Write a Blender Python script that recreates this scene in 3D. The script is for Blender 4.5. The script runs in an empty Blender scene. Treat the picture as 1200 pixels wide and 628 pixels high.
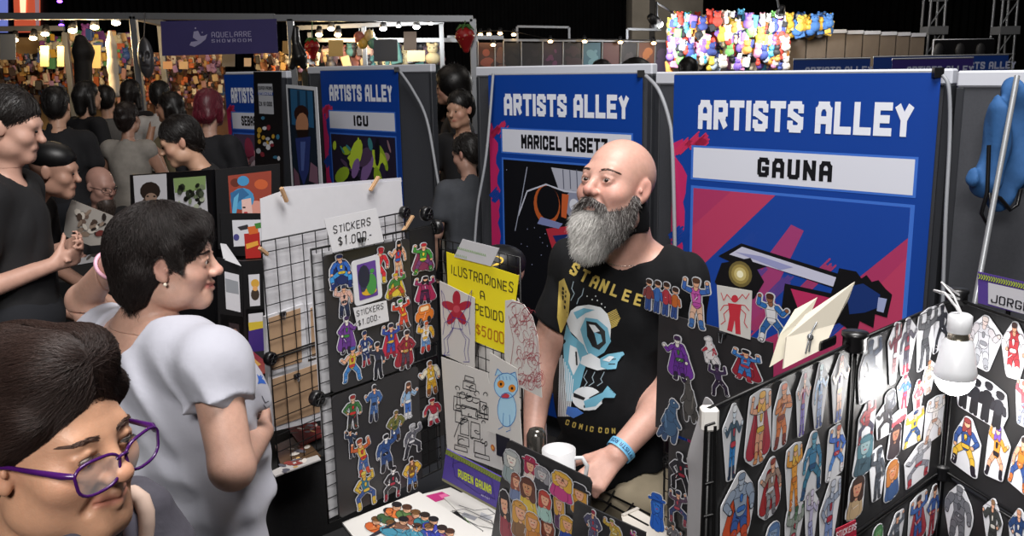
import bpy, math, random
import numpy as np
from mathutils import Vector, Matrix
from mathutils.bvhtree import BVHTree
SC = bpy.context.scene
COL = SC.collection
# ---------------------------------------------------------------- camera
F = 1080.0; CAMH = 1.92
PIT = math.atan(234/F); ROLL = .018
FW = np.array([0, math.cos(PIT), -math.sin(PIT)])
_X = np.array([1., 0, 0]); _U = np.array([0, math.sin(PIT), math.cos(PIT)])
RT = _X*math.cos(ROLL)-_U*math.sin(ROLL); UP = _X*math.sin(ROLL)+_U*math.cos(ROLL)
CP = np.array([0, 0, CAMH])
cam_d = bpy.data.cameras.new('camera'); cam_o = bpy.data.objects.new('camera', cam_d); COL.objects.link(cam_o)
cam_d.sensor_width = 36; cam_d.lens = F/1200*36; cam_d.clip_start = .05; cam_d.clip_end = 200
cam_o.matrix_world = Matrix([[RT[i], UP[i], -FW[i], CP[i]] for i in range(3)]+[[0, 0, 0, 1]])
SC.camera = cam_o
def ray(x, y): return FW+(x-600)/F*RT+(314-y)/F*UP
def P(x, y, Y):
    d = ray(x, y); return CP+d*(Y/d[1])
def PZ(x, y, z):
    d = ray(x, y); return CP+d*((z-CAMH)/d[2])
# ---------------------------------------------------------------- world, lights, exposure
w = bpy.data.worlds.new('hall_air'); SC.world = w; w.use_nodes = True
w.node_tree.nodes['Background'].inputs[0].default_value = (.55, .6, .75, 1)
w.node_tree.nodes['Background'].inputs[1].default_value = .012
SC.view_settings.view_transform = 'Standard'; SC.view_settings.look = 'None'
SC.view_settings.gamma = 1; SC.view_settings.use_curve_mapping = False
SC.view_settings.exposure = 0.0
def area(name, loc, target, sx, sy, power, col):
    l = bpy.data.lights.new(name, 'AREA'); l.shape = 'RECTANGLE'; l.size = sx; l.size_y = sy; l.energy = power; l.color = col
    o = bpy.data.objects.new(name, l); COL.objects.link(o); o.location = loc
    o.rotation_euler = (Vector(target)-Vector(loc)).to_track_quat('-Z', 'Y').to_euler(); return o
def spot(name, loc, target, power, col, ang=60, r=.1, blend=.5):
    l = bpy.data.lights.new(name, 'SPOT'); l.energy = power; l.color = col; l.spot_size = math.radians(ang); l.shadow_soft_size = r; l.spot_blend = blend
    o = bpy.data.objects.new(name, l); COL.objects.link(o); o.location = loc
    o.rotation_euler = (Vector(target)-Vector(loc)).to_track_quat('-Z', 'Y').to_euler(); return o
def point(name, loc, power, col, r=.05):
    l = bpy.data.lights.new(name, 'POINT'); l.energy = power; l.color = col; l.shadow_soft_size = r
    o = bpy.data.objects.new(name, l); COL.objects.link(o); o.location = loc; return o
area('hall_light', (.6, 1.4, 5.2), (.3, 2.6, 1.0), 2.2, 1.6, 270, (1, .97, .95))
area('camera_fill', (-.5, -1.5, 3.3), (0.1, 2.6, 1.1), 1.0,   .7, 120, (1, .965, .93))  # added soft fill from behind the camera, not a fixture of the aisle
area('far_banner_fill', (4.5, 9.5, 5.5), (4.5, 10, 0), 4, 3, 70, (1, .93, .86))  # unseen overhead fill, added to brighten the far banners at the right
area('back_hall_light', (-2.5, 7.5, 5.5), (-2.2, 7, 0), 4, 4, 34, (1, .85, .72))
# ---------------------------------------------------------------- helpers
rng = random.Random(5)
def lin(c): return tuple((x/12.92 if x <= .04045 else ((x+.055)/1.055)**2.4) for x in c)
def hexc(h):
    if not isinstance(h, str): return tuple(h)
    h = h.lstrip('#'); return lin(tuple(int(h[i:i+2], 16)/255 for i in (0, 2, 4)))
MATS = {}
def mat(key, col=None, rough=.6, metal=0, emit=0, noise=0, nscale=20, bump=0, bscale=60, spec=.5, alpha=1, trans=0, stretch=None, vcol=False, sss=0, sheen=0):
    if key in MATS: return MATS[key]
    m = bpy.data.materials.new(key); m.use_nodes = True; nt = m.node_tree; b = nt.nodes['Principled BSDF']
    c = hexc(col if col is not None else '#888888')
    b.inputs['Base Color'].default_value = (*c, 1); b.inputs['Roughness'].default_value = rough; b.inputs['Metallic'].default_value = metal
    b.inputs['Specular IOR Level'].default_value = spec
    if trans: b.inputs['Transmission Weight'].default_value = trans
    if alpha < 1: b.inputs['Alpha'].default_value = alpha
    if sss: b.inputs['Subsurface Weight'].default_value = sss; b.inputs['Subsurface Radius'].default_value = (.012, .005, .003); b.inputs['Subsurface Scale'].default_value = 1
    if sheen: b.inputs['Sheen Weight'].default_value = sheen
    if emit: b.inputs['Emission Color'].default_value = (*c, 1); b.inputs['Emission Strength'].default_value = emit
    src = None
    if vcol:
        a = nt.nodes.new('ShaderNodeAttribute'); a.attribute_name = 'Col'; src = a.outputs['Color']
        nt.links.new(src, b.inputs['Base Color'])
    tc = nt.nodes.new('ShaderNodeTexCoord'); mp = nt.nodes.new('ShaderNodeMapping'); nt.links.new(tc.outputs['Object'], mp.inputs[0])
    if stretch: mp.inputs['Scale'].default_value = stretch
    if noise:
        n = nt.nodes.new('ShaderNodeTexNoise'); n.inputs['Scale'].default_value = nscale; n.inputs['Detail'].default_value = 4; nt.links.new(mp.outputs[0], n.inputs['Vector'])
        r = nt.nodes.new('ShaderNodeMapRange'); r.inputs['From Min'].default_value = .3; r.inputs['From Max'].default_value = .7
        r.inputs['To Min'].default_value = 1-noise; r.inputs['To Max'].default_value = 1+noise; nt.links.new(n.outputs['Fac'], r.inputs[0])
        mx = nt.nodes.new('ShaderNodeVectorMath'); mx.operation = 'SCALE'
        if src: nt.links.new(src, mx.inputs[0])
        else: mx.inputs[0].default_value = c
        nt.links.new(r.outputs[0], mx.inputs['Scale']); nt.links.new(mx.outputs[0], b.inputs['Base Color'])
    if bump:
        n2 = nt.nodes.new('ShaderNodeTexNoise'); n2.inputs['Scale'].default_value = bscale; n2.inputs['Detail'].default_value = 3; nt.links.new(mp.outputs[0], n2.inputs['Vector'])
        bp = nt.nodes.new('ShaderNodeBump'); bp.inputs['Strength'].default_value = bump; bp.inputs['Distance'].default_value = .004
        nt.links.new(n2.outputs['Fac'], bp.inputs['Height']); nt.links.new(bp.outputs[0], b.inputs['Normal'])
    MATS[key] = m; return m
def ink(h, rough=.45):                    # printed colour
    return mat('print_'+h.strip('#'), h, rough)
WL = {}                                    # world location of every object
def tag(o, label=None, cat=None, group=None, kind=None):
    if label: o['label'] = label
    if cat: o['category'] = cat
    if group: o['group'] = group
    if kind: o['kind'] = kind
    return o
def thing(name, label, cat, loc, group=None):
    o = bpy.data.objects.new(name, None); COL.objects.link(o); o.location = loc; o.empty_display_size = .05
    WL[o] = np.array(loc, float); tag(o, label, cat, group); return o
def unit(v):
    v = np.asarray(v, float); return v/np.linalg.norm(v)
def frame(d):
    d = unit(d); a = np.array([0, 0, 1.]) if abs(d[2]) < .9 else np.array([1., 0, 0])
    u = unit(np.cross(a, d)); return u, np.cross(d, u), d
class MB:
    def __init__(s): s.v = []; s.f = []; s.m = []; s.mats = []; s.smooth = []
    def mi(s, m):
        if m not in s.mats: s.mats.append(m)
        return s.mats.index(m)
    def add(s, vs, fs, m, smooth=False):
        b = len(s.v); s.v.extend([tuple(map(float, p)) for p in vs]); k = s.mi(m)
        for f in fs: s.f.append(tuple(b+i for i in f)); s.m.append(k); s.smooth.append(smooth)
        return s
    def box(s, c, size, m, ax=None, bev=0):
        c = np.asarray(c, float); ax = np.eye(3) if ax is None else np.asarray(ax, float); h = np.asarray(size, float)/2
        if bev:
            vs = []; fs = []; b_ = min(bev, *(h*.9))
            from itertools import product
            idx = {}
            for sx, sy, sz in product((-1, 1), repeat=3):
                S = np.array([sx, sy, sz])
                for a in range(3):
                    q = h-b_; q = q.copy(); q[a] = h[a]; idx[(sx, sy, sz, a)] = len(vs); vs.append(c+(S*q)@ax)
            for a in range(3):
                o1, o2 = [i for i in range(3) if i != a]
                for sg in (-1, 1):
                    L = []
                    for s1, s2 in ((-1, -1), (1, -1), (1, 1), (-1, 1)):
                        S = [0]*3; S[a] = sg; S[o1] = s1; S[o2] = s2; L.append(idx[(*S, a)])
                    fs.append(L)
            for a, b2 in ((0, 1), (1, 2), (0, 2)):
                o = 3-a-b2
                for s1, s2 in product((-1, 1), repeat=2):
                    L = []
                    for so, aa in ((-1, a), (1, a), (1, b2), (-1, b2)):
                        S = [0]*3; S[a] = s1; S[b2] = s2; S[o] = so; L.append(idx[(*S, aa)])
                    fs.append(L)
            for S in product((-1, 1), repeat=3): fs.append([idx[(*S, a)] for a in range(3)])
            return s.add(vs, fs, m)
        vs = [c+np.array([i, j, k])*h@ax for i in (-1, 1) for j in (-1, 1) for k in (-1, 1)]
        return s.add(vs, [(0, 1, 3, 2), (4, 6, 7, 5), (0, 4, 5, 1), (2, 3, 7, 6), (0, 2, 6, 4), (1, 5, 7, 3)], m)
    def cyl(s, a, b, r0, r1, m, n=12, cap=True, smooth=True):
        a = np.asarray(a, float); b = np.asarray(b, float); u, v, d = frame(b-a); vs = []
        for q, r in ((a, r0), (b, r1)):
            for i in range(n): t = 2*math.pi*i/n; vs.append(q+r*(math.cos(t)*u+math.sin(t)*v))
        s.add(vs, [(i, (i+1) % n, n+(i+1) % n, n+i) for i in range(n)], m, smooth)
        if cap: s.add(vs, [tuple(range(n))[::-1], tuple(range(n, 2*n))], m)
        return s
    def tube(s, pts, r, m, n=8, closed=False):
        pts = [np.asarray(p, float) for p in pts]; N = len(pts); rs = r if hasattr(r, '__len__') else [r]*N; vs = []
        pu = None
        for i, p in enumerate(pts):
            d = pts[min(i+1, N-1)]-pts[max(i-1, 0)] if not closed else pts[(i+1) % N]-pts[i-1]
            u, v, d = frame(d)
            if pu is not None:
                u = pu-d*np.dot(pu, d)
                u = unit(u) if np.linalg.norm(u) > 1e-6 else frame(d)[0]
                v = np.cross(d, u)
            pu = u
            for k in range(n): t = 2*math.pi*k/n; vs.append(p+rs[i]*(math.cos(t)*u+math.sin(t)*v))
        fs = []
        for i in range(N if closed else N-1):
            j = (i+1) % N
            for k in range(n): fs.append((i*n+k, i*n+(k+1) % n, j*n+(k+1) % n, j*n+k))
        s.add(vs, fs, m, True)
        if not closed: s.add(vs[:n], [tuple(range(n))[::-1]], m); s.add(vs[-n:], [tuple(range(n))], m)
        return s
    def lathe(s, c, prof, m, n=20, ax=(0, 0, 1)):
        c = np.asarray(c, float); u, v, d = frame(ax); vs = []
        for r, z in prof:
            for i in range(n): t = 2*math.pi*i/n; vs.append(c+d*z+r*(math.cos(t)*u+math.sin(t)*v))
        fs = [(j*n+i, j*n+(i+1) % n, (j+1)*n+(i+1) % n, (j+1)*n+i) for j in range(len(prof)-1) for i in range(n)]
        return s.add(vs, fs, m, True)
    def ball(s, c, r, m, n=12, k=8, ax=None):
        r = np.array([r]*3 if not hasattr(r, '__len__') else r, float); c = np.asarray(c, float); vs = []; ax = np.eye(3) if ax is None else ax
        for j in range(k+1):
            ph = math.pi*j/k
            for i in range(n): t = 2*math.pi*i/n; vs.append(c+(r*np.array([math.sin(ph)*math.cos(t), math.sin(ph)*math.sin(t), math.cos(ph)]))@ax)
        return s.add(vs, [(j*n+i, (j+1)*n+i, (j+1)*n+(i+1) % n, j*n+(i+1) % n) for j in range(k) for i in range(n)], m, True)
    def build(s, name, parent=None, origin=None):
        vs = np.array(s.v, float)
        if parent is not None: off = WL[parent]
        elif origin is not None: off = np.array(origin, float)
        else:
            lo = vs.min(0); hi = vs.max(0); off = np.array([(lo[0]+hi[0])/2, (lo[1]+hi[1])/2, lo[2]])
        me = bpy.data.meshes.new(name); me.from_pydata((vs-off).tolist(), [], s.f)
        for m in s.mats: me.materials.append(m)
        me.polygons.foreach_set('material_index', s.m); me.polygons.foreach_set('use_smooth', s.smooth); me.update()
        o = bpy.data.objects.new(name, me); COL.objects.link(o)
        if parent is not None: o.parent = parent; WL[o] = WL[parent].copy()
        else: o.location = off; WL[o] = off
        return o
# ---- stroke lettering: every glyph a list of polylines on a 4 x 6 grid
GL = {'A': [[(0, 0), (0, 4.6), (1, 6), (3, 6), (4, 4.6), (4, 0)], [(0, 2.4), (4, 2.4)]], 'B': [[(0, 0), (0, 6), (3.2, 6), (4, 5), (4, 4), (3.2, 3), (4, 2), (4, 1), (3.2, 0), (0, 0)], [(0, 3), (3.2, 3)]],
 'C': [[(4, 4.4), (4, 5.2), (3.2, 6), (.8, 6), (0, 5.2), (0, .8), (.8, 0), (3.2, 0), (4, .8), (4, 1.6)]], 'D': [[(0, 0), (0, 6), (3, 6), (4, 5), (4, 1), (3, 0), (0, 0)]],
 'E': [[(4, 6), (0, 6), (0, 0), (4, 0)], [(0, 3), (3.2, 3)]], 'F': [[(4, 6), (0, 6), (0, 0)], [(0, 3), (3.2, 3)]], 'G': [[(4, 4.95), (4, 5.2), (3.2, 6), (.8, 6), (0, 5.2), (0, .8), (.8, 0), (3.2, 0), (4, .8), (4, 2.5), (2.4, 2.5)]],
 'H': [[(0, 0), (0, 6)], [(4, 0), (4, 6)], [(0, 3), (4, 3)]], 'I': [[(0, 0), (0, 6)]], 'J': [[(4, 6), (4, .8), (3.2, 0), (.8, 0), (0, .8), (0, 1.8)]], 'K': [[(0, 0), (0, 6)], [(4, 6), (.6, 3), (4, 0)]],
 'L': [[(0, 6), (0, 0), (4, 0)]], 'M': [[(0, 0), (0, 6), (2, 2.5), (4, 6), (4, 0)]], 'N': [[(0, 0), (0, 6), (4, 0), (4, 6)]], 'O': [[(.8, 0), (0, .8), (0, 5.2), (.8, 6), (3.2, 6), (4, 5.2), (4, .8), (3.2, 0), (.8, 0)]],
 'P': [[(0, 0), (0, 6), (3.2, 6), (4, 5.2), (4, 3.4), (3.2, 2.6), (0, 2.6)]], 'Q': [[(.8, 0), (0, .8), (0, 5.2), (.8, 6), (3.2, 6), (4, 5.2), (4, .8), (3.2, 0), (.8, 0)], [(2.4, 1.6), (4.2, -.4)]],
 'R': [[(0, 0), (0, 6), (3.2, 6), (4, 5.2), (4, 3.6), (3.2, 2.8), (0, 2.8)], [(2, 2.8), (4, 0)]], 'S': [[(4, 4.9), (4, 5.2), (3.2, 6), (.8, 6), (0, 5.2), (0, 3.9), (4, 2.1), (4, .8), (3.2, 0), (.8, 0), (0, .8), (0, 1.1)]],
 'T': [[(0, 6), (4, 6)], [(2, 6), (2, 0)]], 'U': [[(0, 6), (0, .8), (.8, 0), (3.2, 0), (4, .8), (4, 6)]], 'V': [[(0, 6), (2, 0), (4, 6)]], 'W': [[(0, 6), (1, 0), (2, 4), (3, 0), (4, 6)]], 'X': [[(0, 0), (4, 6)], [(0, 6), (4, 0)]],
 'Y': [[(0, 6), (2, 3), (4, 6)], [(2, 3), (2, 0)]], 'Z': [[(0, 6), (4, 6), (0, 0), (4, 0)]], '0': [[(.8, 0), (0, .8), (0, 5.2), (.8, 6), (3.2, 6), (4, 5.2), (4, .8), (3.2, 0), (.8, 0)]], '1': [[(.6, 4.8), (2, 6), (2, 0)]],
 '2': [[(0, 5), (1, 6), (3.2, 6), (4, 5), (4, 4), (0, 0), (4, 0)]], '3': [[(0, 5.4), (.8, 6), (3.2, 6), (4, 5), (4, 4), (3, 3.1), (4, 2), (4, 1), (3.2, 0), (.8, 0), (0, .6)]], '5': [[(4, 6), (.3, 6), (0, 3.4), (3, 3.6), (4, 2.6), (4, 1), (3, 0), (0, .3)]],
 '$': [[(4, 4.8), (3.2, 5.4), (.8, 5.4), (0, 4.6), (0, 3.8), (4, 2.2), (4, 1.2), (3.2, .6), (.8, .6), (0, 1.2)], [(2, 6.4), (2, -.4)]], '.': [[(0, 0), (0, .4)]], '-': [[(0, 3), (2.4, 3)]], "'": [[(0, 6.3), (0, 5)]]}
def seg_quad(a, b, w0, ext=.5, w1=None):
    a = np.array(a, float); b = np.array(b, float); d = b-a; L = np.linalg.norm(d); w1 = w0 if w1 is None else w1
    if L < 1e-9: d = np.array([1., 0]); L = 1
    d = d/L; n = np.array([-d[1], d[0]])
    return [a-d*w0*ext+n*w0/2, a-d*w0*ext-n*w0/2, b+d*w1*ext-n*w1/2, b+d*w1*ext+n*w1/2]
def glyph_w(ch): return {'I': 0, '.': 0, "'": 0, '-': 2.4, ' ': 1.2}.get(ch, 4)
def text_quads(txt, h, wfac=.6, weight=.16, track=.28, jit=0, r=None):
    """quads of a line of lettering with baseline at v=0 starting at u=0; returns quads, width"""
    out = []; u = 0; sc = h/6; sx = sc*wfac*1.5*.75; wt = h*weight; r = r or random.Random(1)
    for ch in txt:
        g = glyph_w(ch)
        jx = r.uniform(-1, 1)*jit*h; jy = r.uniform(-1, 1)*jit*h; js = 1+r.uniform(-1, 1)*jit*2; sh = r.uniform(-1, 1)*jit*2
        for pl in GL.get(ch, []):
            pts = [np.array([u+jx+(x*sx*(1-wt/(4*sx+wt)*0))*js+y*sc*sh+wt/2, jy+wt/2+y*(h-wt)/6*js]) for x, y in pl]
            for a, b in zip(pts, pts[1:]):
                out.append(seg_quad(a, b, wt, .5 if (abs(a[0]-b[0]) < 1e-6 or abs(a[1]-b[1]) < 1e-6) and wt/h > .12 else .18))
            if wt/h <= .12 or True:
                for q in pts[1:-1]:
                    out.append([q+wt/2*np.array([math.cos(t), math.sin(t)]) for t in np.linspace(0, 2*math.pi, 9)[:-1]])
        u += g*sx+wt+track*h*.6 if ch != ' ' else h*.42
    return out, u-track*h*.6
class Sheet:
    """a flat thing in the room: origin at its top left corner, ux to the right, uy upwards"""
    def __init__(s, tl, tr, down=(0, 0, -1), tilt=0):
        s.o = np.asarray(tl, float); s.ux = unit(np.asarray(tr, float)-s.o); s.w = np.linalg.norm(np.asarray(tr, float)-s.o)
        d = unit(down); d = unit(d-s.ux*np.dot(d, s.ux)); s.uy = -d; s.n = unit(np.cross(s.ux, s.uy))
        if np.dot(s.n, CP-s.o) < 0: s.n = -s.n
    def at(s, u, v, k=0): return s.o+s.ux*u+s.uy*v+s.n*k
    def uv(s, px, py, k=0):
        d = ray(px, py); t = np.dot(s.o+s.n*k-CP, s.n)/np.dot(d, s.n); q = CP+d*t-s.o; return np.array([q@s.ux, q@s.uy])
    def shape(s, mb, pts, m, k, thick=0):
        n = len(pts)
        # keep the winding towards the viewer
        A = sum(pts[i][0]*pts[(i+1) % n][1]-pts[(i+1) % n][0]*pts[i][1] for i in range(n))
        flip = (A > 0) != (np.dot(np.cross(s.ux, s.uy), s.n) > 0)
        P_ = list(pts)[::-1] if flip else list(pts)
        vs = [s.at(p[0], p[1], k) for p in P_]
        if thick:
            vs += [s.at(p[0], p[1], k-thick) for p in P_]
            mb.add(vs, [tuple(range(n)), tuple(range(n, 2*n))[::-1]]+[(i, n+i, n+(i+1) % n, (i+1) % n) for i in range(n)], m)
        else: mb.add(vs, [tuple(range(n))], m)
    def pxshape(s, mb, pts, m, k, thick=0): s.shape(mb, [s.uv(p[0], p[1], k) for p in pts], m, k, thick)
    def line(s, mb, pts, w, m, k, closed=False, px=False):
        if px: pts = [s.uv(p[0], p[1], k) for p in pts]
        pts = [np.array(p, float) for p in pts]
        if closed: pts = pts+[pts[0]]
        for i_, (a, b) in enumerate(zip(pts, pts[1:])): s.shape(mb, seg_quad(a, b, w, .3), m, k+(i_ % 5)*4e-5)
    def disc(s, mb, c, r, m, k, n=16, ry=None, rot=0, thick=0):
        ry = r if ry is None else ry; cr, sr = math.cos(rot), math.sin(rot)
        s.shape(mb, [(c[0]+r*math.cos(t)*cr-ry*math.sin(t)*sr, c[1]+r*math.cos(t)*sr+ry*math.sin(t)*cr) for t in np.linspace(0, 2*math.pi, n+1)[:-1]], m, k, thick)
    def text(s, mb, txt, u, v, h, m, k, width=None, rot=0, **kw):
        q, w_ = text_quads(txt, h, **kw); sx = (width/w_) if width else 1; cr, sr = math.cos(rot), math.sin(rot)
        for i_, pl in enumerate(q):
            s.shape(mb, [(u+(p[0]*sx)*cr-p[1]*sr, v+(p[0]*sx)*sr+p[1]*cr) for p in pl], m, k+(i_ % 20)*4e-5)
    def pxtext(s, mb, txt, a, b, hpx, m, k, **kw):
        """baseline from pixel a to pixel b, cap height hpx at a"""
        A = s.uv(*a, k); B = s.uv(*b, k); T = s.uv(a[0], a[1]-hpx, k); d = B-A
        s.text(mb, txt, A[0], A[1], np.linalg.norm(T-A), m, k, width=np.linalg.norm(d), rot=math.atan2(d[1], d[0]), **kw)
def el_px(cx, cy, rx, ry, n=14, rot=0, a0=0, a1=360):
    return [(cx+rx*math.cos(math.radians(a))*math.cos(rot)-ry*math.sin(math.radians(a))*math.sin(rot), cy+rx*math.cos(math.radians(a))*math.sin(rot)+ry*math.sin(math.radians(a))*math.cos(rot)) for a in np.linspace(a0, a1, n)]
# ---------------------------------------------------------------- implicit-surface sculpting (people, hair, clothes)
class Sculpt:
    def __init__(s): s.p = []
    def clone(s): c = Sculpt(); c.p = list(s.p); return c
    def ell(s, c, r, k=.02, ax=None, sub=False, tagc=None): s.p.append(('e', np.array(c, float), np.array(r, float), k, None if ax is None else np.array(ax, float), sub)); return s
    def cap(s, a, b, ra, rb=None, k=.02, sub=False): s.p.append(('c', np.array(a, float), np.array(b, float), (ra, ra if rb is None else rb), k, sub)); return s
    def sub(s, g, k=.02): s.p.append(('g', g, None, k, k, False)); return s         # a nested shape with cuts of its own
    def cut(s, pt, n): s.p.append(('h', np.array(pt, float), unit(n))); return s      # removes everything on the side n points to
    def grow(s, d):
        c = Sculpt()
        for q in s.p:
            if q[0] == 'e': c.p.append(('e', q[1], q[2]+d, q[3], q[4], q[5]))
            elif q[0] == 'c': c.p.append(('c', q[1], q[2], (q[3][0]+d, q[3][1]+d), q[4], q[5]))
            else: c.p.append(q)
        return c
    def xform(s, M, t, sc=1):
        c = Sculpt(); M = np.array(M, float)
        for q in s.p:
            if q[0] == 'e': c.p.append(('e', M@q[1]*sc+t, q[2]*sc, q[3]*sc, M if q[4] is None else M@q[4], q[5]))
            elif q[0] == 'c': c.p.append(('c', M@q[1]*sc+t, M@q[2]*sc+t, (q[3][0]*sc, q[3][1]*sc), q[4]*sc, q[5]))
            else: c.p.append(('h', M@q[1]*sc+t, M@q[2]))
        return c
    def __add__(s, o): c = Sculpt(); c.p = s.p+o.p; return c
    def dist(s, X, Y, Z, D=None):
        """distance on open grids X (n,1,1), Y, Z or on point lists"""
        grid = X.ndim == 3
        shp = np.broadcast(X, Y, Z).shape
        if D is None: D = np.full(shp, .5, np.float32)
        for q in s.p:
            if q[0] == 'h':
                h = ((X-q[1][0])*q[2][0]+(Y-q[1][1])*q[2][1]+(Z-q[1][2])*q[2][2]).astype(np.float32)
                D[:] = np.maximum(D, h); continue
            if q[0] == 'g':
                k = q[3]; d = q[1].dist(X, Y, Z); h = np.clip(.5+.5*(D-d)/k, 0, 1); D[:] = D*(1-h)+d*h-k*h*(1-h); continue
            if q[0] == 'e': k = q[3]; R_ = q[2].max(); lo = q[1]-R_; hi = q[1]+R_
            else: k = q[4]; R_ = max(q[3]); lo = np.minimum(q[1], q[2])-R_; hi = np.maximum(q[1], q[2])+R_
            m = k+.03
            if grid:
                sl = []
                for A, l, h_ in ((X.ravel(), lo[0], hi[0]), (Y.ravel(), lo[1], hi[1]), (Z.ravel(), lo[2], hi[2])):
                    i0 = np.searchsorted(A, l-m); i1 = np.searchsorted(A, h_+m); sl.append(slice(i0, i1))
                if any(a.start >= a.stop for a in sl): continue
                x = X[sl[0]]; y = Y[:, sl[1]]; z = Z[:, :, sl[2]]; Dv = D[sl[0], sl[1], sl[2]]
            else: x, y, z, Dv = X, Y, Z, D
            if q[0] == 'e':
                dx = x-q[1][0]; dy = y-q[1][1]; dz = z-q[1][2]
                if q[4] is not None:
                    A = q[4]; dx, dy, dz = (A[0, 0]*dx+A[1, 0]*dy+A[2, 0]*dz, A[0, 1]*dx+A[1, 1]*dy+A[2, 1]*dz, A[0, 2]*dx+A[1, 2]*dy+A[2, 2]*dz)
                r = q[2]
                k0 = np.sqrt((dx/r[0])**2+(dy/r[1])**2+(dz/r[2])**2); k1 = np.sqrt((dx/r[0]**2)**2+(dy/r[1]**2)**2+(dz/r[2]**2)**2)
                d = k0*(k0-1)/np.maximum(k1, 1e-6); d = np.where(k0 < 1e-3, -r.min(), d); sub = q[5]
            else:
                ba = q[2]-q[1]; L2 = max(ba@ba, 1e-9); ax_, ay, az = x-q[1][0], y-q[1][1], z-q[1][2]
                t = np.clip((ax_*ba[0]+ay*ba[1]+az*ba[2])/L2, 0, 1)
                d = np.sqrt((ax_-t*ba[0])**2+(ay-t*ba[1])**2+(az-t*ba[2])**2)-(q[3][0]+t*(q[3][1]-q[3][0])); sub = q[5]
            if sub:
                nd = -d; h = np.clip(.5-.5*(Dv-nd)/k, 0, 1); Dv[...] = Dv*(1-h)+nd*h+k*h*(1-h)
            else:
                h = np.clip(.5+.5*(Dv-d)/k, 0, 1); Dv[...] = Dv*(1-h)+d*h-k*h*(1-h)
        return D
    def at(s, pts): pts = np.asarray(pts, float); return s.dist(pts[:, 0], pts[:, 1], pts[:, 2])
def surface(sc, lo, hi, cell, warp=None):
    """surface nets"""
    xs = [np.arange(lo[i], hi[i]+cell, cell, dtype=np.float32) for i in range(3)]
    X, Y, Z = xs[0][:, None, None], xs[1][None, :, None], xs[2][None, None, :]
    D = sc.dist(X, Y, Z)
    if warp is not None: D = D+warp(X, Y, Z).astype(np.float32)
    D[0] = D[-1] = .1; D[:, 0] = D[:, -1] = .1; D[:, :, 0] = D[:, :, -1] = .1
    S = D < 0
    c = S[:-1, :-1, :-1].astype(np.int8)
    tot = sum(S[i:S.shape[0]-1+i, j:S.shape[1]-1+j, k:S.shape[2]-1+k].astype(np.int8) for i in (0, 1) for j in (0, 1) for k in (0, 1))
    act = (tot > 0) & (tot < 8); I = np.argwhere(act)
    idx = -np.ones(act.shape, np.int64); idx[act] = np.arange(len(I))
    acc = np.zeros((len(I), 3)); cnt = np.zeros(len(I))
    corners = [(i, j, k) for i in (0, 1) for j in (0, 1) for k in (0, 1)]
    dv = {c_: D[I[:, 0]+c_[0], I[:, 1]+c_[1], I[:, 2]+c_[2]] for c_ in corners}
    for a in corners:
        for ax in range(3):
            if a[ax] == 0:
                b = list(a); b[ax] = 1; b = tuple(b); da, db = dv[a], dv[b]; x = (da < 0) != (db < 0)
                t = np.where(x, da/np.where(x, da-db, 1), 0)
                for q in range(3): acc[:, q] += np.where(x, a[q]+(t if q == ax else 0), 0)
                cnt += x
    V = (I+acc/cnt[:, None])*cell+np.array([x[0] for x in xs])
    Fs = []
    for ax in range(3):
        o = [i for i in range(3) if i != ax]
        A = np.take(S, range(S.shape[ax]-1), ax); B = np.take(S, range(1, S.shape[ax]), ax); E = np.argwhere(A != B)
        sg = A[E[:, 0], E[:, 1], E[:, 2]]
        ok = (E[:, o[0]] > 0) & (E[:, o[1]] > 0) & (E[:, o[0]] < S.shape[o[0]]-1) & (E[:, o[1]] < S.shape[o[1]]-1); E = E[ok]; sg = sg[ok]
        def g(d1, d2): e = E.copy(); e[:, o[0]] -= d1; e[:, o[1]] -= d2; return idx[e[:, 0], e[:, 1], e[:, 2]]
        q = np.stack([g(0, 0), g(1, 0), g(1, 1), g(0, 1)], 1)
        fl = sg if ax != 1 else ~sg
        q[fl] = q[fl][:, ::-1]; q = q[(q >= 0).all(1)]; Fs.append(q)
    return V, np.concatenate(Fs)[:, ::-1]
def mesh_obj(name, parts, m, parent=None, col=None, origin=None):
    """parts: list of (V, F); col(V)->rgb linear"""
    V = np.concatenate([p[0] for p in parts]); off = 0; Fq = []
    for v, f in parts: Fq.append(f+off); off += len(v)
    Fq = np.concatenate(Fq); o0 = WL[parent] if parent is not None else (np.array(origin, float) if origin is not None else np.array([V[:, 0].mean(), V[:, 1].mean(), V[:, 2].min()]))
    me = bpy.data.meshes.new(name); n = len(Fq); kk = Fq.shape[1]
    me.vertices.add(len(V)); me.vertices.foreach_set('co', (V-o0).astype(np.float32).ravel())
    me.loops.add(n*kk); me.loops.foreach_set('vertex_index', Fq.astype(np.int32).ravel())
    me.polygons.add(n); me.polygons.foreach_set('loop_start', np.arange(0, n*kk, kk, dtype=np.int32)); me.polygons.foreach_set('loop_total', np.full(n, kk, np.int32))
    me.polygons.foreach_set('use_smooth', np.ones(n, bool)); me.materials.append(m); me.update(calc_edges=True)
    if col is not None:
        a = me.color_attributes.new('Col', 'FLOAT_COLOR', 'POINT'); c = np.ones((len(V), 4), np.float32); c[:, :3] = col(V); a.data.foreach_set('color', c.ravel())
    o = bpy.data.objects.new(name, me); COL.objects.link(o)
    if parent is not None: o.parent = parent; WL[o] = WL[parent].copy()
    else: o.location = o0; WL[o] = o0
    return o
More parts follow.
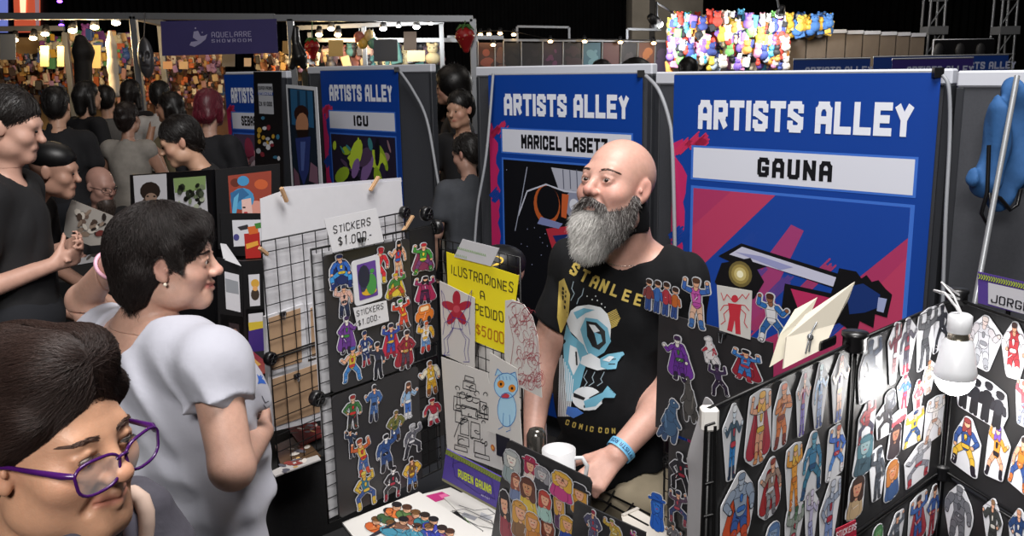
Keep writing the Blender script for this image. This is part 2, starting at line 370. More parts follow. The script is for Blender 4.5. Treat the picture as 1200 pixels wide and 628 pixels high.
def bounds(sc, pad=.03):
    lo = np.full(3, 9e9); hi = -lo
    for q in sc.p:
        if q[0] == 'h' or q[-1] is True: continue
        if q[0] == 'g': l2, h2 = bounds(q[1], 0); lo = np.minimum(lo, l2); hi = np.maximum(hi, h2); continue
        if q[0] == 'e': lo = np.minimum(lo, q[1]-q[2].max()); hi = np.maximum(hi, q[1]+q[2].max())
        else: lo = np.minimum(lo, np.minimum(q[1], q[2])-max(q[3])); hi = np.maximum(hi, np.maximum(q[1], q[2])+max(q[3]))
    return lo-pad, hi+pad
def rotm(yaw, pitch=0, roll=0):
    ca, sa = math.cos(yaw), math.sin(yaw); cb, sb = math.cos(pitch), math.sin(pitch); cc, sc_ = math.cos(roll), math.sin(roll)
    return np.array([[ca, -sa, 0], [sa, ca, 0], [0, 0, 1]])@np.array([[1, 0, 0], [0, cb, -sb], [0, sb, cb]])@np.array([[cc, 0, sc_], [0, 1, 0], [-sc_, 0, cc]])
def axes(d, up=(0, 0, 1)):                  # columns: right, forward d, up
    f = unit(d); r = unit(np.cross(f, up)); return np.stack([r, f, np.cross(r, f)], 1)
def sc_head(male=True, fine=True, smile=0, open_mouth=0, fat=0, lid=0):
    """head in its own frame: +y looks forward, +x its right, eyes at z=0"""
    s = Sculpt(); g = fat
    s.ell((0, -.012, .034), (.074, .096, .084), .03); s.ell((0, .03, -.02), (.062+g, .062, .09), .03)
    s.ell((0, .035, -.07), (.05+g, .05, .045), .03); s.cap((-.012, .072, -.1), (.012, .072, -.1), .019, k=.025)
    for e in (-1, 1):
        s.ell((e*.043, .058, -.03), (.024+g*.6, .026, .022), .025)
        s.ell((e*.05, .01, -.075), (.018+g, .035, .025), .03)
        if fine: s.ell((e*.034, .105, -.002), (.021, .019, .013), .014, sub=True)
    s.cap((-.034, .079, .02), (.034, .079, .02), .01 if not male else .013, k=.018)
    s.cap((0, .085, .012), (0, .107, -.025), .0085, .011, .012); s.ell((0, .109, -.03), (.013, .012, .011), .008)
    if fine:
        for e in (-1, 1):
            s.ell((e*.0125, .098, -.034), (.0085, .011, .008), .006)
            s.ell((e*.007, .108, -.041), (.0035, .005, .004), .003, sub=True)
            s.ell((e*.0315, .0785, 0), (.0165, .0152, .0142), .005)          # eyelids bulge over the eyeball
            s.cap((e*.018, .0885, .007), (e*.031, .0915, .0088), .0028, k=.004); s.cap((e*.031, .0915, .0088), (e*.045, .083, .0045), .0028, k=.004)
            s.ell((e*.0315, .096, -.0004), (.0145, .0125, .0058-lid), .0015, rotm(0, 0, -e*.06), sub=True)
            s.cap((e*.022, .093, -.043), (e*(.036), .08, -.068), .0035, k=.01, sub=True)
        z = -.062; c = smile*.008
        s.cap((0, .0935, z+.003), (.024+smile*.006, .081, z+c), .0062, .003, .006); s.cap((0, .0935, z+.003), (-.024-smile*.006, .081, z+c), .0062, .003, .006)
        s.cap((0, .092, z-.009), (.02, .082, z-.004+c*.7), .0068, .003, .006); s.cap((0, .092, z-.009), (-.02, .082, z-.004+c*.7), .0068, .003, .006)
        s.cap((-.026-smile*.006, .084, z-.001+c*.9), (0, .1005, z-.0035), .0016+open_mouth*.003, k=.003, sub=True); s.cap((.026+smile*.006, .084, z-.001+c*.9), (0, .1005, z-.0035), .0016+open_mouth*.003, k=.003, sub=True)
    else: s.cap((-.02, .086, -.062), (.02, .086, -.062), .008, k=.01)
    for e in (-1, 1):
        A = rotm(e*.35, 0, 0)@rotm(0, .2, 0)
        s.ell((e*.076, -.008, -.006), (.008, .018, .031), .008, A)
        if fine:
            s.ell((e*.086, -.004, .0), (.006, .011, .019), .005, A, sub=True); s.ell((e*.075, .0, -.03), (.006, .008, .009), .006); s.ell((e*.079, .009, -.008), (.004, .004, .006), .004)
    return s
def finger(s, a, d, n, L, r, curl, k=.006):
    p = np.array(a, float); d = unit(d); n = unit(n); ang = 0
    for i, f in enumerate((.45, .31, .24)):
        ang = curl[i] if i < len(curl) else 0
        d2 = unit(d*math.cos(ang)-n*math.sin(ang)); n = unit(n*math.cos(ang)+d*math.sin(ang)); d = d2
        q = p+d*L*f; s.cap(p, q, r*(1-.07*i), r*(1-.07*(i+1)), k if i == 0 else .003); p = q
def sc_hand(W, d, n, side, curl=.45, scale=1., spread=.12, thumb=.6):
    """W wrist, d towards the knuckles, n out of the back of the hand, side: +1 thumb towards cross(d,n)"""
    s = Sculpt(); d = unit(d); n = unit(np.asarray(n, float)-d*np.dot(n, d)); t = np.cross(d, n)*side; W = np.array(W, float)
    offs = (.028, .0095, -.0095, -.027); Ls = (.074, .083, .077, .06); kn = (.088, .092, .088, .08)
    for o, L, kk in zip(offs, Ls, kn):
        K = W+(d*kk+t*o)*scale; s.cap(W+t*o*.55*scale+d*.008*scale, K, .0135*scale, .0115*scale, .012)
        finger(s, K, unit(d+t*o*spread/.03), n, L*scale, .0092*scale if o > -.02 else .008*scale, (curl, curl*1.3, curl*.8))
    B = W+(d*.022+t*.026-n*.006)*scale; K = W+(d*.05+t*.047-n*.018)*scale
    s.cap(B, K, .015*scale, .0115*scale, .014); finger(s, K, unit(d*.75+t*thumb-n*.35), n, .058*scale, .0105*scale, (.1, .35, .2))
    return s
def skincol(base, spots=()):
    b = np.array(hexc(base))
    def f(V):
        c = np.tile(b, (len(V), 1))
        n = np.sin(V[:, 0]*61+1)*np.sin(V[:, 1]*53)*np.sin(V[:, 2]*57+2); c *= (1+.04*n)[:, None]
        for ctr, r, colr, st in spots:
            r = np.array(r if hasattr(r, '__len__') else [r]*3); d = np.sqrt((((V-ctr)/r)**2).sum(1)); w_ = np.clip(1.5-d, 0, 1)*st
            c = c*(1-w_[:, None])+np.array(hexc(colr))*w_[:, None]
        return c
    return f
def head_spots(M, t, sc, lip='#a85a50', cheek='#c9877a', stubble=None, lips=.7):
    s = []; T = lambda p: M@np.array(p)*sc+t
    for e in (-1, 1):
        s.append((T((e*.04, .07, -.03)), .03*sc, cheek, .3)); s.append((T((e*.08, 0, 0)), .03*sc, cheek, .4))
        for q in range(4): s.append((T((e*(.004+.0065*q), .094-.003*q, -.064+.0012*q)), .0075*sc, lip, lips))
    s.append((T((0, .112, -.03)), .018*sc, cheek, .5)); return s
def strands(name, sc, roots, nrm, flow, L, r, m, parent, seed=1, lift=.004, segs=5, jit=.25, hug=True, taper=True, col=None):
    """fine hair: tapered three-sided strands that follow flow(p,n) over the surface of sculpt sc"""
    R_ = np.random.RandomState(seed); N = len(roots); Pn = roots+nrm*lift*R_.rand(N, 1); pts = [Pn.copy()]; Ls = (np.array(L)*(.6+.7*R_.rand(N)))[:, None]/segs
    jd = R_.randn(N, 3)*jit
    for i in range(segs):
        e = 1e-3; g = np.stack([sc.at(Pn+np.eye(3)[q]*e)-sc.at(Pn-np.eye(3)[q]*e) for q in range(3)], 1); g /= np.maximum(np.linalg.norm(g, axis=1, keepdims=True), 1e-9)
        d = flow(Pn, g)+jd*(1+.3*R_.randn(N, 1))
        if hug: d = d-g*(d*g).sum(1, keepdims=True)*.85
        d /= np.maximum(np.linalg.norm(d, axis=1, keepdims=True), 1e-9); Pn = Pn+d*Ls
        if hug:
            dd = sc.at(Pn)[:, None]; Pn = Pn+g*np.clip(lift*(.3+R_.rand(N, 1))-dd, -.004, .02)
        pts.append(Pn.copy())
    A = np.stack(pts, 1)                                     # N, segs+1, 3
    T = np.gradient(A, axis=1); T /= np.maximum(np.linalg.norm(T, axis=2, keepdims=True), 1e-9)
    ref = np.array([.3, .5, .81]); u = np.cross(T, ref); u /= np.maximum(np.linalg.norm(u, axis=2, keepdims=True), 1e-9); v = np.cross(T, u)
    rr = r*(1-np.linspace(0, 1, segs+1)**2*.85 if taper else np.ones(segs+1))[None, :, None]*(.7+.6*R_.rand(N, 1, 1))
    V = np.stack([A+rr*(math.cos(a)*u+math.sin(a)*v) for a in (0, 2.094, 4.189)], 2).reshape(-1, 3)
    b = (np.arange(N)*(segs+1)*3)[:, None, None]+(np.arange(segs)*3)[None, :, None]
    q = np.stack([np.stack([b[..., 0]+k, b[..., 0]+(k+1) % 3, b[..., 0]+3+(k+1) % 3, b[..., 0]+3+k], -1) for k in range(3)], 2).reshape(-1, 4)
    cf = None
    if col is not None: cc = np.repeat(col(roots, R_), (segs+1)*3, axis=0); cf = lambda V_: cc
    return mesh_obj(name, [(V, q)], m, parent, cf)
def sample(V, Fq, N, seed, keep=None):
    R_ = np.random.RandomState(seed); a, b, c, d = (V[Fq[:, i]] for i in range(4)); nn = np.cross(c-a, d-b); ar = np.linalg.norm(nn, axis=1); nn = nn/np.maximum(ar, 1e-12)[:, None]
    i = R_.choice(len(Fq), N*3, p=ar/ar.sum()); u, v = R_.rand(N*3, 1), R_.rand(N*3, 1)
    p = (a[i]*(1-u)+b[i]*u)*(1-v)+(d[i]*(1-u)+c[i]*u)*v; n = nn[i]
    if keep is not None: k = keep(p); p, n = p[k], n[k]
    return p[:N], n[:N]
SKIN = mat('skin', '#c99a80', .48, vcol=True, noise=.05, nscale=90, bump=.12, bscale=350, sss=.12)
SKINF = mat('skin_plain', '#c99a80', .5, vcol=True, noise=.05, nscale=40)
def eyeball(M, t, sc, parent, iris='#3a2414', look=(0, 1, 0), closed=False):
    for e in (-1, 1):
        mb = MB(); c = M@np.array((e*.0315, .0795, 0))*sc+t; lk = unit(M@unit(look))
        mb.ball(c, .0127*sc, mat('eye_white', '#cfc4bc', .25), 16, 12)
        mb.ball(c+lk*.0080*sc, .0066*sc, mat('iris'+iris, iris, .15), 12, 8)
        mb.ball(c+lk*.0120*sc, .0032*sc, mat('pupil', '#050404', .1), 10, 6)
        mb.build('eye', parent)
def folds(amp, seed, ax=(0, 0, 1), f=28):
    R_ = np.random.RandomState(seed); W = R_.randn(6, 3)*f; W[:, 2] *= .45; ph = R_.rand(6)*6
    def g(X, Y, Z):
        o = 0
        for w_, p_ in zip(W, ph): o = o+np.sin(X*w_[0]+Y*w_[1]+Z*w_[2]+p_+1.3*np.sin(Z*9+p_))
        return -np.abs(o/3)*amp+amp*.5
    return g
# ================================================================ the hall
def plane(name, pts, m, **k):
    mb = MB(); mb.add(pts, [tuple(range(len(pts)))], m); o = mb.build(name); o['kind'] = 'structure'; return o
M_FLOOR = mat('hall_floor', '#2a2828', .55, noise=.3, nscale=3, bump=.1)
mb = MB(); mb.box((0, 14, -.05), (36, 48, .1), M_FLOOR); tag(mb.build('floor'), kind='structure')
M_CURT = mat('black_curtain', '#202022', .9, noise=.3, nscale=2)
def curtain(name, a, b, h, m=M_CURT, step=.28):
    a = np.array(a, float); b = np.array(b, float); L = np.linalg.norm(b-a); d = (b-a)/L; n = np.array([-d[1], d[0]]); N = int(L/step*4); vs = []; mb = MB()
    for i in range(N+1):
        q = a+d*L*i/N+n*.09*math.sin(i*math.pi/2+.3*math.sin(i*.7)); vs += [(q[0], q[1], 0), (q[0], q[1], h)]
    mb.add(vs, [(2*i, 2*i+2, 2*i+3, 2*i+1) for i in range(N)], m, True)
    return tag(mb.build(name), kind='structure')
curtain('wall_back', (-17.5, 34), (17.5, 34), 9)
curtain('wall_left', (-17.5, -9), (-17.5, 34), 9); curtain('wall_right', (17.5, 34), (17.5, -9), 9)
mb = MB(); mb.box((0, 12.5, 9.1), (36, 44, .2), mat('ceiling_black', '#08080a', .9)); tag(mb.build('ceiling'), kind='structure')
E1 = np.array([.72, .694, 0]); E2 = np.array([-.694, .72, 0])
PANEL = mat('partition_grey', '#3d3f45', .75, noise=.08, nscale=120); RAIL = mat('rail_white', '#c6c9d2', .4)
ALU = mat('aluminium', '#9a9ea4', .35, metal=.7); BLACKM = mat('black_metal', '#0c0c0d', .4, metal=.3); BLACKP = mat('black_plastic', '#101012', .35)
WHITEP = mat('paper_white', '#cbcbcf', .7, noise=.02, nscale=30); CLOTHB = mat('black_cloth', '#0c0c0e', .9, bump=.4, bscale=60)
def partition(a, b, top, label, rail=.05, rl=None):
    """grey fabric wall panel between two floor points, with a pale top rail"""
    a = np.array([a[0], a[1], 0.]); b = np.array([b[0], b[1], 0.]); c = (a+b)/2; L = np.linalg.norm(b-a); d = (b-a)/L; n = np.cross(d, (0, 0, 1))
    t = thing('partition_panel', label, 'partition', c, 'grey partition panels behind the booths'); ax = np.array([d, n, (0, 0, 1)])
    mb = MB(); mb.box(c+np.array([0, 0, (top-rail)/2]), (L-.03, .03, top-rail), PANEL, ax); mb.build('fabric_panel', t)
    mb = MB(); mb.box(c+np.array([0, 0, top-rail/2]), (L, .045, rail), RAIL, ax, .006); mb.build('top_rail', t)
    for e in (-1, 1): mb = MB(); mb.box(c+d*e*(L/2-.012)+np.array([0, 0, (top-rail)/2]), (.024, .042, top-rail), mat('post_dark', '#2c2e33', .5), ax, .003); mb.build('post', t)
    return t
gTL = P(790, 88, 3.6); gTR = P(1103, 85, 2.9); gd = unit(gTR-gTL)
back = np.array([.03, .03, 0])
pa = P(761, 84, 3.80)+back*1.5; pb = gTR+gd*.02+back*1.5
partition(pa, pb, 1.895, 'grey partition panel behind the largest blue banner')
partition(pb+gd*.012, pb+gd*1.0, 1.888, 'grey partition panel at the right with a blue jacket hanging before it')
mTL = P(572, 85, 4.85); mTR = P(753, 90, 4.15); md = unit(mTR-mTL)
partition(mTL-md*.14+back*1.5, mTR+md*.02+back*1.5, 1.93, 'grey partition panel behind the middle blue banner')
iL = P(375, 83, 6.5); iR = P(466, 82, 5.9); idr = unit(iR-iL)
partition(iL-idr*.22+back*1.5, iR+idr*.27+back*1.5, 1.955, 'grey partition panel behind the blue banner above the white sheet')
eL = P(262, 84, 6.9); eR = P(324, 84, 6.5); ed = unit(eR-eL); partition(eL-ed*.05+back*1.5, eR+ed*.05+back*1.5, 1.93, 'grey partition panel behind the leftmost blue banner')
# ---------------------------------------------------------------- the ARTISTS ALLEY banners
BLUE = ink('#0a3c93'); BLUE_L = ink('#3a6cc8'); BOXW = ink('#d3d6e2'); MAG = ink('#b9265f'); RED = ink('#c22e58'); INKK = ink('#0a0b12'); PUR = ink('#5a3f9a')
G = Sheet([*gTL[:2], 1.884], [*gTR[:2], 1.884])
T_A = G.uv(818, 151); T_B = G.uv(1069, 162.5); BX0 = G.uv(812, 172.5); BX1 = G.uv(1071, 229); FR0 = G.uv(811, 220)
def stroke_patch(S, mb, u, v, L, wd, ang, m, k, r, n=9):
    """a dry-brush stroke: parallel bars of uneven length"""
    cr, sr = math.cos(ang), math.sin(ang)
    for i in range(n):
        t = (i/(n-1)-.5)*wd; a = r.uniform(-.5, -.32)*L; b = r.uniform(.3, .5)*L; w2 = wd/n*1.15/2
        S.shape(mb, [(u+x*cr-y*sr, v+x*sr+y*cr) for x, y in ((a, t-w2), (b, t-w2), (b+w2, t), (b, t+w2), (a, t+w2))], m, k)
def clipbox(S, u0, u1, v0, v1): pass
def banner(tl, tr, name, label, art, nm_px=None, seed=1, h=1.75, name_w=.3, tidy=True):
    S = Sheet(tl, tr); W_ = S.w; r = random.Random(seed); f = W_/G.w
    t = thing('banner', label, 'banner', S.at(W_/2, -h), 'blue artist banners on the partitions')
    mb = MB(); S.shape(mb, [(0, 0), (W_, 0), (W_, -h), (0, -h)], BLUE, 0, .002)
    # magenta torn edge on the left
    pts = [(0, -.26)]; v = -.24
    while v > -h: pts.append((r.uniform(.045, .075)*W_ if v < -.33 else r.uniform(.01, .05)*W_, v)); v -= .035
    pts += [(.05*W_, -h), (0, -h)]; S.shape(mb, pts, MAG, .0006)
    for a in range(5): stroke_patch(S, mb, r.uniform(.04, .13)*W_, -.245-r.uniform(0, .05), .09, .026, .7, RED, .0008, r, 5)
    stroke_patch(S, mb, .035*W_, -.62, .09, .05, .7, BLUE, .0009, r, 6); stroke_patch(S, mb, .04*W_, -1.05, .1, .05, .7, BLUE, .0009, r, 6)
    mb.build('printed_cloth', t)
    mb = MB(); S.text(mb, 'ARTISTS ALLEY', T_A[0]*f, T_A[1], .108, ink('#dfe3ee'), .0012, width=(T_B[0]-T_A[0])*f, weight=.24, track=.16, wfac=.62); mb.build('heading', t)
    x0, x1 = BX0[0]*f, BX1[0]*f
    mb = MB(); S.shape(mb, [(x0-.006, BX0[1]+.008), (x1+.006, BX0[1]+.008), (x1+.006, BX1[1]-.008), (x0-.006, BX1[1]-.008)], BLUE_L, .0009)
    S.shape(mb, [(x0+.004, BX0[1]), (x1-.004, BX0[1]), (x1-.004, BX1[1]), (x0+.004, BX1[1])], BOXW, .0012)
    nh = .07; cx = (x0+x1)/2; S.text(mb, name, cx-name_w/2, (BX0[1]+BX1[1])/2-nh/2, nh, INKK, .0016, width=name_w, weight=.23, track=.3 if len(name) < 6 else .16, wfac=.6); mb.build('name_box', t)
    fy = FR0[1]; fb = -h+.12
    mb = MB()
    S.shape(mb, [(x0-.004, fy+.01), (x1+.006, fy+.01), (x1+.006, fb), (x0-.004, fb)], BLUE_L, .0009)
    art(S, mb, x0+.008, x1-.008, fy, fb+.01, r); mb.build('picture', t)
    mb = MB(); mb.tube([S.at(0, -.004, -.012), S.at(W_, -.004, -.012)], .009, ALU); mb.build('hanging_rod', t)
    mb = MB(); mb.box(S.at(W_-.01, 0, .0), (.03, .02, .03), BLACKP); mb.build('clip', t)
    return S
def art_weapon(S, mb, x0, x1, y1, y0, r):
    Sx = lambda *pp: [S.uv(*p) for p in pp]
    S.shape(mb, [(x0, y1), (x1, y1), (x1, y0), (x0, y0)], ink('#a53460'), .0012)
    def band(p, m, k): S.shape(mb, p, m, k)
    W_ = x1-x0
    band([(x0, y1-.42*W_), (x0+.28*W_, y1), (x1, y1), (x1, y1-.12*W_), (x0+.60*W_, y1-.52*W_), (x0+.30*W_, y1-.72*W_), (x0, y1-.82*W_)], ink('#123f97'), .0014)
    band([(x0, y1-.18*W_), (x0+.2*W_, y1), (x0+.42*W_, y1), (x0, y1-.42*W_)], ink('#b23a5f'), .0016)
    band([(x0+.2*W_, y1-.55*W_), (x0+.5*W_, y1-.12*W_), (x0+.56*W_, y1-.14*W_), (x0+.36*W_, y1-.6*W_)], ink('#9c3a70'), .0016)
    band([(x0+.68*W_, y1-.6*W_), (x1, y1-.2*W_), (x1, y1-.62*W_), (x0+.8*W_, y1-.85*W_)], ink('#b23a5f'), .0016)
    for i in range(7): stroke_patch(S, mb, x0+r.uniform(.2, .8)*W_, y1-r.uniform(.25, .6)*W_, .2, .03, .85, ink(r.choice(['#5a3f8a', '#a03866', '#1a429a'])), .0018, r, 5)
    K = ink('#07070c')
    S.shape(mb, Sx((842, 300), (869, 285), (1000, 326), (996, 344), (900, 312), (880, 318)), K, .0022)
    S.shape(mb, Sx((855, 298), (870, 289), (990, 328), (984, 338)), ink('#c3c4da'), .0026); S.shape(mb, Sx((862, 295), (892, 300), (930, 313), (915, 316)), ink('#9397c4'), .003)
    S.shape(mb, Sx((920, 332), (986, 346), (980, 372), (940, 380), (916, 362)), K, .0022); S.shape(mb, Sx((927, 338), (978, 350), (972, 366), (935, 360)), ink('#b52c5c'), .0026)
    S.shape(mb, Sx((984, 314), (1004, 318), (1010, 326), (1016, 322), (1022, 330), (1030, 328), (1038, 338), (1046, 345), (1040, 372), (1026, 368), (1024, 384), (1008, 376), (1004, 392), (984, 378), (960, 386), (972, 350)), K, .003)
    S.shape(mb, Sx((992, 336), (1012, 332), (1032, 345), (1030, 360), (1014, 366), (996, 368)), ink('#14306e'), .0036)
    S.shape(mb, Sx((1030, 348), (1040, 350), (1036, 366), (1028, 364)), ink('#9aa4cc'), .0042)
    S.shape(mb, Sx((846, 308), (880, 302), (896, 330), (884, 350), (850, 346), (838, 330)), K, .003)
    c = S.uv(868, 321)
    for rr, cc, k in ((.05, '#6e6136', .0036), (.038, '#9c8a4c', .004), (.026, '#c8b878', .0044), (.014, '#f2eecb', .0048)): S.disc(mb, c, rr, ink(cc), k)
def art_blobs(cols, bg, n=40):
    def f(S, mb, x0, x1, y1, y0, r):
        S.shape(mb, [(x0, y1), (x1, y1), (x1, y0), (x0, y0)], ink(bg), .0012)
        for i in range(n):
            a = r.uniform(0, 3.1); rx = r.uniform(.03, .12); ry = rx*r.uniform(.2, .7); m_ = max(rx, ry)
            if x1-x0 < 2*m_+.01: continue
            S.disc(mb, (r.uniform(x0+m_, x1-m_), r.uniform(y0+m_, y1-m_)), rx, ink(r.choice(cols)), .0014+i*.00012, 12, ry, a)
    return f
def art_mask(S, mb, x0, x1, y1, y0, r):
    S.shape(mb, [(x0, y1), (x1, y1), (x1, y0), (x0, y0)], ink('#0b0c12'), .0012); Sx = lambda *pp: [S.uv(*p) for p in pp]
    S.shape(mb, Sx((646, 196), (690, 202), (690, 220), (676, 225), (655, 222)), ink('#aeb1c0'), .0016)
    for x in (660, 668, 676): S.line(mb, Sx((x, 199), (x+1, 221)), .006, ink('#5c6072'), .002)
    S.line(mb, Sx((608, 252), (618, 224), (640, 216), (662, 224), (684, 226)), .008, ink('#c4c8d8'), .002)
    S.line(mb, Sx((604, 270), (612, 230), (618, 196)), .006, ink('#9aa0b4'), .002)
    c = S.uv(641, 240); S.disc(mb, c, .09, ink('#b4582a'), .002, 20, .1); S.disc(mb, (c[0]+.008, c[1]+.012), .076, ink('#0b0c12'), .0023, 20, .085)
    c = S.uv(673, 240); S.disc(mb, c, .06, ink('#8b90a8'), .002, 18, .07); S.disc(mb, c, .03, ink('#d5d8e4'), .0023, 14, .03)
    S.shape(mb, Sx((659, 227), (667, 228), (664, 256), (658, 254)), ink('#c45e33'), .0024)
    S.shape(mb, Sx((634, 254), (660, 262), (655, 268), (630, 262)), ink('#7d87b8'), .0026)
    S.shape(mb, Sx((640, 268), (690, 262), (690, 300), (650, 300)), ink('#b23040'), .0016); S.shape(mb, Sx((648, 276), (690, 272), (690, 300), (660, 300)), ink('#1a2b66'), .002)
    for i in range(30): S.disc(mb, (r.uniform(x0+.02, x1-.02), r.uniform(y1-.6, y1-.02)), .003, ink('#8e96b8'), .0017, 6)
banner([*gTL[:2], 1.884], [*gTR[:2], 1.884], 'GAUNA', 'largest blue ARTISTS ALLEY banner, right of the bearded man, weapon picture below', art_weapon, seed=2, name_w=.285)
banner([*mTL[:2], 1.887], [*mTR[:2], 1.887], 'MARICEL LASETZ', 'middle blue ARTISTS ALLEY banner partly behind the bearded man\'s head', art_mask, seed=3, name_w=.56)
banner([*iL[:2], 1.925], [*iR[:2], 1.925], 'ICU', 'blue ARTISTS ALLEY banner above the white sheet and wire grid', art_blobs(['#3a7f86', '#8fae2c', '#b6cf3a', '#7d5f96', '#4d3a56', '#8d6e78', '#27203a', '#c6bccb', '#54406a', '#10101c', '#10101c'], '#221c30', 90), seed=4, name_w=.16)
banner([*eL[:2], 1.91], [*eR[:2], 1.91], 'SEBASTIAN', 'leftmost and farthest blue banner, beside the red haired visitor', art_blobs(['#b9a9b0', '#7c5f6c', '#c98a8f', '#3a3148', '#d8d2d8', '#8b2f4a'], '#4b3a52', 60), seed=5, name_w=.3)
# far banners and low partition tops at the right, in the next rows
def far_banner(px0, px1, py, Y, txt, label, col='#10357c', hh=.5, th=.09, tu=None):
    a = P(px0, py, Y); b = P(px1, py, Y); S = Sheet(a, [b[0], b[1], a[2]]); z = a[2]
    t = thing('row_banner', label, 'banner', S.at(S.w/2, -z+.02), 'banners in the rows behind')
    mb = MB(); S.shape(mb, [(0, 0), (S.w, 0), (S.w, -1.6), (0, -1.6)], ink(col), 0, .003); S.text(mb, txt, tu if tu is not None else .12, -.15, th, ink('#aab0c8'), .002, weight=.22, track=.16); mb.build('printed_cloth', t)
    mb = MB(); mb.tube([S.at(0, 0, -.01), S.at(S.w, 0, -.01)], .012, ALU); mb.build('hanging_rod', t)
    for u in (.02, S.w-.02): mb = MB(); mb.tube([S.at(u, 0, -.02), S.at(u, -z, -.02)], .012, ALU); mb.build('post', t)
far_banner(930, 1020, 70, 9.5, 'ARTISTS ALLEY', 'dark blue banner in the next row, above the right half of the largest blue banner', tu=.12, th=.075)
far_banner(1024, 1182, 67, 10.4, 'ARTISTS ALLEY', 'widest dark blue banner in the row behind, below the floodlight stands', tu=.85, th=.08)
far_banner(1046, 1141, 69.5, 9.6, 'ARTISTS ALLEY', 'purple toned banner overlapping the widest dark blue one', '#33266e', tu=.15, th=.075)
# ---------------------------------------------------------------- grey cables slung down beside the banners
CAB = mat('cable_grey', '#8f9298', .5)
def cable(name, pts, r, label, m=CAB, group=None, cat='cable', foot=False):
    q = [P(*p) for p in pts]
    if foot: d = q[-1]-q[0]; q = [q[0], q[0]-d*(q[0][2]/d[2])]
    # catmull-rom
    out = []
    for i in range(len(q)-1):
        p0 = q[max(i-1, 0)]; p1 = q[i]; p2 = q[i+1]; p3 = q[min(i+2, len(q)-1)]
        for t in np.linspace(0, 1, 7)[:-1]: out.append(.5*((2*p1)+(p2-p0)*t+(2*p0-5*p1+4*p2-p3)*t*t+(3*p1-p0-3*p2+p3)*t**3))
    out.append(q[-1]); mb = MB(); mb.tube(out, r, m, 8); return tag(mb.build(name), label, cat, group)
CG = 'grey cables hanging down the partitions'
cable('hanging_cable', [(469, 84, 5.85), (484, 106, 5.8), (500, 140, 5.7), (512, 205, 5.6), (527, 296, 5.5)], .009, 'grey cable looping down the partition right of the third blue banner', group=CG)
cable('hanging_cable', [(578, 86, 4.75), (570, 180, 4.7), (560, 240, 4.7), (556, 290, 4.7)], .007, 'grey cable hanging left of the middle blue banner', group=CG)
cable('hanging_cable', [(757, 89, 3.78), (772, 106, 3.68), (784, 140, 3.63), (788, 175, 3.6), (791, 300, 3.55)], .008, 'grey cable curving down between the two largest banners', group=CG)
cable('hanging_cable', [(1105, 88, 2.86), (1112, 104, 2.84), (1113, 160, 2.83), (1108, 260, 2.8), (1104, 380, 2.78)], .006, 'grey cable hanging along the right edge of the largest blue banner', group=CG)
cable('support_pole', [(1192, 89, 2.62), (1178, 125, 2.55), (1160, 230, 2.5), (1134, 400, 2.4)], .008, 'slanting grey pole in front of the hanging blue jacket', mat('pole_grey', '#a4a7ab', .35, metal=.5), cat='pole', foot=True)
# blue jacket
jk = thing('jacket', 'blue jacket hanging from a hook on the right partition', 'jacket', P(1176, 245, 2.66))
JB = mat('jacket_blue', '#255488', .8, bump=.5, bscale=30, noise=.12, nscale=14)
s = Sculpt(); s.cap(P(1180, 104, 2.66), P(1186, 112, 2.66), .025, .03, .03); s.cap(P(1180, 112, 2.66), P(1150, 212, 2.66), .022, .034, .03); s.cap(P(1186, 112, 2.66), P(1174, 228, 2.67), .028, .042, .02)
s.cap(P(1190, 115, 2.66), P(1190, 205, 2.66), .022, .036, .02); s.cap(P(1172, 130, 2.64), P(1162, 212, 2.64), .02, .03, .01)
mesh_obj('body_cloth', [surface(s, *bounds(s), .006, lambda X, Y, Z: np.sin(X*95+Y*40+np.sin(Z*14)*1.5)*.009+np.sin(X*40+Z*25)*.006)], JB, jk)
mb = MB(); mb.tube([P(x, y, 2.62) for x, y in ((1159, 170), (1157, 225), (1150, 250), (1156, 262), (1163, 250), (1160, 226), (1172, 232), (1184, 246), (1192, 240), (1196, 222))], .006, BLACKP); mb.build('trim_cord', jk)
# ================================================================ the booth: tables, display boards
TZ = .755
def table(name, pts, z, m, label, drop=True, th=.03):
    t = thing(name, label, 'table', (np.mean([p[0] for p in pts]), np.mean([p[1] for p in pts]), 0))
    n = len(pts); mb = MB(); top = [(p[0], p[1], z) for p in pts]; bot = [(p[0], p[1], z-th) for p in pts]
    mb.add(top+bot, [tuple(range(n)), tuple(range(n, 2*n))[::-1]]+[(i, n+i, n+(i+1) % n, (i+1) % n) for i in range(n)], m); mb.build('tabletop', t)
    mb = MB(); r = random.Random(3)
    ring = []
    for i in range(n):
        a = np.array(pts[i], float); b = np.array(pts[(i+1) % n], float); L = np.linalg.norm(b-a); N = max(2, int(L/.06)); d = (b-a)/L; nn = np.array([d[1], -d[0]])
        for j in range(N): ring.append((a+d*L*j/N, nn*.012*math.sin(j*1.3)))
    vs = []
    for p_, w_ in ring: vs += [(p_[0], p_[1], z-.004), (p_[0]+w_[0], p_[1]+w_[1], .02)]
    N = len(ring); mb.add(vs, [(2*i, 2*i+1, (2*i+3) % (2*N), (2*i+2) % (2*N)) for i in range(N)], m, True); mb.build('tablecloth_skirt', t)
    return t
def off(p, a, b=0): return (p[0]+E1[0]*a+E2[0]*b, p[1]+E1[1]*a+E2[1]*b)
fL = (-.50, 2.17); fR = off((.26, 1.10), 0, -.55)
table('display_table', [fL, fR, off(fR, .62), off(fL, .62)], TZ, CLOTHB, 'black covered table of the sticker booth, between camera and bearded man')
table('display_table', [off((.93, 1.40), 0, -.05), off((.93, 1.40), 0, -.7), off((.93, 1.40), .6, -.7), off((.93, 1.40), .6, -.05)], TZ-.004, CLOTHB, 'black covered table carrying the tall black sticker panels at the right')
nb = (-.80, 2.46)
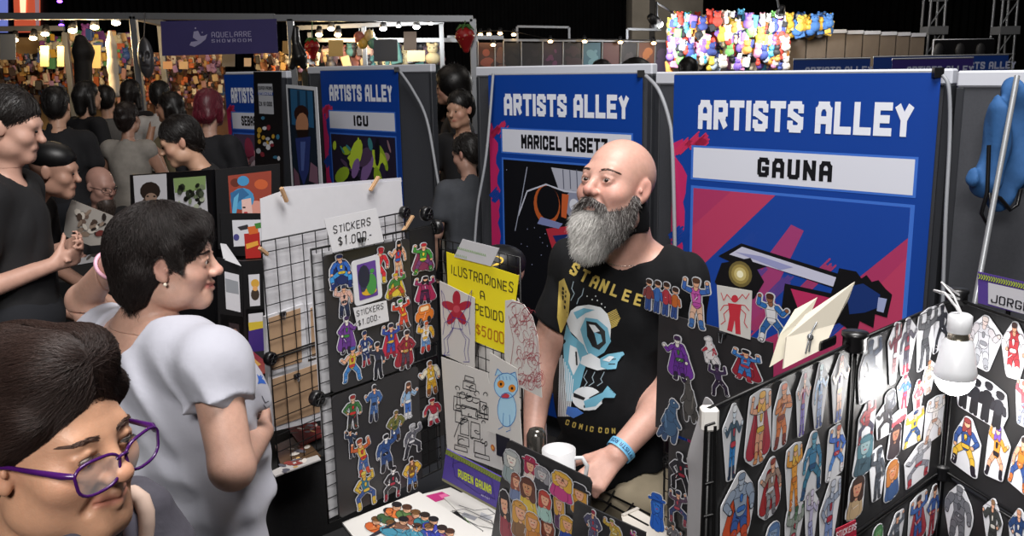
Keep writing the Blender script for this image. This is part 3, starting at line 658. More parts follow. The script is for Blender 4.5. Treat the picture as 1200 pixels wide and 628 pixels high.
table('display_table', [off(nb, -.05, .02), off(nb, .75, .02), off(nb, .75, 1.75), off(nb, .3, 1.75), off(nb, -.05, .95)], TZ-.004, CLOTHB, 'black covered table of the next booth, under the wire grid')
GRIDM = mat('wire_black', '#0b0b0c', .4, metal=.2)
BOARD = mat('board_black', '#2c2b2d', .35, noise=.12, nscale=6); BOARD2 = mat('panel_black', '#1f1f20', .42, noise=.1, nscale=8)
def fig2d(st, c, r):
    """a generic cut-out figure in a unit box: list of (a, b, ra, rb, colour)"""
    o = []; S_ = c.get('s', '#d9a384'); T_ = c['t']; L_ = c.get('l', T_); B_ = c.get('b', L_); H_ = c.get('h', '#3a2a22'); A_ = c.get('a', T_)
    bk = {'bulk': 1.45, 'slim': .8}.get(st, 1); ln = r.uniform(-.03, .03)
    hip = np.array([ln, .47]); nk = np.array([-ln, .78]); hd = np.array([-ln*1.2+r.uniform(-.02, .02), .9])
    if st == 'bust':
        o += [((-.14, .05), (-.1, .38), .12, .1, T_), ((.14, .05), (.1, .38), .12, .1, T_), ((0, .05), (0, .36), .16, .13, T_), ((0, .4), (0, .6), .05, .05, S_), ((-.02, .62), (-.02, .75), .2, .21, H_), ((-.14, .4), (-.12, .7), .09, .1, H_), ((.12, .45), (.12, .7), .08, .1, H_),
              ((0, .56), (0, .7), .11, .14, S_), ((-.1, .84), (.1, .84), .07, .07, H_), ((-.05, .67), (-.04, .67), .015, .015, '#1a1420'), ((.06, .67), (.05, .67), .015, .015, '#1a1420'), ((-.03, .57), (.03, .57), .012, .012, '#b03040')]
        if c.get('hat'): o += [((-.28, .84), (.28, .84), .035, .035, c['hat']), ((-.1, .92), (.1, .92), .1, .1, c['hat'])]
        return o
    if st == 'beast':
        o += [((-.1, .06), (-.12, .3), .06, .08, L_), ((.14, .06), (.12, .3), .06, .09, L_), ((0, .3), (0, .55), .17, .16, T_), ((.2, .2), (.3, .06), .07, .03, L_), ((0, .55), (-.04, .75), .12, .09, T_), ((-.04, .84), (-.14, .82), .085, .05, T_), ((-.13, .5), (-.24, .4), .05, .035, A_), ((.13, .5), (.2, .38), .05, .035, A_),
              ((.1, .3), (.14, .55), .02, .02, c.get('d', '#d0d0d0')), ((.05, .66), (.05, .66), .018, .018, c.get('d', '#d0d0d0')), ((-.07, .86), (-.07, .86), .014, .014, '#f2f2e8')]
        return o
    if st == 'car':
        o += [((-.36, .35), (.36, .35), .16, .16, T_), ((-.22, .55), (.2, .55), .14, .14, T_), ((-.18, .57), (.16, .57), .07, .07, L_), ((-.24, .2), (-.24, .2), .1, .1, '#26262a'), ((.24, .2), (.24, .2), .1, .1, '#26262a')]
        return o
    if st == 'group':
        for i, x in enumerate(np.linspace(-.36, .36, 4)):
            cc = c['g'][i % len(c['g'])]; y = r.uniform(-.04, .05)
            o += [((x-.04, .06), (x-.02, .4), .035, .05, L_), ((x+.05, .06), (x+.02, .4), .035, .05, L_), ((x, .42), (x, .66+y), .075, .085, cc), ((x-.1, .62+y), (x-.13, .42), .035, .028, cc), ((x+.1, .62+y), (x+.13, .42), .035, .028, cc), ((x, .84+y), (x, .84+y), .075, .075, S_), ((x-.02, .89+y), (x+.02, .89+y), .06, .06, H_)]
        return o
    if c.get('cape'):
        sw = r.uniform(-.05, .05); o += [((-.05, .75), (-.17+sw, .2), .08, .12, c['cape']), ((.05, .75), (.17+sw, .2), .08, .12, c['cape']), ((0, .7), (sw, .25), .1, .14, c['cape'])]
    sp = {'stand': .09, 'slim': .06, 'bulk': .12, 'stride': .19, 'crouch': .2, 'arms': .1, 'fly': .05}.get(st, .1)
    for e in (-1, 1):
        ft = np.array([e*sp+ln, .035 if st != 'fly' else .03+.05*(e > 0)]); kn = np.array([e*(sp*.8+(.06 if st == 'crouch' else 0)), .26 if st != 'crouch' else .33])
        if st == 'stride' and e > 0: kn += (.05, .05); ft += (.02, .06)
        o += [(hip+(e*.04, 0), kn, .062*bk, .048*bk, L_), (kn, ft, .048*bk, .032*bk, L_), (kn*.45+ft*.55, ft, .046*bk, .038*bk, B_), (ft, ft+(e*.035, -.005), .033, .025, B_)]
    o += [(hip, nk-(0, .06), .075*bk, .1*bk, T_), (nk-(.09*bk, .05), nk+(.09*bk, -.05), .05*bk, .05*bk, T_), (hip-(.05, 0), hip+(.05, 0), .036, .036, c.get('d', B_))]
    for e in (-1, 1):
        sh = nk+(e*.12*bk, -.045); m_ = r.choice(['down', 'hip', 'up', 'fwd']) if st != 'arms' else 'up'
        if st == 'crossed': m_ = 'x'
        el, hn = {'down': ((.08, -.15), (.09, -.3)), 'hip': ((.12, -.13), (.02, -.25)), 'up': ((.12, .03), (.1, .19)), 'fwd': ((.11, -.11), (.19, -.02)), 'x': ((.06, -.14), (-.1, -.1))}[m_]
        el = sh+(e*el[0], el[1]); hn = sh+(e*hn[0], hn[1])
        o += [(sh, el, .046*bk, .038*bk, A_), (el, hn, .036*bk, .028*bk, c.get('g2', A_)), (hn, hn, .034, .034, c.get('gl', S_))]
    o += [(nk, hd, .04, .045, S_)]
    if c.get('hair', 1) == 2: o += [(hd+(0, .0), hd-(.06, .16), .075, .035, H_), (hd, hd+(.07, -.15), .075, .03, H_)]
    o += [(hd-(0, .02), hd+(0, .015), .058, .062, S_ if not c.get('m') else c['m']), (hd+(-.025, .045), hd+(.025, .045), .046, .046, H_)]
    o += [(hd+(-.02, -.005), hd+(-.018, -.005), .009, .009, '#15121a'), (hd+(.024, -.005), hd+(.022, -.005), .009, .009, '#15121a')]
    if c.get('d'): o += [((0, .66), (0, .6), .03, .02, c['d'])]
    return o
WST = mat('sticker_border', '#cccdd2', .6); INKL = ink('#15131a')
def hull(pts):
    pts = sorted(set((round(a, 5), round(b, 5)) for a, b in pts)); 
    def half(ps):
        h = []
        for p in ps:
            while len(h) > 1 and (h[-1][0]-h[-2][0])*(p[1]-h[-2][1])-(h[-1][1]-h[-2][1])*(p[0]-h[-2][0]) <= 0: h.pop()
            h.append(p)
        return h
    a = half(pts); b = half(pts[::-1]); return a[:-1]+b[:-1]
def capsule(a, b, ra, rb, n=6):
    a = np.array(a, float); b = np.array(b, float); d = b-a; L = np.linalg.norm(d); th = math.atan2(d[1], d[0]) if L > 1e-9 else 0
    return [(b[0]+rb*math.cos(th+t), b[1]+rb*math.sin(th+t)) for t in np.linspace(-math.pi/2, math.pi/2, n)]+[(a[0]+ra*math.cos(th+t), a[1]+ra*math.sin(th+t)) for t in np.linspace(math.pi/2, 3*math.pi/2, n)]
NST = [0]
def sticker(S, box, st, c, label, group, style='tight', k0=.003, name='sticker', up=0):
    """box: pixel x0, y0, x1, y1 of the cut-out on the board S"""
    x0, y0, x1, y1 = box; xm = (x0+x1)/2; ym = (y0+y1)/2
    bt = S.uv(xm, y1, k0); tp = S.uv(xm, y0, k0); lf = S.uv(x0, ym, k0); rt = S.uv(x1, ym, k0); Hh = abs(tp[1]-bt[1]); Wd = abs(rt[0]-lf[0])
    NST[0] += 1; r = random.Random(NST[0]*7+1); o = fig2d(st, c, r); mg = .03 if style == 'tight' else .025
    ex = [min(p[0]-max(ra, 0) for a, b, ra, rb, q in o for p in (a, b)), max(p[0]+max(ra, 0) for a, b, ra, rb, q in o for p in (a, b))]
    ey = [min(p[1]-max(ra, rb) for a, b, ra, rb, q in o for p in (a, b)), max(p[1]+max(ra, rb) for a, b, ra, rb, q in o for p in (a, b))]
    if style == 'hull': Wd *= .9; Hh *= .95
    sx = Wd/(ex[1]-ex[0]+2*mg); sy = Hh/(ey[1]-ey[0]+2*mg); cx = (ex[0]+ex[1])/2; cy = (ey[0]+ey[1])/2
    cen = (tp+bt)/2; flip = r.choice((-1, 1)); ang = r.uniform(-.1, .1)+c.get('rot', 0); ca, sa = math.cos(ang), math.sin(ang)
    def T(p): x = (p[0]-cx)*flip*sx; y = (p[1]-cy)*sy; return (cen[0]+x*ca-y*sa, cen[1]+x*sa+y*ca)
    mb = MB(); caps = [(np.array(a, float), np.array(b, float), ra, rb, q) for a, b, ra, rb, q in o]
    if style == 'hull':
        pts = []
        for a, b, ra, rb, q in caps: pts += capsule(a, b, ra+mg, rb+mg, 7)
        # hull of the figure, slightly pulled in at the waist, as a die-cut border
        S.shape(mb, [T(p) for p in hull(pts)], WST, k0, .001)
    else:
        for i, (a, b, ra, rb, q) in enumerate(caps):
            if ra > .02: S.shape(mb, [T(p) for p in capsule(a, b, ra+mg, rb+mg)], WST, k0-.0004+i*1.2e-5, 0)
    k = k0+.0003
    for i, (a, b, ra, rb, q) in enumerate(caps):
        if ra > .02: S.shape(mb, [T(p) for p in capsule(a, b, ra+.009, rb+.009)], INKL, k+i*6e-5)
        S.shape(mb, [T(p) for p in capsule(a, b, ra, rb)], ink(q), k+i*6e-5+3e-5)
    # a few ink strokes for costume detail
    for j in range(4):
        a, b, ra, rb, q = caps[r.randrange(min(len(caps), 14))]; mid = (a+b)/2; d = np.array([r.uniform(-1, 1), r.uniform(-1, 1)])*ra*.7
        if ra > .03: S.shape(mb, [T(p) for p in capsule(mid-d, mid+d, .006, .006, 3)], ink(r.choice(['#15131a', '#d8d8dc', c.get('d', '#15131a')])), k+len(caps)*6e-5+j*3e-5)
    q = mb.build(name, origin=S.at(bt[0], bt[1], k0)); tag(q, label, 'sticker', group); return q
ORD = ['first', 'second', 'third', 'fourth', 'fifth', 'sixth', 'seventh', 'eighth']
def rowset(S, rows, where, group, style='tight', k0=.003):
    for ri, (rname, items) in enumerate(rows):
        for i, (box, st, c, desc) in enumerate(items):
            dc = desc[2:] if desc.startswith('a ') else desc[3:] if desc.startswith('an ') else desc
            lb = f'sticker of {dc}, '+(ORD[i]+' in ' if len(items) > 1 else 'alone in ')+f'{rname} row, {where}'
            sticker(S, box, st, c, lb, group, style, k0)
def board(name, S, u0, u1, v1, v0, m, label, cat='display board', th=.006, group=None, parts=True, holes=False):
    t = thing(name, label, cat, S.at((u0+u1)/2, v0, 0), group); mb = MB(); r_ = .012
    pts = []
    for cx, cy, a0 in ((u1-r_, v1-r_, 0), (u0+r_, v1-r_, 90), (u0+r_, v0+r_, 180), (u1-r_, v0+r_, 270)):
        for a in np.linspace(a0, a0+90, 5): pts.append((cx+r_*math.cos(math.radians(a)), cy+r_*math.sin(math.radians(a))))
    S.shape(mb, pts, m, 0, th); mb.build('panel', t); return t
def wire_grid(name, S, u0, u1, v1, v0, label, step=.034, r=.0014, group='black wire grid panels', k=-.012):
    t = thing(name, label, 'wire grid', S.at((u0+u1)/2, v0, k), group); mb = MB()
    for i in range(int((u1-u0)/step)+1): u = u0+i*step; mb.tube([S.at(u, v0, k), S.at(u, v1, k)], r, GRIDM, 5)
    for i in range(int((v1-v0)/step)+1): v = v0+i*step; mb.tube([S.at(u0, v, k+.002), S.at(u1, v, k+.002)], r, GRIDM, 5)
    mb.build('wires', t); mb = MB(); mb.tube([S.at(u0, v0, k), S.at(u1, v0, k), S.at(u1, v1, k), S.at(u0, v1, k)], .003, GRIDM, 6, closed=True); mb.build('frame', t); return t
def connector(S, u, v, label='round black plastic connector', k=0, r=.02, group='round black connectors on the grid corners'):
    mb = MB(); c = S.at(u, v, k); mb.lathe(c, [(0, -.012), (r, -.012), (r*1.05, -.004), (r, .006), (r*.7, .01), (r*.66, .006), (r*.2, .006), (r*.18, .011), (0, .011)], BLACKP, 16, S.n)
    for a in range(6): d = S.ux*math.cos(a*1.047)+S.uy*math.sin(a*1.047); mb.cyl(c+d*r*.2+S.n*.008, c+d*r*.8+S.n*.009, .0016, .0016, BLACKP, 5)
    return tag(mb.build('connector', origin=c), label, 'connector', group)
# ---------------- left board wall
lTL = PZ(380, 300, 1.48); lTR = PZ(480, 279, 1.48)
SL = Sheet([*lTL[:2], 1.48], [*lTR[:2], 1.48])
u1 = SL.uv(480, 279)[0]
vm = SL.uv(395, 461)[1]; vb = SL.uv(410, 602)[1]; um = SL.uv(395, 461)[0]
board('sticker_board', SL, -.002, u1, 0, vm+.004, BOARD, 'upper dark sticker board at the left, under the handwritten price card', group='dark boards of stickers on the left stand')
board('sticker_board', SL, -.002, u1+.012, vm-.004, vb, BOARD, 'lower dark sticker board at the left, standing on the table by the colour prints', group='dark boards of stickers on the left stand')
wire_grid('wire_grid', SL, -.03, u1+.1, .02, vm+.002, 'wire grid behind the upper left sticker board')
wire_grid('wire_grid', SL, -.03, u1+.1, vm-.002, vb-.005, 'wire grid behind the lower left sticker board')
mb = MB(); SL.shape(mb, [(-.028, .004), (u1*.9, .004), (u1*.9, vb), (-.022, vb)], WHITEP, -.022, .002); tag(mb.build('backing_sheet'), 'tall white sheet edge showing behind the left sticker boards', 'paper')
SR = Sheet(SL.at(u1+.006, .02, -.004), SL.at(u1+.1, .02, -.004))
mb = MB(); SR.shape(mb, [(0, 0), (.095, 0), (.095, -.33), (0, -.33)], BOARD2, 0, .004); tag(mb.build('sticker_strip'), 'narrow black strip of four stickers right of the upper left board', 'display board')
GL1 = 'cut-out stickers on the upper left board'; GL2 = 'cut-out stickers on the lower left board'
D = dict
rowset(SL, [
 ('top', [((384, 297, 415, 340), 'crouch', D(t='#2d62b8', l='#3b8fd0', b='#1b2f6e', h='#1c2c60', cape='#1a2a5c', d='#c8b23a'), 'a blue caped figure crouching'),
          ((428, 289, 457, 334), 'stride', D(t='#c4283a', l='#c4283a', b='#c8a62a', h='#b32334', m='#c4283a', d='#d8b83a'), 'a red runner with golden boots'),
          ((455, 281, 477, 326), 'stand', D(t='#b4303c', l='#caa080', b='#b03038', h='#1b1718', hair=2, a='#d9a384', d='#2a5aa8'), 'a black haired figure in red and blue')]),
 ('second', [((390, 333, 415, 374), 'bulk', D(t='#d0a79a', l='#23304e', b='#16203a', h='#26304a', a='#caa296', d='#262633'), 'a broad pale figure in navy trousers'),
          ((452, 319, 477, 352), 'stride', D(t='#3c7a3a', l='#b2472e', b='#7a5a22', h='#c0a02c', cape='#c9b23c'), 'a green figure with a yellow cape')]),
 ('third', [((459, 349, 483, 388), 'arms', D(t='#c8412a', l='#c8412a', b='#5a3020', h='#3c7f3a', s='#e4ded8', d='#d2a030'), 'an orange red suited figure with raised arms')]),
 ('fourth', [((394, 369, 420, 416), 'stand', D(t='#6a3a8c', l='#5c3180', b='#2a2034', h='#3d2b55', s='#d8d4cc', cape='#6a3a8c', d='#3c7a3a'), 'a purple suited figure'),
          ((420, 386, 439, 430), 'stand', D(t='#243a70', l='#202f5c', b='#8c2530', h='#1e2c58', d='#c8c8cc'), 'a navy figure'),
          ((446, 378, 470, 421), 'arms', D(t='#30489a', l='#384a96', b='#8c2234', h='#22243c', cape='#b02540', d='#c8a03a'), 'a blue figure in a red cape'),
          ((463, 386, 488, 434), 'stand', D(t='#8c2634', l='#4c3a48', b='#3a2a2e', h='#2a2022', cape='#8e2230', d='#a8843a'), 'a dark red cloaked figure')]),
 ('bottom', [((398, 405, 427, 450), 'stride', D(t='#c8a83a', l='#3a78b8', b='#3a78b8', h='#3a5f9a', a='#d9a384', d='#b03a3a'), 'a yellow and blue figure'),
          ((431, 400, 452, 446), 'stand', D(t='#2a2e40', l='#20222e', b='#121218', h='#1e1c22', a='#2a2e40'), 'a figure in a dark coat')])], 'upper left board', GL1)
c = SL.uv(429, 328); mb = MB()
def rrect(S, mb, c, w_, h_, m, k, r_=.008, th=0, rot=0):
    pts = []
    for cx, cy, a0 in ((w_/2-r_, h_/2-r_, 0), (-w_/2+r_, h_/2-r_, 90), (-w_/2+r_, -h_/2+r_, 180), (w_/2-r_, -h_/2+r_, 270)):
        for a in np.linspace(a0, a0+90, 4):
            x, y = cx+r_*math.cos(math.radians(a)), cy+r_*math.sin(math.radians(a)); pts.append((c[0]+x*math.cos(rot)-y*math.sin(rot), c[1]+x*math.sin(rot)+y*math.cos(rot)))
    S.shape(mb, pts, m, k, th)
rrect(SL, mb, c, .094, .118, WST, .005, .01, .003, .04); rrect(SL, mb, c, .064, .094, ink('#5a3a8c'), .0056, .003, 0, .04)
for (dx, dy, rx, ry, cc) in ((-.012, .012, .02, .03, '#20243a'), (.012, -.012, .018, .028, '#3f8a44'), (-.012, .02, .009, .012, '#c09a80'), (.012, .004, .01, .012, '#d8d4cc'), (.004, -.03, .026, .01, '#c8a02c'), (-.016, -.012, .01, .016, '#2c3450'), (.016, .022, .008, .006, '#3f8a44')): SL.disc(mb, (c[0]+dx, c[1]+dy), rx, ink(cc), .006+abs(dx)*.02+ry*.01, 12, ry)
tag(mb.build('framed_sticker'), 'white framed card sticker with a purple and green scene on the upper left board', 'sticker')
rowset(SR, [('top', [((482, 284, 509, 322), 'stride', D(t='#3c8a3c', l='#6a3a6c', b='#3c7a3a', h='#b02a34', d='#d0c040', cape='#7a3050'), 'a green figure with red hair')]),
 ('second', [((484, 323, 511, 357), 'arms', D(t='#8c2a58', l='#4a2444', b='#2c1c30', h='#1e1820', hair=2, cape='#a02a50'), 'dark and magenta figures')]),
 ('third', [((486, 356, 509, 380), 'car', D(t='#d0742a', l='#e8c89a'), 'an orange van')]),
 ('bottom', [((488, 376, 510, 414), 'bulk', D(t='#d8d0c4', l='#5b86b8', b='#b03a30', h='#b8502a', d='#d0a030', a='#d0a030'), 'a white, yellow and blue figure')])], 'the narrow strip', 'cut-out stickers on the narrow strip')
for box, st, cc, lab in [((490, 422, 517, 466), 'bulk', D(t='#d0a83a', l='#c89a30', b='#7a4a20', h='#6a4424', d='#d8d4c4', a='#d8d0b8'), 'sticker of a broad yellow clad figure, upper of two below the narrow strip'),
                        ((495, 466, 518, 499), 'stand', D(t='#a83040', l='#d4d0cc', b='#a83040', h='#8c2430', hat='#a83040'), 'sticker of a red and white figure, lower of two below the narrow strip')]:
    sticker(SL, box, st, cc, lab, GL2)
rowset(SL, [
 ('top', [((400, 462, 425, 505), 'stand', D(t='#3a6a3a', l='#26262a', b='#3a3a30', h='#8c2a2a', s='#caa288', d='#b8302c'), 'a green and red figure with black trousers'),
          ((426, 450, 449, 496), 'bulk', D(t='#3a5f96', l='#3b5c90', b='#24283a', h='#2a2a30', a='#3a5f96'), 'a figure in blue overalls'),
          ((469, 446, 491, 491), 'slim', D(t='#88a8c8', l='#3a64b0', b='#d0d0d4', h='#5a3a2a', hair=2), 'a light blue figure with brown hair')]),
 ('second', [((404, 500, 420, 538), 'stand', D(t='#26344c', l='#1c2438', h='#181820'), 'a small dark blue figure'),
          ((452, 480, 476, 519), 'bulk', D(t='#6a6a34', l='#3a5080', b='#3a2c20', h='#6a5a30', s='#b88c60', d='#3a4a26'), 'a broad olive green figure'),
          ((471, 496, 496, 536), 'stride', D(t='#5c5c66', l='#34343c', b='#2a2a30', h='#a8a8ac', s='#8a8a90', d='#c8c8cc'), 'a grey and black beast-like figure')]),
 ('third', [((410, 512, 437, 560), 'arms', D(t='#d0a83c', l='#3a5a90', b='#b8442a', h='#8c3a24', a='#b85a30', d='#b8302c'), 'a yellow and orange figure waving'),
          ((440, 507, 468, 553), 'bulk', D(t='#2c4a80', l='#2a4474', b='#16181f', h='#16161c', s='#dcdcdc'), 'a pale faced figure in navy')]),
 ('bottom', [((414, 550, 442, 597), 'crouch', D(t='#2f6f86', l='#34508c', b='#c8a83c', h='#c8b44a', s='#caa040', d='#d0b040', a='#c8a83c'), 'a teal and gold figure crouching'),
          ((449, 546, 471, 586), 'crouch', D(t='#1e1c22', l='#26242a', b='#8c1e30', h='#121216', s='#e0dcdc', d='#a0243a'), 'a black and crimson figure'),
          ((471, 534, 495, 576), 'bulk', D(t='#7a5430', l='#3462a8', b='#3a2a20', h='#241a14', a='#d0a83c', d='#d0a83c'), 'a brown and yellow figure in blue trousers')])], 'lower left board', GL2)
for px, py in ((374, 463), (309, 418)): pass
connector(SL, -.04, vm, 'round black connector at the left seam of the two left sticker boards', k=-.01); connector(SL, u1+.1, .05, 'round black connector high right of the upper left sticker board', k=-.03)
# handwritten price cards
def card(name, S, a, wpx_b, hpx, lines, label, m=WHITEP, k=.006, cm='#14141a', clip=True, cat='sign', jit=.03):
    pass
HAND = ink('#17171c')
def quadcard(name, S, corners, lines, label, m=None, k=.01, cat='sign', inkc=None, weight=.11, jit=.035, clips=()):
    """corners in pixels: tl, tr, br, bl; lines: (text, a, b, cap height px)"""
    t = thing(name, label, cat, S.at(*S.uv(*corners[2]), k)); mb = MB(); S.pxshape(mb, corners, m or WHITEP, k, .0012); mb.build('sheet', t)
    if lines:
        mb = MB()
        for i, L in enumerate(lines): S.pxtext(mb, L[0], L[1], L[2], L[3], L[4] if len(L) > 4 else (inkc or HAND), k+.0004, weight=weight, jit=jit, r=random.Random(i+3))
        mb.build('lettering', t)
    for cx, cy in clips: clip_at(S, cx, cy, k, t)
    return t
def clip_at(S, px, py, k, t):
    q = S.uv(px, py); mb = MB(); mb.box(S.at(q[0], q[1]+.006, k+.001), (.022, .012, .009), BLACKP, np.array([S.ux, S.uy, S.n]), .002)
    mb.tube([S.at(q[0]-.006, q[1]+.01, k+.005), S.at(q[0]-.003, q[1]-.012, k+.006), S.at(q[0]+.003, q[1]-.012, k+.006), S.at(q[0]+.006, q[1]+.01, k+.005)], .0009, ALU, 5); mb.build('binder_clip', t)
quadcard('price_card', SL, [(380, 257), (441, 244), (450, 283), (390, 296)], [('STICKERS', (391, 274), (434, 264), 9.5), ("$1.000.-", (397, 288), (436, 280), 11)], 'handwritten card reading STICKERS $1.000.- above the left sticker board', k=.014, clips=[(419, 283)])
quadcard('price_card', SL, [(414, 361), (453, 352), (456, 376), (420, 387)], [('STICKERS', (418, 371), (449, 362), 7), ("$1.000.-", (420, 382), (446, 374), 7)], 'small handwritten card reading STICKERS $1.000.- among the stickers of the upper left board', k=.007, clips=[])
# ---------------- wire grid with the big white sheet, left of the sticker boards
SMm = Sheet([-.716, 2.586, 1.45], [-.359, 3.104, 1.45])
wire_grid('wire_grid', SMm, 0, .62, 0, -.345, 'upper wire grid with a white sheet clipped behind it', .052, .0016, k=.004)
wire_grid('wire_grid', SMm, 0, .62, -.352, -.693, 'lower wire grid in front of brown cardboard frame backs', .052, .0016, k=.004)
KRAFT = mat('kraft_board', '#a88a6c', .85, noise=.05, nscale=40); WOODP = mat('peg_wood', '#c9a27a', .7)
t = thing('paper_sheet', 'large blank white sheet pegged on top of the upper wire grid', 'paper', SMm.at(.3, -.33, -.01))
mb = MB(); SMm.pxshape(mb, [(305, 233), (330, 224), (470, 211), (476, 300), (476, 360), (312, 392)], WHITEP, -.012, .002); mb.build('sheet', t)
mb = MB(); SMm.pxshape(mb, [(330, 224), (332, 219), (470, 208), (471, 213)], mat('paper_white2', '#bebec6', .7), -.016, .002); mb.build('rear_sheet', t)
for i, (a, b, L) in enumerate([((327, 222), (334, 234), 'wooden peg at the upper left corner of the large white sheet'), ((439, 209), (434, 221), 'wooden peg at the middle of the top edge of the large white sheet'), ((479, 255), (473, 268), 'wooden peg at the right end of the upper wire grid'), ((302, 291), (311, 297), 'wooden peg at the left edge of the upper wire grid')]):
    A = SMm.at(*SMm.uv(*a), .012); B = SMm.at(*SMm.uv(*b), .004); mb = MB(); d = unit(B-A); n = SMm.n
    ax = np.array([d, np.cross(n, d), n]); L_ = np.linalg.norm(B-A)*1.4
    mb.box((A+B)/2+n*.004, (L_, .010, .004), WOODP, ax, .001); mb.box((A+B)/2-n*.003, (L_, .010, .004), WOODP, ax, .001); mb.cyl((A+B)/2-n*.006-np.cross(n, d)*.007, (A+B)/2-n*.006+np.cross(n, d)*.007, .002, .002, ALU, 6)
    tag(mb.build('clothes_peg'), L, 'clothes peg', 'wooden clothes pegs')
for i, (cs, cs2, L) in enumerate([([(311, 371), (356, 356), (362, 435), (314, 442)], [(315, 373), (352, 361), (354, 424), (318, 434)], 'upper left'), ([(360, 357), (386, 350), (387, 414), (362, 421)], [(364, 361), (383, 356), (383, 411), (366, 417)], 'upper right'), ([(314, 441), (384, 418), (386, 490), (318, 506)], [(318, 445), (382, 423), (383, 480), (322, 500)], 'lower')]):
    t = thing('frame_back', L+' white edged frame with brown cardboard back behind the wire grid', 'picture frame', SMm.at(*SMm.uv(*cs[3])), 'frames seen from behind through the wire grid')
    mb = MB(); SMm.pxshape(mb, cs, WHITEP, -.004, .012); mb.build('frame', t); mb = MB(); SMm.pxshape(mb, cs2, KRAFT, -.002, .002); mb.build('cardboard_back', t)
    clip_at(SMm, (cs2[0][0]+cs2[1][0])/2-2, cs2[0][1]-3, 0, t)
for u, v, L in ((0, -.348, 'round black connector at the left middle of the white backed wire grid'), (.62, -.0, 'round black connector at the far top end of the white backed wire grid'), (.36, -.35, 'round black connector on the middle seam of the white backed wire grid')): connector(SMm, u, v, L, k=.008)
# glossy magazines on the next booth's table, seen through the lower grid
def flat(name, corners, z, m, label, cat='print', th=.002, marks=(), mx=None):
    """sheet lying on a table: corners in pixels, height z"""
    q = [PZ(*c, z) for c in corners]; S = Sheet(q[0], q[1], q[3]-q[0]); t_ = thing(name, label, cat, q[0]); mb = MB(); S.pxshape(mb, corners, m, 0, th); mb.build('sheet', t_); return S, t_
for i, (cs, cc, L) in enumerate([([(322, 522), (352, 508), (376, 534), (330, 548)], '#5c4632', 'glossy magazine with brown cover at the foot of the wire grid, left one'), ([(336, 500), (366, 488), (380, 510), (352, 522)], '#7a2f2c', 'glossy red and silver magazine at the foot of the wire grid, right one'), ([(318, 552), (330, 546), (372, 533), (376, 538), (322, 558)], '#c9c6c4', 'white magazine lowest at the foot of the wire grid')]):
    S, t_ = flat('magazine', cs, TZ+.004+.005*i, mat('mag'+cc, cc, .2), L, 'magazine', .004); mb = MB(); r = random.Random(i)
    c0 = np.mean([S.uv(*c) for c in cs], 0)
    for j in range(14): S.disc(mb, (c0[0]+r.uniform(-.05, .05), c0[1]+r.uniform(-.03, .03)), r.uniform(.008, .02), ink(r.choice(['#c8a060', '#e0d8d0', '#3a2c24', '#8c3a34', '#5a5a66'])), .0004+j*.0001, 10, r.uniform(.004, .01), r.uniform(0, 3))
    mb.build('cover_art', t_)
# ---------------- drawings hanging in the middle of the booth, on a black wire grid
cTL = P(512, 300, 2.50); cTR = P(640, 345, 2.20)
SC_ = Sheet([*P(516, 330, 2.50)[:2], 1.38], [*P(636, 400, 2.16)[:2], 1.38])
wire_grid('wire_grid', SC_, -.01, .345, SC_.uv(520, 282)[1], SC_.uv(520, 545)[1], 'wire grid that holds the drawings in the middle of the booth', .034, .0013, k=-.006)
YEL = mat('paper_yellow', '#f0df1e', .6)
INKY = ink('#4a4416')
quadcard('price_sign', SC_, [(523, 295), (608, 323), (596, 416), (527, 388)], [('ILUSTRACIONES', (529, 321), (601, 344), 11.5), ('A', (563, 350), (569, 352), 10.5), ('PEDIDO', (556, 368), (590, 378), 12), ('$5000', (558, 392), (591, 404), 13, ink('#b4741c'))], 'yellow handwritten sign reading ILUSTRACIONES A PEDIDO $5000', m=YEL, k=.004, inkc=INKY, weight=.13, jit=.05)
S2 = SC_
t = quadcard('name_card', SC_, [(542, 280), (585, 291), (575, 312), (532, 301)], [], 'small white card with green writing clipped above the yellow sign', k=.012, cat='card')
mb = MB(); r = random.Random(8)
for y in (0, 1):
    A = SC_.uv(541-y*2, 291+y*8); B = SC_.uv(575-y*20, 300+y*3)
    for i in range(18 if not y else 6):
        p_ = A+(B-A)*i/18*(1 if not y else 2.6); SC_.line(mb, [p_, p_+np.array([.002, .006]), p_+np.array([.004, 0])], .0012, ink('#6aa62a'), .0135)
mb.build('lettering', t)
PK = mat('paper_cream', '#cbc9c5', .7)
def drawing(S, corners, label, strokes, fills=(), k=.01, w=.0018, m=None):
    t = thing('drawing', label, 'drawing', S.at(*S.uv(*corners[-2]), k)); mb = MB(); S.pxshape(mb, corners, m or PK, k, .0015); mb.build('sheet', t); mb = MB(); kk = k+.0003
    for i, (col, pts) in enumerate(fills): S.pxshape(mb, pts, ink(col), kk+i*.00006)
    for i, (col, pts, *ww) in enumerate(strokes): S.line(mb, pts, ww[0] if ww else w, ink(col), kk+.001+i*.00003, px=True)
    mb.build('ink_lines', t); return t
V = '#3c2f8c'; R1 = '#a8243a'
fl = []; sk = []
for a in range(5):
    th = -1.57+a*1.257; cx, cy = 535+9*math.cos(th), 362+12*math.sin(th); fl.append((R1, el_px(cx, cy, 9.5, 4.8, 12, math.atan2(12*math.sin(th), 9*math.cos(th)))))
fl.append(('#c24a5a', el_px(535, 362, 4, 4.5)))
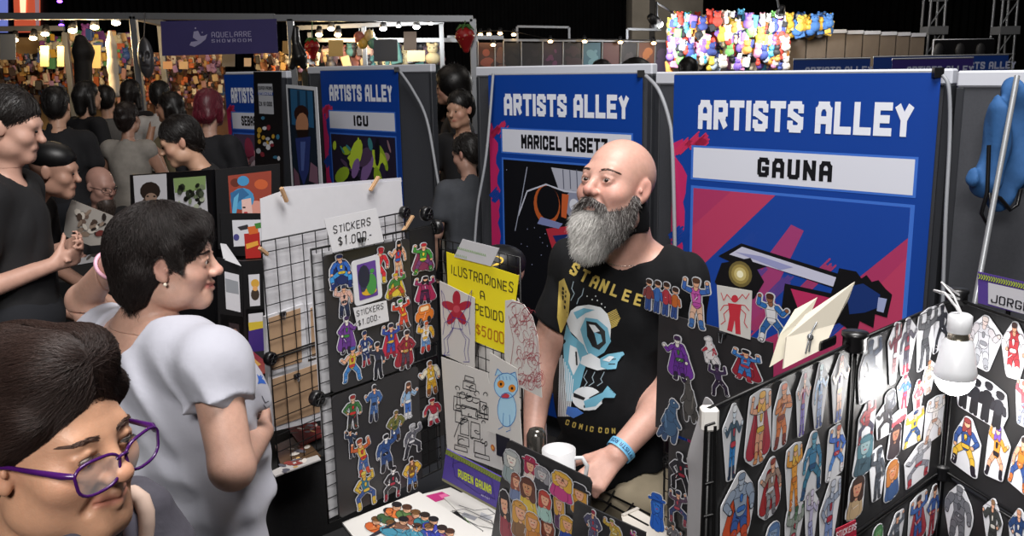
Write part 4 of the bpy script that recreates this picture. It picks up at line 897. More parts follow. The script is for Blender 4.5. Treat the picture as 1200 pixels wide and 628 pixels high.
for x in (-1, 1):
    sk += [(V, [(535+x*4, 372), (535+x*12, 360), (535+x*15, 345), (535+x*18, 340), (535+x*16, 356), (535+x*15, 372), (535+x*10, 382)]), (V, [(535+x*2, 376), (535+x*5, 388), (535+x*11, 398), (535+x*9, 412), (535+x*11, 418+x*4)]), (V, [(535+x*4, 384), (535+x*9, 392), (535+x*15, 398), (535+x*13, 412), (535+x*15, 420+x*4), (535+x*8, 420+x*4)]), (V, [(535+x*6, 374), (535+x*14, 378), (535+x*16, 392)])]
sk += [(V, [(530, 372), (541, 374), (542, 386), (529, 384), (530, 372)])]
drawing(SC_, [(515, 329), (556, 349), (556, 432), (518, 415)], 'white sheet with a red petalled flower over purple line drawing', sk, fl, .016)
r = random.Random(4); sk = []
for i in range(80):
    x = r.uniform(599, 624); y = r.uniform(362, 452); x += (y-362)*.12; a0 = r.uniform(0, 360)
    sk.append((r.choice(['#9c2f3c', '#b04a54']), el_px(x, y, r.uniform(2.5, 5.5), r.uniform(3, 10), 8, r.uniform(-.6, .6), a0, a0+r.uniform(150, 300)), .0011))
sk += [('#9c2f3c', [(594, 360), (600, 354), (612, 356), (624, 372), (630, 400), (632, 440)], .0013), ('#9c2f3c', [(596, 370), (602, 400), (598, 430), (610, 448)], .0013)]
drawing(SC_, [(592, 352), (600, 351), (614, 357), (624, 372), (630, 395), (635, 466), (606, 452), (591, 420)], 'cream sheet densely covered in red ink figures, beside the yellow sign', sk, [], .02)
BL = '#2f74b8'
fl = [('#a9d4ec', el_px(593, 452, 14, 15)), ('#a9d4ec', el_px(594, 480, 11, 20)), ('#a9d4ec', [(580, 440), (583, 432), (589, 438)]), ('#a9d4ec', [(598, 438), (604, 436), (606, 446)]), ('#dc8a2c', el_px(587, 450, 4.3, 4.6)), ('#dc8a2c', el_px(600, 455, 4.3, 4.6)), ('#16181f', el_px(587, 450, 1.5, 1.8)), ('#16181f', el_px(600, 455, 1.5, 1.8)), ('#c9404a', el_px(592, 464, 5, 3.2))]
sk = [(BL, el_px(593, 452, 14, 15, 18), .002), (BL, el_px(594, 480, 11, 20, 18), .002), (BL, [(590, 484), (589, 500), (584, 503)]), (BL, [(597, 486), (598, 504), (593, 506)]), (BL, [(580, 440), (583, 432), (589, 438)], .002), (BL, [(598, 438), (604, 436), (606, 446)], .002)]+[(BL, [(585+i*4, 441), (586+i*4, 445)]) for i in range(4)]
S5 = Sheet(SC_.o, SC_.o+SC_.ux)
drawing(SC_, [(574, 413), (606, 432), (612, 525), (572, 505)], 'white sheet with a pale blue cartoon cat with orange eyes', sk, fl, .026)
K_ = '#1a1a1e'; bx = lambda x, y, w_, h_: [(x, y), (x+w_, y+w_*.3), (x+w_*1.05, y+h_+w_*.3), (x-.5, y+h_), (x, y)]
sk = [(K_, bx(543, 446, 14, 9)), (K_, bx(536, 460, 26, 14)), (K_, bx(541, 474, 18, 12)), (K_, bx(532, 464, 7, 16)), (K_, bx(562, 470, 8, 14)), (K_, bx(534, 480, 7, 14)), (K_, bx(558, 482, 14, 6)), (K_, bx(568, 476, 4, 14)), (K_, bx(540, 490, 9, 18)), (K_, bx(552, 494, 10, 18)), (K_, bx(537, 510, 12, 10)), (K_, bx(556, 516, 12, 14)), (K_, bx(533, 521, 14, 5)), (K_, bx(557, 530, 16, 5)), (K_, [(546, 452), (556, 456)]), (K_, el_px(550, 467, 4, 3.5)), (K_, [(538, 496), (532, 512)]), (K_, bx(545, 440, 10, 5))]
drawing(SC_, [(517, 418), (571, 437), (590, 552), (524, 527)], 'large white sheet with a black line drawing of a blocky armoured robot', sk+[(K_, el_px(r.uniform(536, 570), r.uniform(452, 520), r.uniform(1.5, 4), r.uniform(1.5, 4), 6, r.uniform(0, 3), 0, r.uniform(120, 360))) for _ in range(22)], [], .022, .0026)
tt = quadcard('small_picture', SC_, [(581, 508), (597, 514), (596, 538), (582, 533)], [], 'small dark picture with an orange glow below the blue cat drawing', m=mat('night_picture', '#1a1c26', .4), k=.03, cat='picture')
mb = MB(); SC_.disc(mb, SC_.uv(588, 521), .009, ink('#b8622c'), .0305, 12); SC_.disc(mb, SC_.uv(588, 521), .005, ink('#e0a050'), .0308, 12); mb.build('glow_print', tt)
connector(SC_, -.012, SC_.uv(520, 268)[1], 'round black connector at the top left of the drawings grid', k=0)
# purple name plate standing on the table
q0 = PZ(521, 525, TZ+.10); q1 = PZ(588, 560, TZ+.10)
SN = Sheet([*P(524, 560, 2.33)[:2], TZ+.09], [*P(584, 600, 2.17)[:2], TZ+.09], (0, 0, -1))
t = thing('name_plate', 'purple name plate with yellow green lettering standing on the table', 'sign', SN.at(.1, -.09))
mb = MB(); cs = [(523, 526), (589, 560), (585, 600), (518, 563)]; SN.pxshape(mb, cs, ink('#4b3a94'), .002, .004); mb.build('plate', t)
mb = MB(); SN.pxshape(mb, [(523, 526), (589, 560), (588, 566), (522, 532)], ink('#7c8a3c'), .0026)
for i in range(22): x = 524+i*2.95; y = 527.5+i*1.53; SN.line(mb, [(x, y), (x+1.2, y+3.2), (x, y+5)], .0012, ink('#3c3a2a'), .003, px=True)
SN.pxshape(mb, [(518, 560), (585, 597), (585, 600), (518, 563)], ink('#7c7a5c'), .0026)
for p_ in ([(531, 543), (540, 541), (576, 560), (580, 585), (560, 578), (533, 558), (531, 543)], [(564, 582), (570, 578), (578, 584)], [(529, 537), (532, 534), (530, 548)]): SN.line(mb, p_, .0014, ink('#231b55'), .0028, px=True)
mb.build('border_pattern', t)
mb = MB(); SN.pxtext(mb, 'RUBEN GAUNA', (537, 559), (576, 579), 9.5, ink('#c6d42a'), .0034, weight=.2, track=.2); SN.pxtext(mb, "ARTIST", (564, 581), (574, 586), 2.2, ink('#b9b6d8'), .0034, weight=.16); mb.build('lettering', t)
# ---------------- prints lying on the table
def fig_marks(S, pxs, seed, k=.0006):
    mb = MB(); r = random.Random(seed)
    for i, (x, y, rx, ry, rot, c) in enumerate(pxs): S.pxshape(mb, el_px(x, y, rx, ry, 12, rot), ink(c), k+i*.00005)
    return mb
S, t_ = flat('art_print', [(494, 579), (528, 571), (562, 588), (522, 603)], TZ+.002, PK, 'print with a magenta corner at the back left of the table pile')
mb = MB(); S.pxshape(mb, [(498, 581), (518, 576), (530, 582), (508, 589)], ink('#b02f72'), .0006); S.pxshape(mb, [(514, 580), (522, 578), (526, 581), (518, 584)], ink('#d86a9c'), .0009); mb.build('artwork', t_)
S, t_ = flat('art_print', [(520, 583), (552, 574), (620, 612), (572, 634)], TZ+.005, PK, 'print with a grey ink hand drawing, right of the colour print')
mb = MB()
for p_ in ([(524, 600), (545, 596), (562, 604), (576, 610), (580, 620), (560, 616), (540, 606), (524, 600)], [(538, 592), (556, 598), (572, 596), (580, 602), (562, 606)], [(548, 610), (566, 622), (560, 630)], [(530, 598), (550, 604)], [(560, 606), (578, 614)]): S.line(mb, p_, .0022, ink('#3a3a40'), .0006, px=True)
S.pxshape(mb, [(544, 600), (560, 606), (556, 610), (540, 604)], ink('#8a8c92'), .0004); S.pxshape(mb, [(564, 600), (578, 606), (572, 610), (562, 606)], ink('#a8aab0'), .0005); S.line(mb, [(544, 606), (556, 620), (560, 624)], .002, ink('#4f7a34'), .0008, px=True); mb.build('artwork', t_)
S, t_ = flat('art_print', [(401, 612), (491, 576), (592, 640), (470, 700)], TZ+.009, PK, 'largest print with a colourful group of figures at the front of the table', th=.006)
r = random.Random(12); marks = []
for i, (x, y) in enumerate([(438, 612), (452, 602), (462, 595), (474, 598), (484, 604), (495, 607), (505, 612), (500, 620), (470, 612), (455, 616), (486, 620), (515, 622), (524, 626)]):
    marks.append((x, y+6, 11, 6, .3, ['#b85a2c', '#3a5434', '#c46a34', '#4c6a3c', '#8a4a3a', '#2f6f7a', '#3a3f9a', '#2c4a86', '#6a4a3c', '#3f86a0', '#5a8a9a', '#30408c', '#7a3a4a'][i])); marks.append((x+3, y-1, 5, 4, 0, '#c99a7a')); marks.append((x+3, y-4, 6, 3.4, .1, r.choice(['#2a211e', '#4a2f22', '#1c1a1e', '#6a4a2a'])))
marks += [(446, 622, 20, 2, -.5, '#2c2a34'), (440, 618, 8, 2, -.3, '#b86a3a'), (470, 624, 26, 4, .1, '#3f7f96'), (510, 627, 14, 4, .3, '#2f3a90')]
mb = fig_marks(S, marks, 3)
for x, y, rx, ry, ro, c in marks[:39]: S.line(mb, el_px(x, y, rx, ry, 12, ro), .0012, ink('#1c1a20'), .0032, px=True)
for i in range(40): x = r.uniform(436, 520); y = 606+(x-436)*.22+r.uniform(-2, 12); S.line(mb, [(x, y), (x+r.uniform(-6, 6), y+r.uniform(-2, 5))], .0012, ink(r.choice(['#1c1a20', '#d8a07a', '#e0e0e0', '#3a6a8c'])), .0036, px=True)
mb.build('artwork', t_)
S, t_ = flat('art_print', [(566, 640), (612, 616), (650, 628), (610, 660)], TZ+.004, WHITEP, 'blank white card corner below the poster of women', 'card', .003)
# ---------------- board of women's portraits in front of the mug
SW = Sheet([*P(597, 519, 2.06)[:2], TZ+.21], [*P(693, 565, 1.86)[:2], TZ+.21], (0, 0, -1))
def pxboard(name, S, cs, label, m=BOARD, k=0, th=.004, cat='display board'):
    t = thing(name, label, cat, S.at(*S.uv(*cs[-1]), k)); mb = MB(); S.pxshape(mb, cs, m, k, th); mb.build('panel', t); return t
pxboard('sticker_board', SW, [(594, 519), (598, 516), (690, 560), (693, 566), (683, 660), (574, 640)], 'dark board crowded with portrait stickers of women, in front of the white mug')
CW = [((588, 526, 611, 568), D(t='#8a9a9c', h='#a8aeae', s='#d8d4cc'), 'a grey haired woman'), ((611, 534, 632, 570), D(t='#d8c8c0', h='#a02a4c', hat='#a02a4c'), 'a woman in a crimson beret'),
 ((624, 546, 646, 578), D(t='#34343c', h='#8c8c92', s='#b8b4b4'), 'a grey veiled woman'), ((643, 552, 673, 588), D(t='#b83a7c', h='#d0a23c'), 'a blonde woman in magenta'), ((666, 566, 692, 606), D(t='#c88a34', h='#c8923a', hat='#26242a'), 'a blonde woman in a wide black hat'),
 ((597, 553, 612, 590), D(t='#6a7aa0', h='#8a4a3a'), 'a brown haired woman in blue'), ((607, 558, 630, 606), D(t='#d0b23c', h='#5a2f22', s='#c08a64'), 'a curly haired woman in yellow'),
 ((629, 574, 648, 612), D(t='#9cc0b8', h='#b0382c'), 'a red haired woman in mint'), ((648, 578, 664, 622), D(t='#5a3a5c', h='#c8963c'), 'a blonde woman in plum'), ((584, 573, 600, 634), D(t='#8c2a3c', h='#241c22'), 'a black haired woman in red'),
 ((598, 586, 622, 634), D(t='#7a5430', h='#c8923a'), 'a woman in a plaid brown shawl'), ((614, 600, 636, 640), D(t='#c07a34', h='#c8882e'), 'a woman with bushy orange hair'), ((632, 607, 652, 644), D(t='#6a3c34', h='#7a3a26'), 'a woman with curly auburn hair'), ((654, 604, 676, 640), D(t='#2f4a9c', h='#c89a3c'), 'a blonde woman in bright blue')]
for i, (b, c, d) in enumerate(CW): sticker(SW, b, 'bust', c, f'portrait sticker of {d} on the crowded board', 'portrait stickers on the crowded board', 'tight', .001+.0014*(i % 4)+i*.0002)
SX = Sheet([*P(674, 588, 1.86)[:2], TZ+.14], [*P(745, 620, 1.72)[:2], TZ+.14], (0, 0, -1))
pxboard('sticker_board', SX, [(673, 589), (676, 587), (756, 624), (754, 650), (668, 645)], 'small dark board at the bottom edge with cartoon stickers, right of the portraits', k=.004)
for b, st, c, d in [((683, 596, 706, 640), 'bulk', D(t='#5a5a78', h='#8c2a44', d='#b03a4a', a='#4a4a66'), 'grey and red masked figure sticker on the small bottom board'), ((706, 608, 730, 640), 'bulk', D(t='#b89a44', h='#8a8a4c', d='#d8d0a0'), 'golden armoured figure sticker on the small bottom board'), ((738, 622, 750, 644), 'stand', D(t='#b03a8c', h='#8c2a7c'), 'magenta figure sticker at the right end of the small bottom board')]:
    sticker(SX, b, st, c, d, 'stickers on the small bottom board', 'tight', .008)
# mug and steel flask, on the table behind that board
mc = P(655, 552, 2.08); z0 = TZ
t = thing('mug', 'white mug on the table beside the steel flask', 'mug', (mc[0], mc[1], z0)); MUG = mat('mug_white', '#c4c4c6', .25)
mh = .095+.0; mtop = P(655, 526, 2.08)[2]-z0
mb = MB(); mb.lathe((mc[0], mc[1], z0), [(0, 0), (.036, 0), (.039, .006), (.041, mtop), (.038, mtop), (.036, .01), (0, .008)], MUG, 24); mb.build('cup', t)
mb = MB(); hx = np.array([.95, -.3, 0]); mb.tube([np.array([mc[0], mc[1], z0])+hx*a+np.array([0, 0, b]) for a, b in ((.036, mtop-.02), (.058, mtop-.016), (.07, mtop-.035), (.066, mtop-.065), (.038, mtop-.085))], [.0055]*5, MUG, 8); mb.build('handle', t)
fc = P(629, 545, 2.22); ft = P(629, 501, 2.22)[2]-TZ
t = thing('flask', 'steel flask with rounded dark top behind the white mug', 'flask', (fc[0], fc[1], TZ)); STEEL = mat('steel', '#9a9890', .18, metal=.95)
mb = MB(); mb.lathe((fc[0], fc[1], TZ), [(0, 0), (.024, 0), (.026, .004), (.026, ft-.07), (.024, ft-.06)], STEEL, 20); mb.build('body', t)
mb = MB(); mb.lathe((fc[0], fc[1], TZ), [(.0245, ft-.06), (.0255, ft-.05), (.025, ft-.02), (.019, ft-.005), (.008, ft), (0, ft)], mat('dark_steel', '#6e6b66', .18, metal=.8), 20); mb.build('cap', t)
# ---------------- dark board right of the bearded man, on a wire grid
SD = Sheet([*P(772, 372, 2.12)[:2], 1.30], [*P(905, 410, 1.86)[:2], 1.30])
pxboard('sticker_board', SD, [(772, 368), (776, 366), (905, 402), (905, 440), (886, 545), (768, 500)], 'dark board of stickers between the bearded man and the right hand panels', th=.004)
pxboard('sticker_board', SD, [(784, 510), (886, 550), (880, 640), (781, 640)], 'lower dark sticker board half hidden behind the white paper at the right', th=.004)
wire_grid('wire_grid', SD, SD.uv(776, 400)[0]+.002, SD.uv(776, 400)[0]+.22, SD.uv(800, 385)[1], TZ-SD.o[2]+.0, 'wire grid behind the board right of the bearded man', k=-.014)
GR = 'cut-out stickers on the board right of the bearded man'
for b, st, c, d in [((775, 392, 812, 447), 'stand', D(t='#6a3294', l='#5a2a84', b='#2c1c3c', h='#3a2448', s='#d4d0c8', cape='#6a3294', d='#3f6a3a'), 'sticker of a figure in a long purple suit, leftmost on the dark board'),
 ((821, 394, 846, 428), 'beast', D(t='#d4d0d2', l='#d4d0d2', a='#a83040', d='#a83040'), 'small sticker of a white and red animal figure on the dark board'),
 ((855, 409, 893, 448), 'arms', D(t='#3a74b8', l='#3a74b8', b='#a02c3c', h='#1a1a22', cape='#8c2434', d='#a83040'), 'sticker of a blue figure in a dark red cape on the dark board'),
 ((829, 426, 855, 466), 'stride', D(t='#3a2a4c', l='#2c2038', b='#201628', s='#4a3458', h='#241a2c'), 'sticker of a dark purple masked figure on the dark board'),
 ((796, 440, 822, 498), 'beast', D(t='#4a4846', l='#3c3a38', a='#4a4846', d='#6a6662'), 'sticker of a dark grey upright lizard on the dark board'),
 ((768, 464, 800, 521), 'beast', D(t='#3a5878', l='#30486a', a='#3a5878', d='#5a7a9a'), 'sticker of a dull blue monster, lowest on the dark board')]:
    sticker(SD, b, st, c, d, GR, 'tight', .006)
for b, st, c, d in [((783, 530, 812, 580), 'stride', D(t='#1e1e24', l='#1c1c22', b='#141418', s='#26262c', h='#1a1a20', a='#26262e', d='#8c2434'), 'sticker of a black masked figure on the lower dark board'),
 ((782, 574, 808, 616), 'crouch', D(t='#5a4458', l='#30406c', b='#8c3a4a', h='#30344c', d='#b04a5a'), 'sticker of a purple and blue crouching figure on the lower dark board'),
 ((780, 611, 800, 650), 'stand', D(t='#5c5c66', l='#3a3a44', h='#26262c'), 'sticker of a grey figure at the bottom of the lower dark board')]:
    sticker(SD, b, st, c, d, 'cut-out stickers on the lower board right of the bearded man', 'tight', .006)
# the four figures standing up along the top edge of that board
for b, st, c, d in [((752, 328, 799, 370), 'group', D(t='#6a4a3c', l='#2f4a86', g=['#b8622c', '#a83440', '#3462a8', '#7a3a3a'], h='#3a261c'), 'sticker of four friends in a row standing above the dark board'),
 ((797, 324, 834, 387), 'arms', D(t='#c05aa8', l='#d8b098', b='#3c6aa8', h='#5a3a26', a='#3a64b0', cape=None, d='#b04a9c'), 'sticker of a girl in a pink dress and blue jacket, hand raised'),
 ((884, 343, 926, 405), 'stride', D(t='#d8d8dc', l='#2c5f9c', b='#d8d8dc', h='#4a2a1e', a='#2c6ab0', s='#8c5a40'), 'sticker of a curly haired figure in a blue jacket above the dark board')]:
    sticker(SD, b, st, c, d, 'stickers standing along the top edge of the dark board', 'tight', .010)
t = drawing(SD, [(840, 334), (881, 341), (879, 398), (843, 387)], 'white card with a red ink silhouette figure clipped above the dark board',
 [('#c0303e', [(858, 352), (852, 345), (848, 352), (845, 343)], .002), ('#c0303e', [(864, 352), (870, 345), (874, 350), (878, 344)], .002), ('#c0303e', [(854, 362), (848, 368), (850, 376), (845, 380)], .002), ('#c0303e', [(868, 362), (874, 368), (872, 378), (876, 384)], .002), ('#c0303e', [(856, 357), (848, 358), (844, 364)], .002), ('#c0303e', [(866, 357), (873, 358), (878, 364)], .002)],
 [('#c0303e', el_px(861, 350, 4, 4.5)), ('#c0303e', [(853, 355), (869, 357), (867, 372), (868, 392), (862, 391), (861, 375), (858, 389), (852, 387), (855, 370)])], .010)
clip_at(SD, 850, 394, .011, t)
connector(SD, SD.uv(772, 533)[0]+.02, SD.uv(772, 540)[1], 'round black connector beside the bearded man\'s trousers', k=-.02)
mb = MB(); a_ = P(766, 500, 2.16); a2 = P(766, 520, 2.16)
# things near his hand: a small standing rack of black rods and a white tray
t = thing('wire_rack', 'black wire rack lying on the table below the bearded man\'s hand', 'rack', (.25, 2.05, TZ))
mb = MB()
for a, b in (((690, 578), (760, 616)), ((700, 572), (768, 606)), ((725, 566), (712, 590)), ((694, 585), (708, 570)), ((716, 590), (704, 604)), ((735, 600), (742, 590))): mb.tube([PZ(*a, TZ+.03), PZ(*b, TZ+.03)], .003, BLACKM, 6)
for a in ((690, 578), (760, 616), (725, 566)): q = PZ(*a, TZ+.03); mb.tube([q, q-np.array([0, 0, .03])], .003, BLACKM, 6)
mb.build('rods', t)
S, t_ = flat('tray', [(728, 604), (745, 596), (800, 628), (780, 645), (735, 632)], TZ+.03, mat('tray_white', '#cfc9c0', .5), 'off-white tray at the back of the table near the man\'s hand', 'tray', .028)
mb = MB(); S.shape(mb, [(.0, -.0), (.06, 0), (.06, -.01), (0, -.01)], mat('tray_white', '#cfc9c0', .5), .004, .004); mb.build('rim', t_)
SB = Sheet([*P(760, 580, 1.83)[:2], 1.0], [*P(785, 590, 1.79)[:2], 1.0])
S0 = SB; sticker(S0, (759, 577, 781, 624), 'bust', D(t='#2c62c0', h='#2c5cb4', s='#3a74cc', hat='#2c5cb4'), 'sticker of a bright blue figure standing at the table edge', None, 'tight', .004)
# ---------------- right hand black panels
ZT = 1.5
A0 = PZ(826, 482, ZT); A1 = PZ(1000, 402, ZT); B1 = PZ(1120, 350, ZT); C1 = PZ(1240, 391, ZT)
SA = Sheet(A0, [*A1[:2], ZT]); SBb = Sheet([*A1[:2], ZT], [*B1[:2], ZT]); SCc = Sheet([*B1[:2], ZT], [*C1[:2], ZT])
PH = .33
def blackpanel(S, u0, u1, v1, v0, label, mat_=BOARD2):
    t = thing('display_board', label, 'display board', S.at((u0+u1)/2, v0, 0), 'black panels of stickers at the right'); g = .004
    mb = MB(); S.shape(mb, [(u0+g, v1-g), (u1-g, v1-g), (u1-g, v0+g), (u0+g, v0+g)], mat_, 0, .004); mb.build('panel', t)
    mb = MB(); q = [(u0, v1), (u1, v1), (u1, v0), (u0, v0)]
    mb.tube([S.at(a, b, -.001) for a, b in q], .0045, BLACKM, 6, closed=True); mb.build('frame', t); return t
blackpanel(SA, .012, SA.w-.004, 0, -.62, 'tall black sticker panel nearest the camera, right of the white paper')
blackpanel(SBb, .008, SBb.w-.006, 0, -PH-.005, 'upper black sticker panel behind the bulb, second from the near one')
blackpanel(SBb, .008, SBb.w-.006, -PH-.013, -.70, 'lower black sticker panel under the one left of the bulb')
blackpanel(SCc, .008, SCc.w-.006, 0, -PH-.0, 'upper black sticker panel at the right edge, beside the bulb')
blackpanel(SCc, .008, SCc.w-.006, -PH-.01, -.70, 'lower black sticker panel at the bottom right corner')
for S, u, v, L in ((SBb, 0, 0, 'black cap connector at the far top corner of the near right panel'), (SBb, SBb.w, 0, 'black cap connector at the corner right behind the bulb'), (SBb, SBb.w, -PH-.006, 'black connector where four right hand panels meet below the bulb')):
    c = S.at(u, v, .002); mb = MB(); mb.lathe(c+np.array([0, 0, -.012]), [(0, 0), (.016, 0), (.018, .004), (.018, .022), (.02, .024), (.02, .03), (0, .031)], BLACKP, 18); tag(mb.build('connector'), L, 'connector', 'round black cap connectors of the right panels')
SK_ = '#d29a7c'
GA = 'die-cut stickers on the near right panel'; GB = 'die-cut stickers on the panel left of the bulb'; GC = 'die-cut stickers on the panel right of the bulb'
def rows2(S, lst, group, where):
    for b, st, c, d in lst: sticker(S, b, st, c, f'{d} sticker, {where}', group, 'hull', .003)
rows2(SA, [
 ((845, 471, 871, 565), 'slim', D(t='#3a5a6c', l='#2a78b8', b='#24344c', h='#d8dce0', s='#c8d4e0', d='#b03040', a='#3a5468'), 'teal and blue white-faced figure'),
 ((874, 455, 905, 546), 'slim', D(t='#dcd8d8', l=SK_, b='#c88a5a', h='#d8a23c', hair=2, cape='#a02a3c', a=SK_, d='#c8a23c'), 'red caped white-dressed figure'),
 ((905, 446, 930, 526), 'crossed', D(t='#c8763a', l='#c8703a', b='#7a2e24', h='#c85a24', s='#c8804c', d='#7a2e24'), 'orange suited figure with folded arms'),
 ((932, 434, 950, 513), 'slim', D(t='#a83a64', l='#8070c0', b='#5a4aa0', h='#a04a5a', d='#5a4aa0', a='#caa0a0'), 'crimson and violet figure'),
 ((952, 423, 971, 503), 'slim', D(t='#4a84b8', l='#7a94c0', b='#34508c', h='#7aa0a8', s='#88a4b8', d='#34508c'), 'light blue armoured figure'),
 ((973, 413, 996, 496), 'slim', D(t='#8a7ab0', l=SK_, b='#2a50a0', h='#9c4a30', hair=2, a=SK_, d='#c08430'), 'lavender figure with auburn hair'),
 ((842, 552, 887, 640), 'bulk', D(t='#8a98ac', l='#3a5a9c', b='#b8482c', h='#7a8aa0', s='#a0acbc', cape='#c04c2a', a='#8a98ac', d='#3a6ab0'), 'grey blue figure with orange-red cape'),
 ((888, 535, 917, 608), 'stand', D(t='#9a8478', l='#8c8c90', b='#6a6a70', h='#8c3a2e', cape='#9c2c30', d='#c8c8cc'), 'grey robed figure with red cape'),
 ((919, 518, 941, 602), 'arms', D(t='#d8963a', l='#d88c34', b='#c8742a', h='#d8b04a', hair=2, s='#dca884'), 'yellow and orange figure with golden hair'),
 ((938, 504, 966, 584), 'stride', D(t='#3a7aa0', l='#32708c', b='#244c74', h='#3c7c98', s='#5a98b0'), 'teal kicking figure'),
 ((968, 496, 992, 562), 'stride', D(t='#3a6ac0', l='#4a80c8', b='#d8d8dc', h='#b04a34', d='#b03440', s='#dca884'), 'red haired blue figure'),
 ((895, 611, 915, 660), 'bust', D(t='#4a6a9c', h='#5a7aa8', s='#8aa0bc'), 'blue masked bust'),
 ((918, 591, 942, 660), 'bulk', D(t='#8a948c', l='#7a7a80', h='#3a5a44', d='#a03040', s='#5c7c60'), 'green and white cyborg figure'),
 ((943, 569, 960, 650), 'slim', D(t='#b0acc8', l='#9aa0c8', h='#c8c0d8', s='#c8bcd0'), 'pale lavender figure'),
 ((959, 560, 985, 650), 'stand', D(t='#8894a8', l='#7088b8', b='#4a68a8', h='#b8bcc8', d='#9c3040', s='#a8b0c0'), 'silver and blue figure')], GA, 'near right panel')
rows2(SBb, [
 ((1005, 394, 1037, 470), 'crouch', D(t='#2c3a54', l='#283850', b='#223048', h='#1e2c48', s='#36465c'), 'navy leaping figure'),
 ((1039, 377, 1056, 452), 'slim', D(t='#6a2c3a', l='#8a6468', b='#c8c4c8', h='#5a2430', s='#a07878'), 'maroon slim figure'),
 ((1053, 371, 1075, 439), 'slim', D(t='#54525e', l='#4a4854', b='#8c3040', h='#5c5a66', d='#8c3040', s='#8a8890'), 'grey and red swinging figure'),
 ((1073, 360, 1099, 433), 'arms', D(t='#5a5c60', l='#505256', b='#44464a', h='#404246', s='#6a6c70'), 'grey reaching figure'),
 ((1093, 355, 1113, 412), 'stride', D(t='#34363e', l='#30323a', b='#24262c', h='#2a2c34', s='#44464e'), 'charcoal figure under the cap connector'),
 ((1005, 468, 1027, 520), 'crouch', D(t='#a03038', l='#34324a', b='#7c2a34', h='#7c2a34', s='#a03038'), 'red crouching figure'),
 ((1036, 456, 1051, 482), 'bust', D(t='#3c3e46', h='#26282e', s='#6a6c74'), 'small grey bust'),
 ((1025, 472, 1048, 513), 'crouch', D(t='#2a2a2e', l='#26262a', b='#1c1c20', h='#222226', s='#303034'), 'black kneeling figure'),
 ((1050, 438, 1068, 482), 'stand', D(t='#3a5890', l='#8c3444', b='#7c2e3c', h='#8c3040', s='#c89080'), 'blue and red small figure'),
 ((1043, 480, 1064, 497), 'bust', D(t='#a84048', h='#b8b4b8', s='#d0c8c8'), 'tiny white and red bust'),
 ((1069, 444, 1083, 486), 'slim', D(t='#b06068', l='#a85058', b='#d0c8cc', h='#8c3c48'), 'pinkish slim figure'),
 ((1081, 420, 1097, 462), 'slim', D(t='#c8b8a8', l='#d8ccc0', b='#b8a090', h='#b07a5a'), 'pale tan figure beside the bulb'),
 ((1083, 464, 1107, 518), 'stride', D(t='#d8d4d2', l='#ccc4c0', b='#b08a78', h='#d0ccca', s='#d8b8a4'), 'white clad figure below the bulb'),
 ((1058, 480, 1084, 523), 'stride', D(t='#c8ac3c', l='#34507c', b='#c8ac3c', h='#2c3c5c', d='#34507c'), 'yellow and navy leaping figure'),
 ((1040, 496, 1057, 538), 'bust', D(t='#342c30', h='#302428', s='#8c6450'), 'dark haired brown bust'),
 ((1000, 508, 1025, 558), 'bust', D(t='#3c5460', h='#4a7480', s='#8ca4a8'), 'teal hooded bust'),
 ((1059, 520, 1092, 566), 'crouch', D(t='#8a8c94', l='#7c7e88', b='#a0343e', h='#94969c', s='#a4a6ac'), 'grey and white crouching figure'),
 ((1017, 523, 1038, 588), 'slim', D(t='#4a5058', l='#444a54', b='#34383f', h='#3c4048', s='#5c626c'), 'slate grey figure'),
 ((1036, 537, 1055, 587), 'bust', D(t='#34507c', h='#b07038', s='#c88a64'), 'orange haired bust in blue'),
 ((992, 557, 1014, 609), 'bust', D(t='#a89070', h='#3c2a24', s='#b8846a'), 'brown haired bust in cream')], GB, 'panel left of the bulb')
rows2(SBb, [
 ((1064, 578, 1087, 640), 'arms', D(t='#3a62a8', l='#34589c', b='#a03440', h='#2a2024', d='#a03440', cape='#a03440', s='#c88c6c'), 'blue and red figure with raised arms'),
 ((1084, 568, 1101, 628), 'slim', D(t='#3a5a9c', l='#9c3440', b='#9c3440', h='#4a3028'), 'slim red and blue figure'),
 ((1040, 600, 1060, 650), 'stand', D(t='#5c6470', l='#4a5058', h='#3c4048'), 'grey hooded figure'),
 ((1021, 614, 1036, 650), 'bust', D(t='#3c6a44', h='#4a7c50', s='#6c9c6c'), 'green bust')], GB, 'lower panel left of the corner')
rows2(SCc, [
 ((1132, 367, 1176, 437), 'bulk', D(t='#b4b4ba', l='#a4a6ac', b='#8c8e94', h='#c0b4b0', s='#c4b4b0', a='#b4b0b4', d='#7c7e84'), 'broad grey-white muscular figure'),
 ((1170, 374, 1206, 447), 'bulk', D(t='#a02c34', l='#9c2a32', b='#d8d4d4', h='#3a2420', a='#d0ccd0', s='#c89070', d='#d8d4d4'), 'red and white broad figure'),
 ((1186, 443, 1212, 502), 'stand', D(t='#a84a54', l='#8a90a8', b='#7c8498', h='#8c5a4a'), 'red and grey small figure'),
 ((1112, 485, 1152, 558), 'stride', D(t='#34508c', l='#d0a83c', b='#241e28', h='#8c3a3a', hair=2, s='#dca884', d='#d0a83c'), 'kicking figure in blue and yellow'),
 ((1153, 494, 1184, 568), 'stride', D(t='#d08a34', l=SK_, b='#26222a', h='#6a4aa0', hair=2, d='#26222a', s='#dca884'), 'violet haired figure in orange'),
 ((1181, 507, 1212, 580), 'stride', D(t='#c87a30', l='#34508c', b='#c8703a', h='#302420', a=SK_), 'figure in orange and blue at the right edge')], GC, 'panel right of the bulb')
q = sticker(SCc, (1114, 440, 1186, 494), 'group', D(t='#1a1a1e', l='#1a1a1e', g=['#1c1c20', '#202026', '#18181c', '#26262c'], s='#26262c', h='#1a1a1e'), 'wide sticker of four black silhouettes in a row, right of the bulb', GC, 'hull', .003)
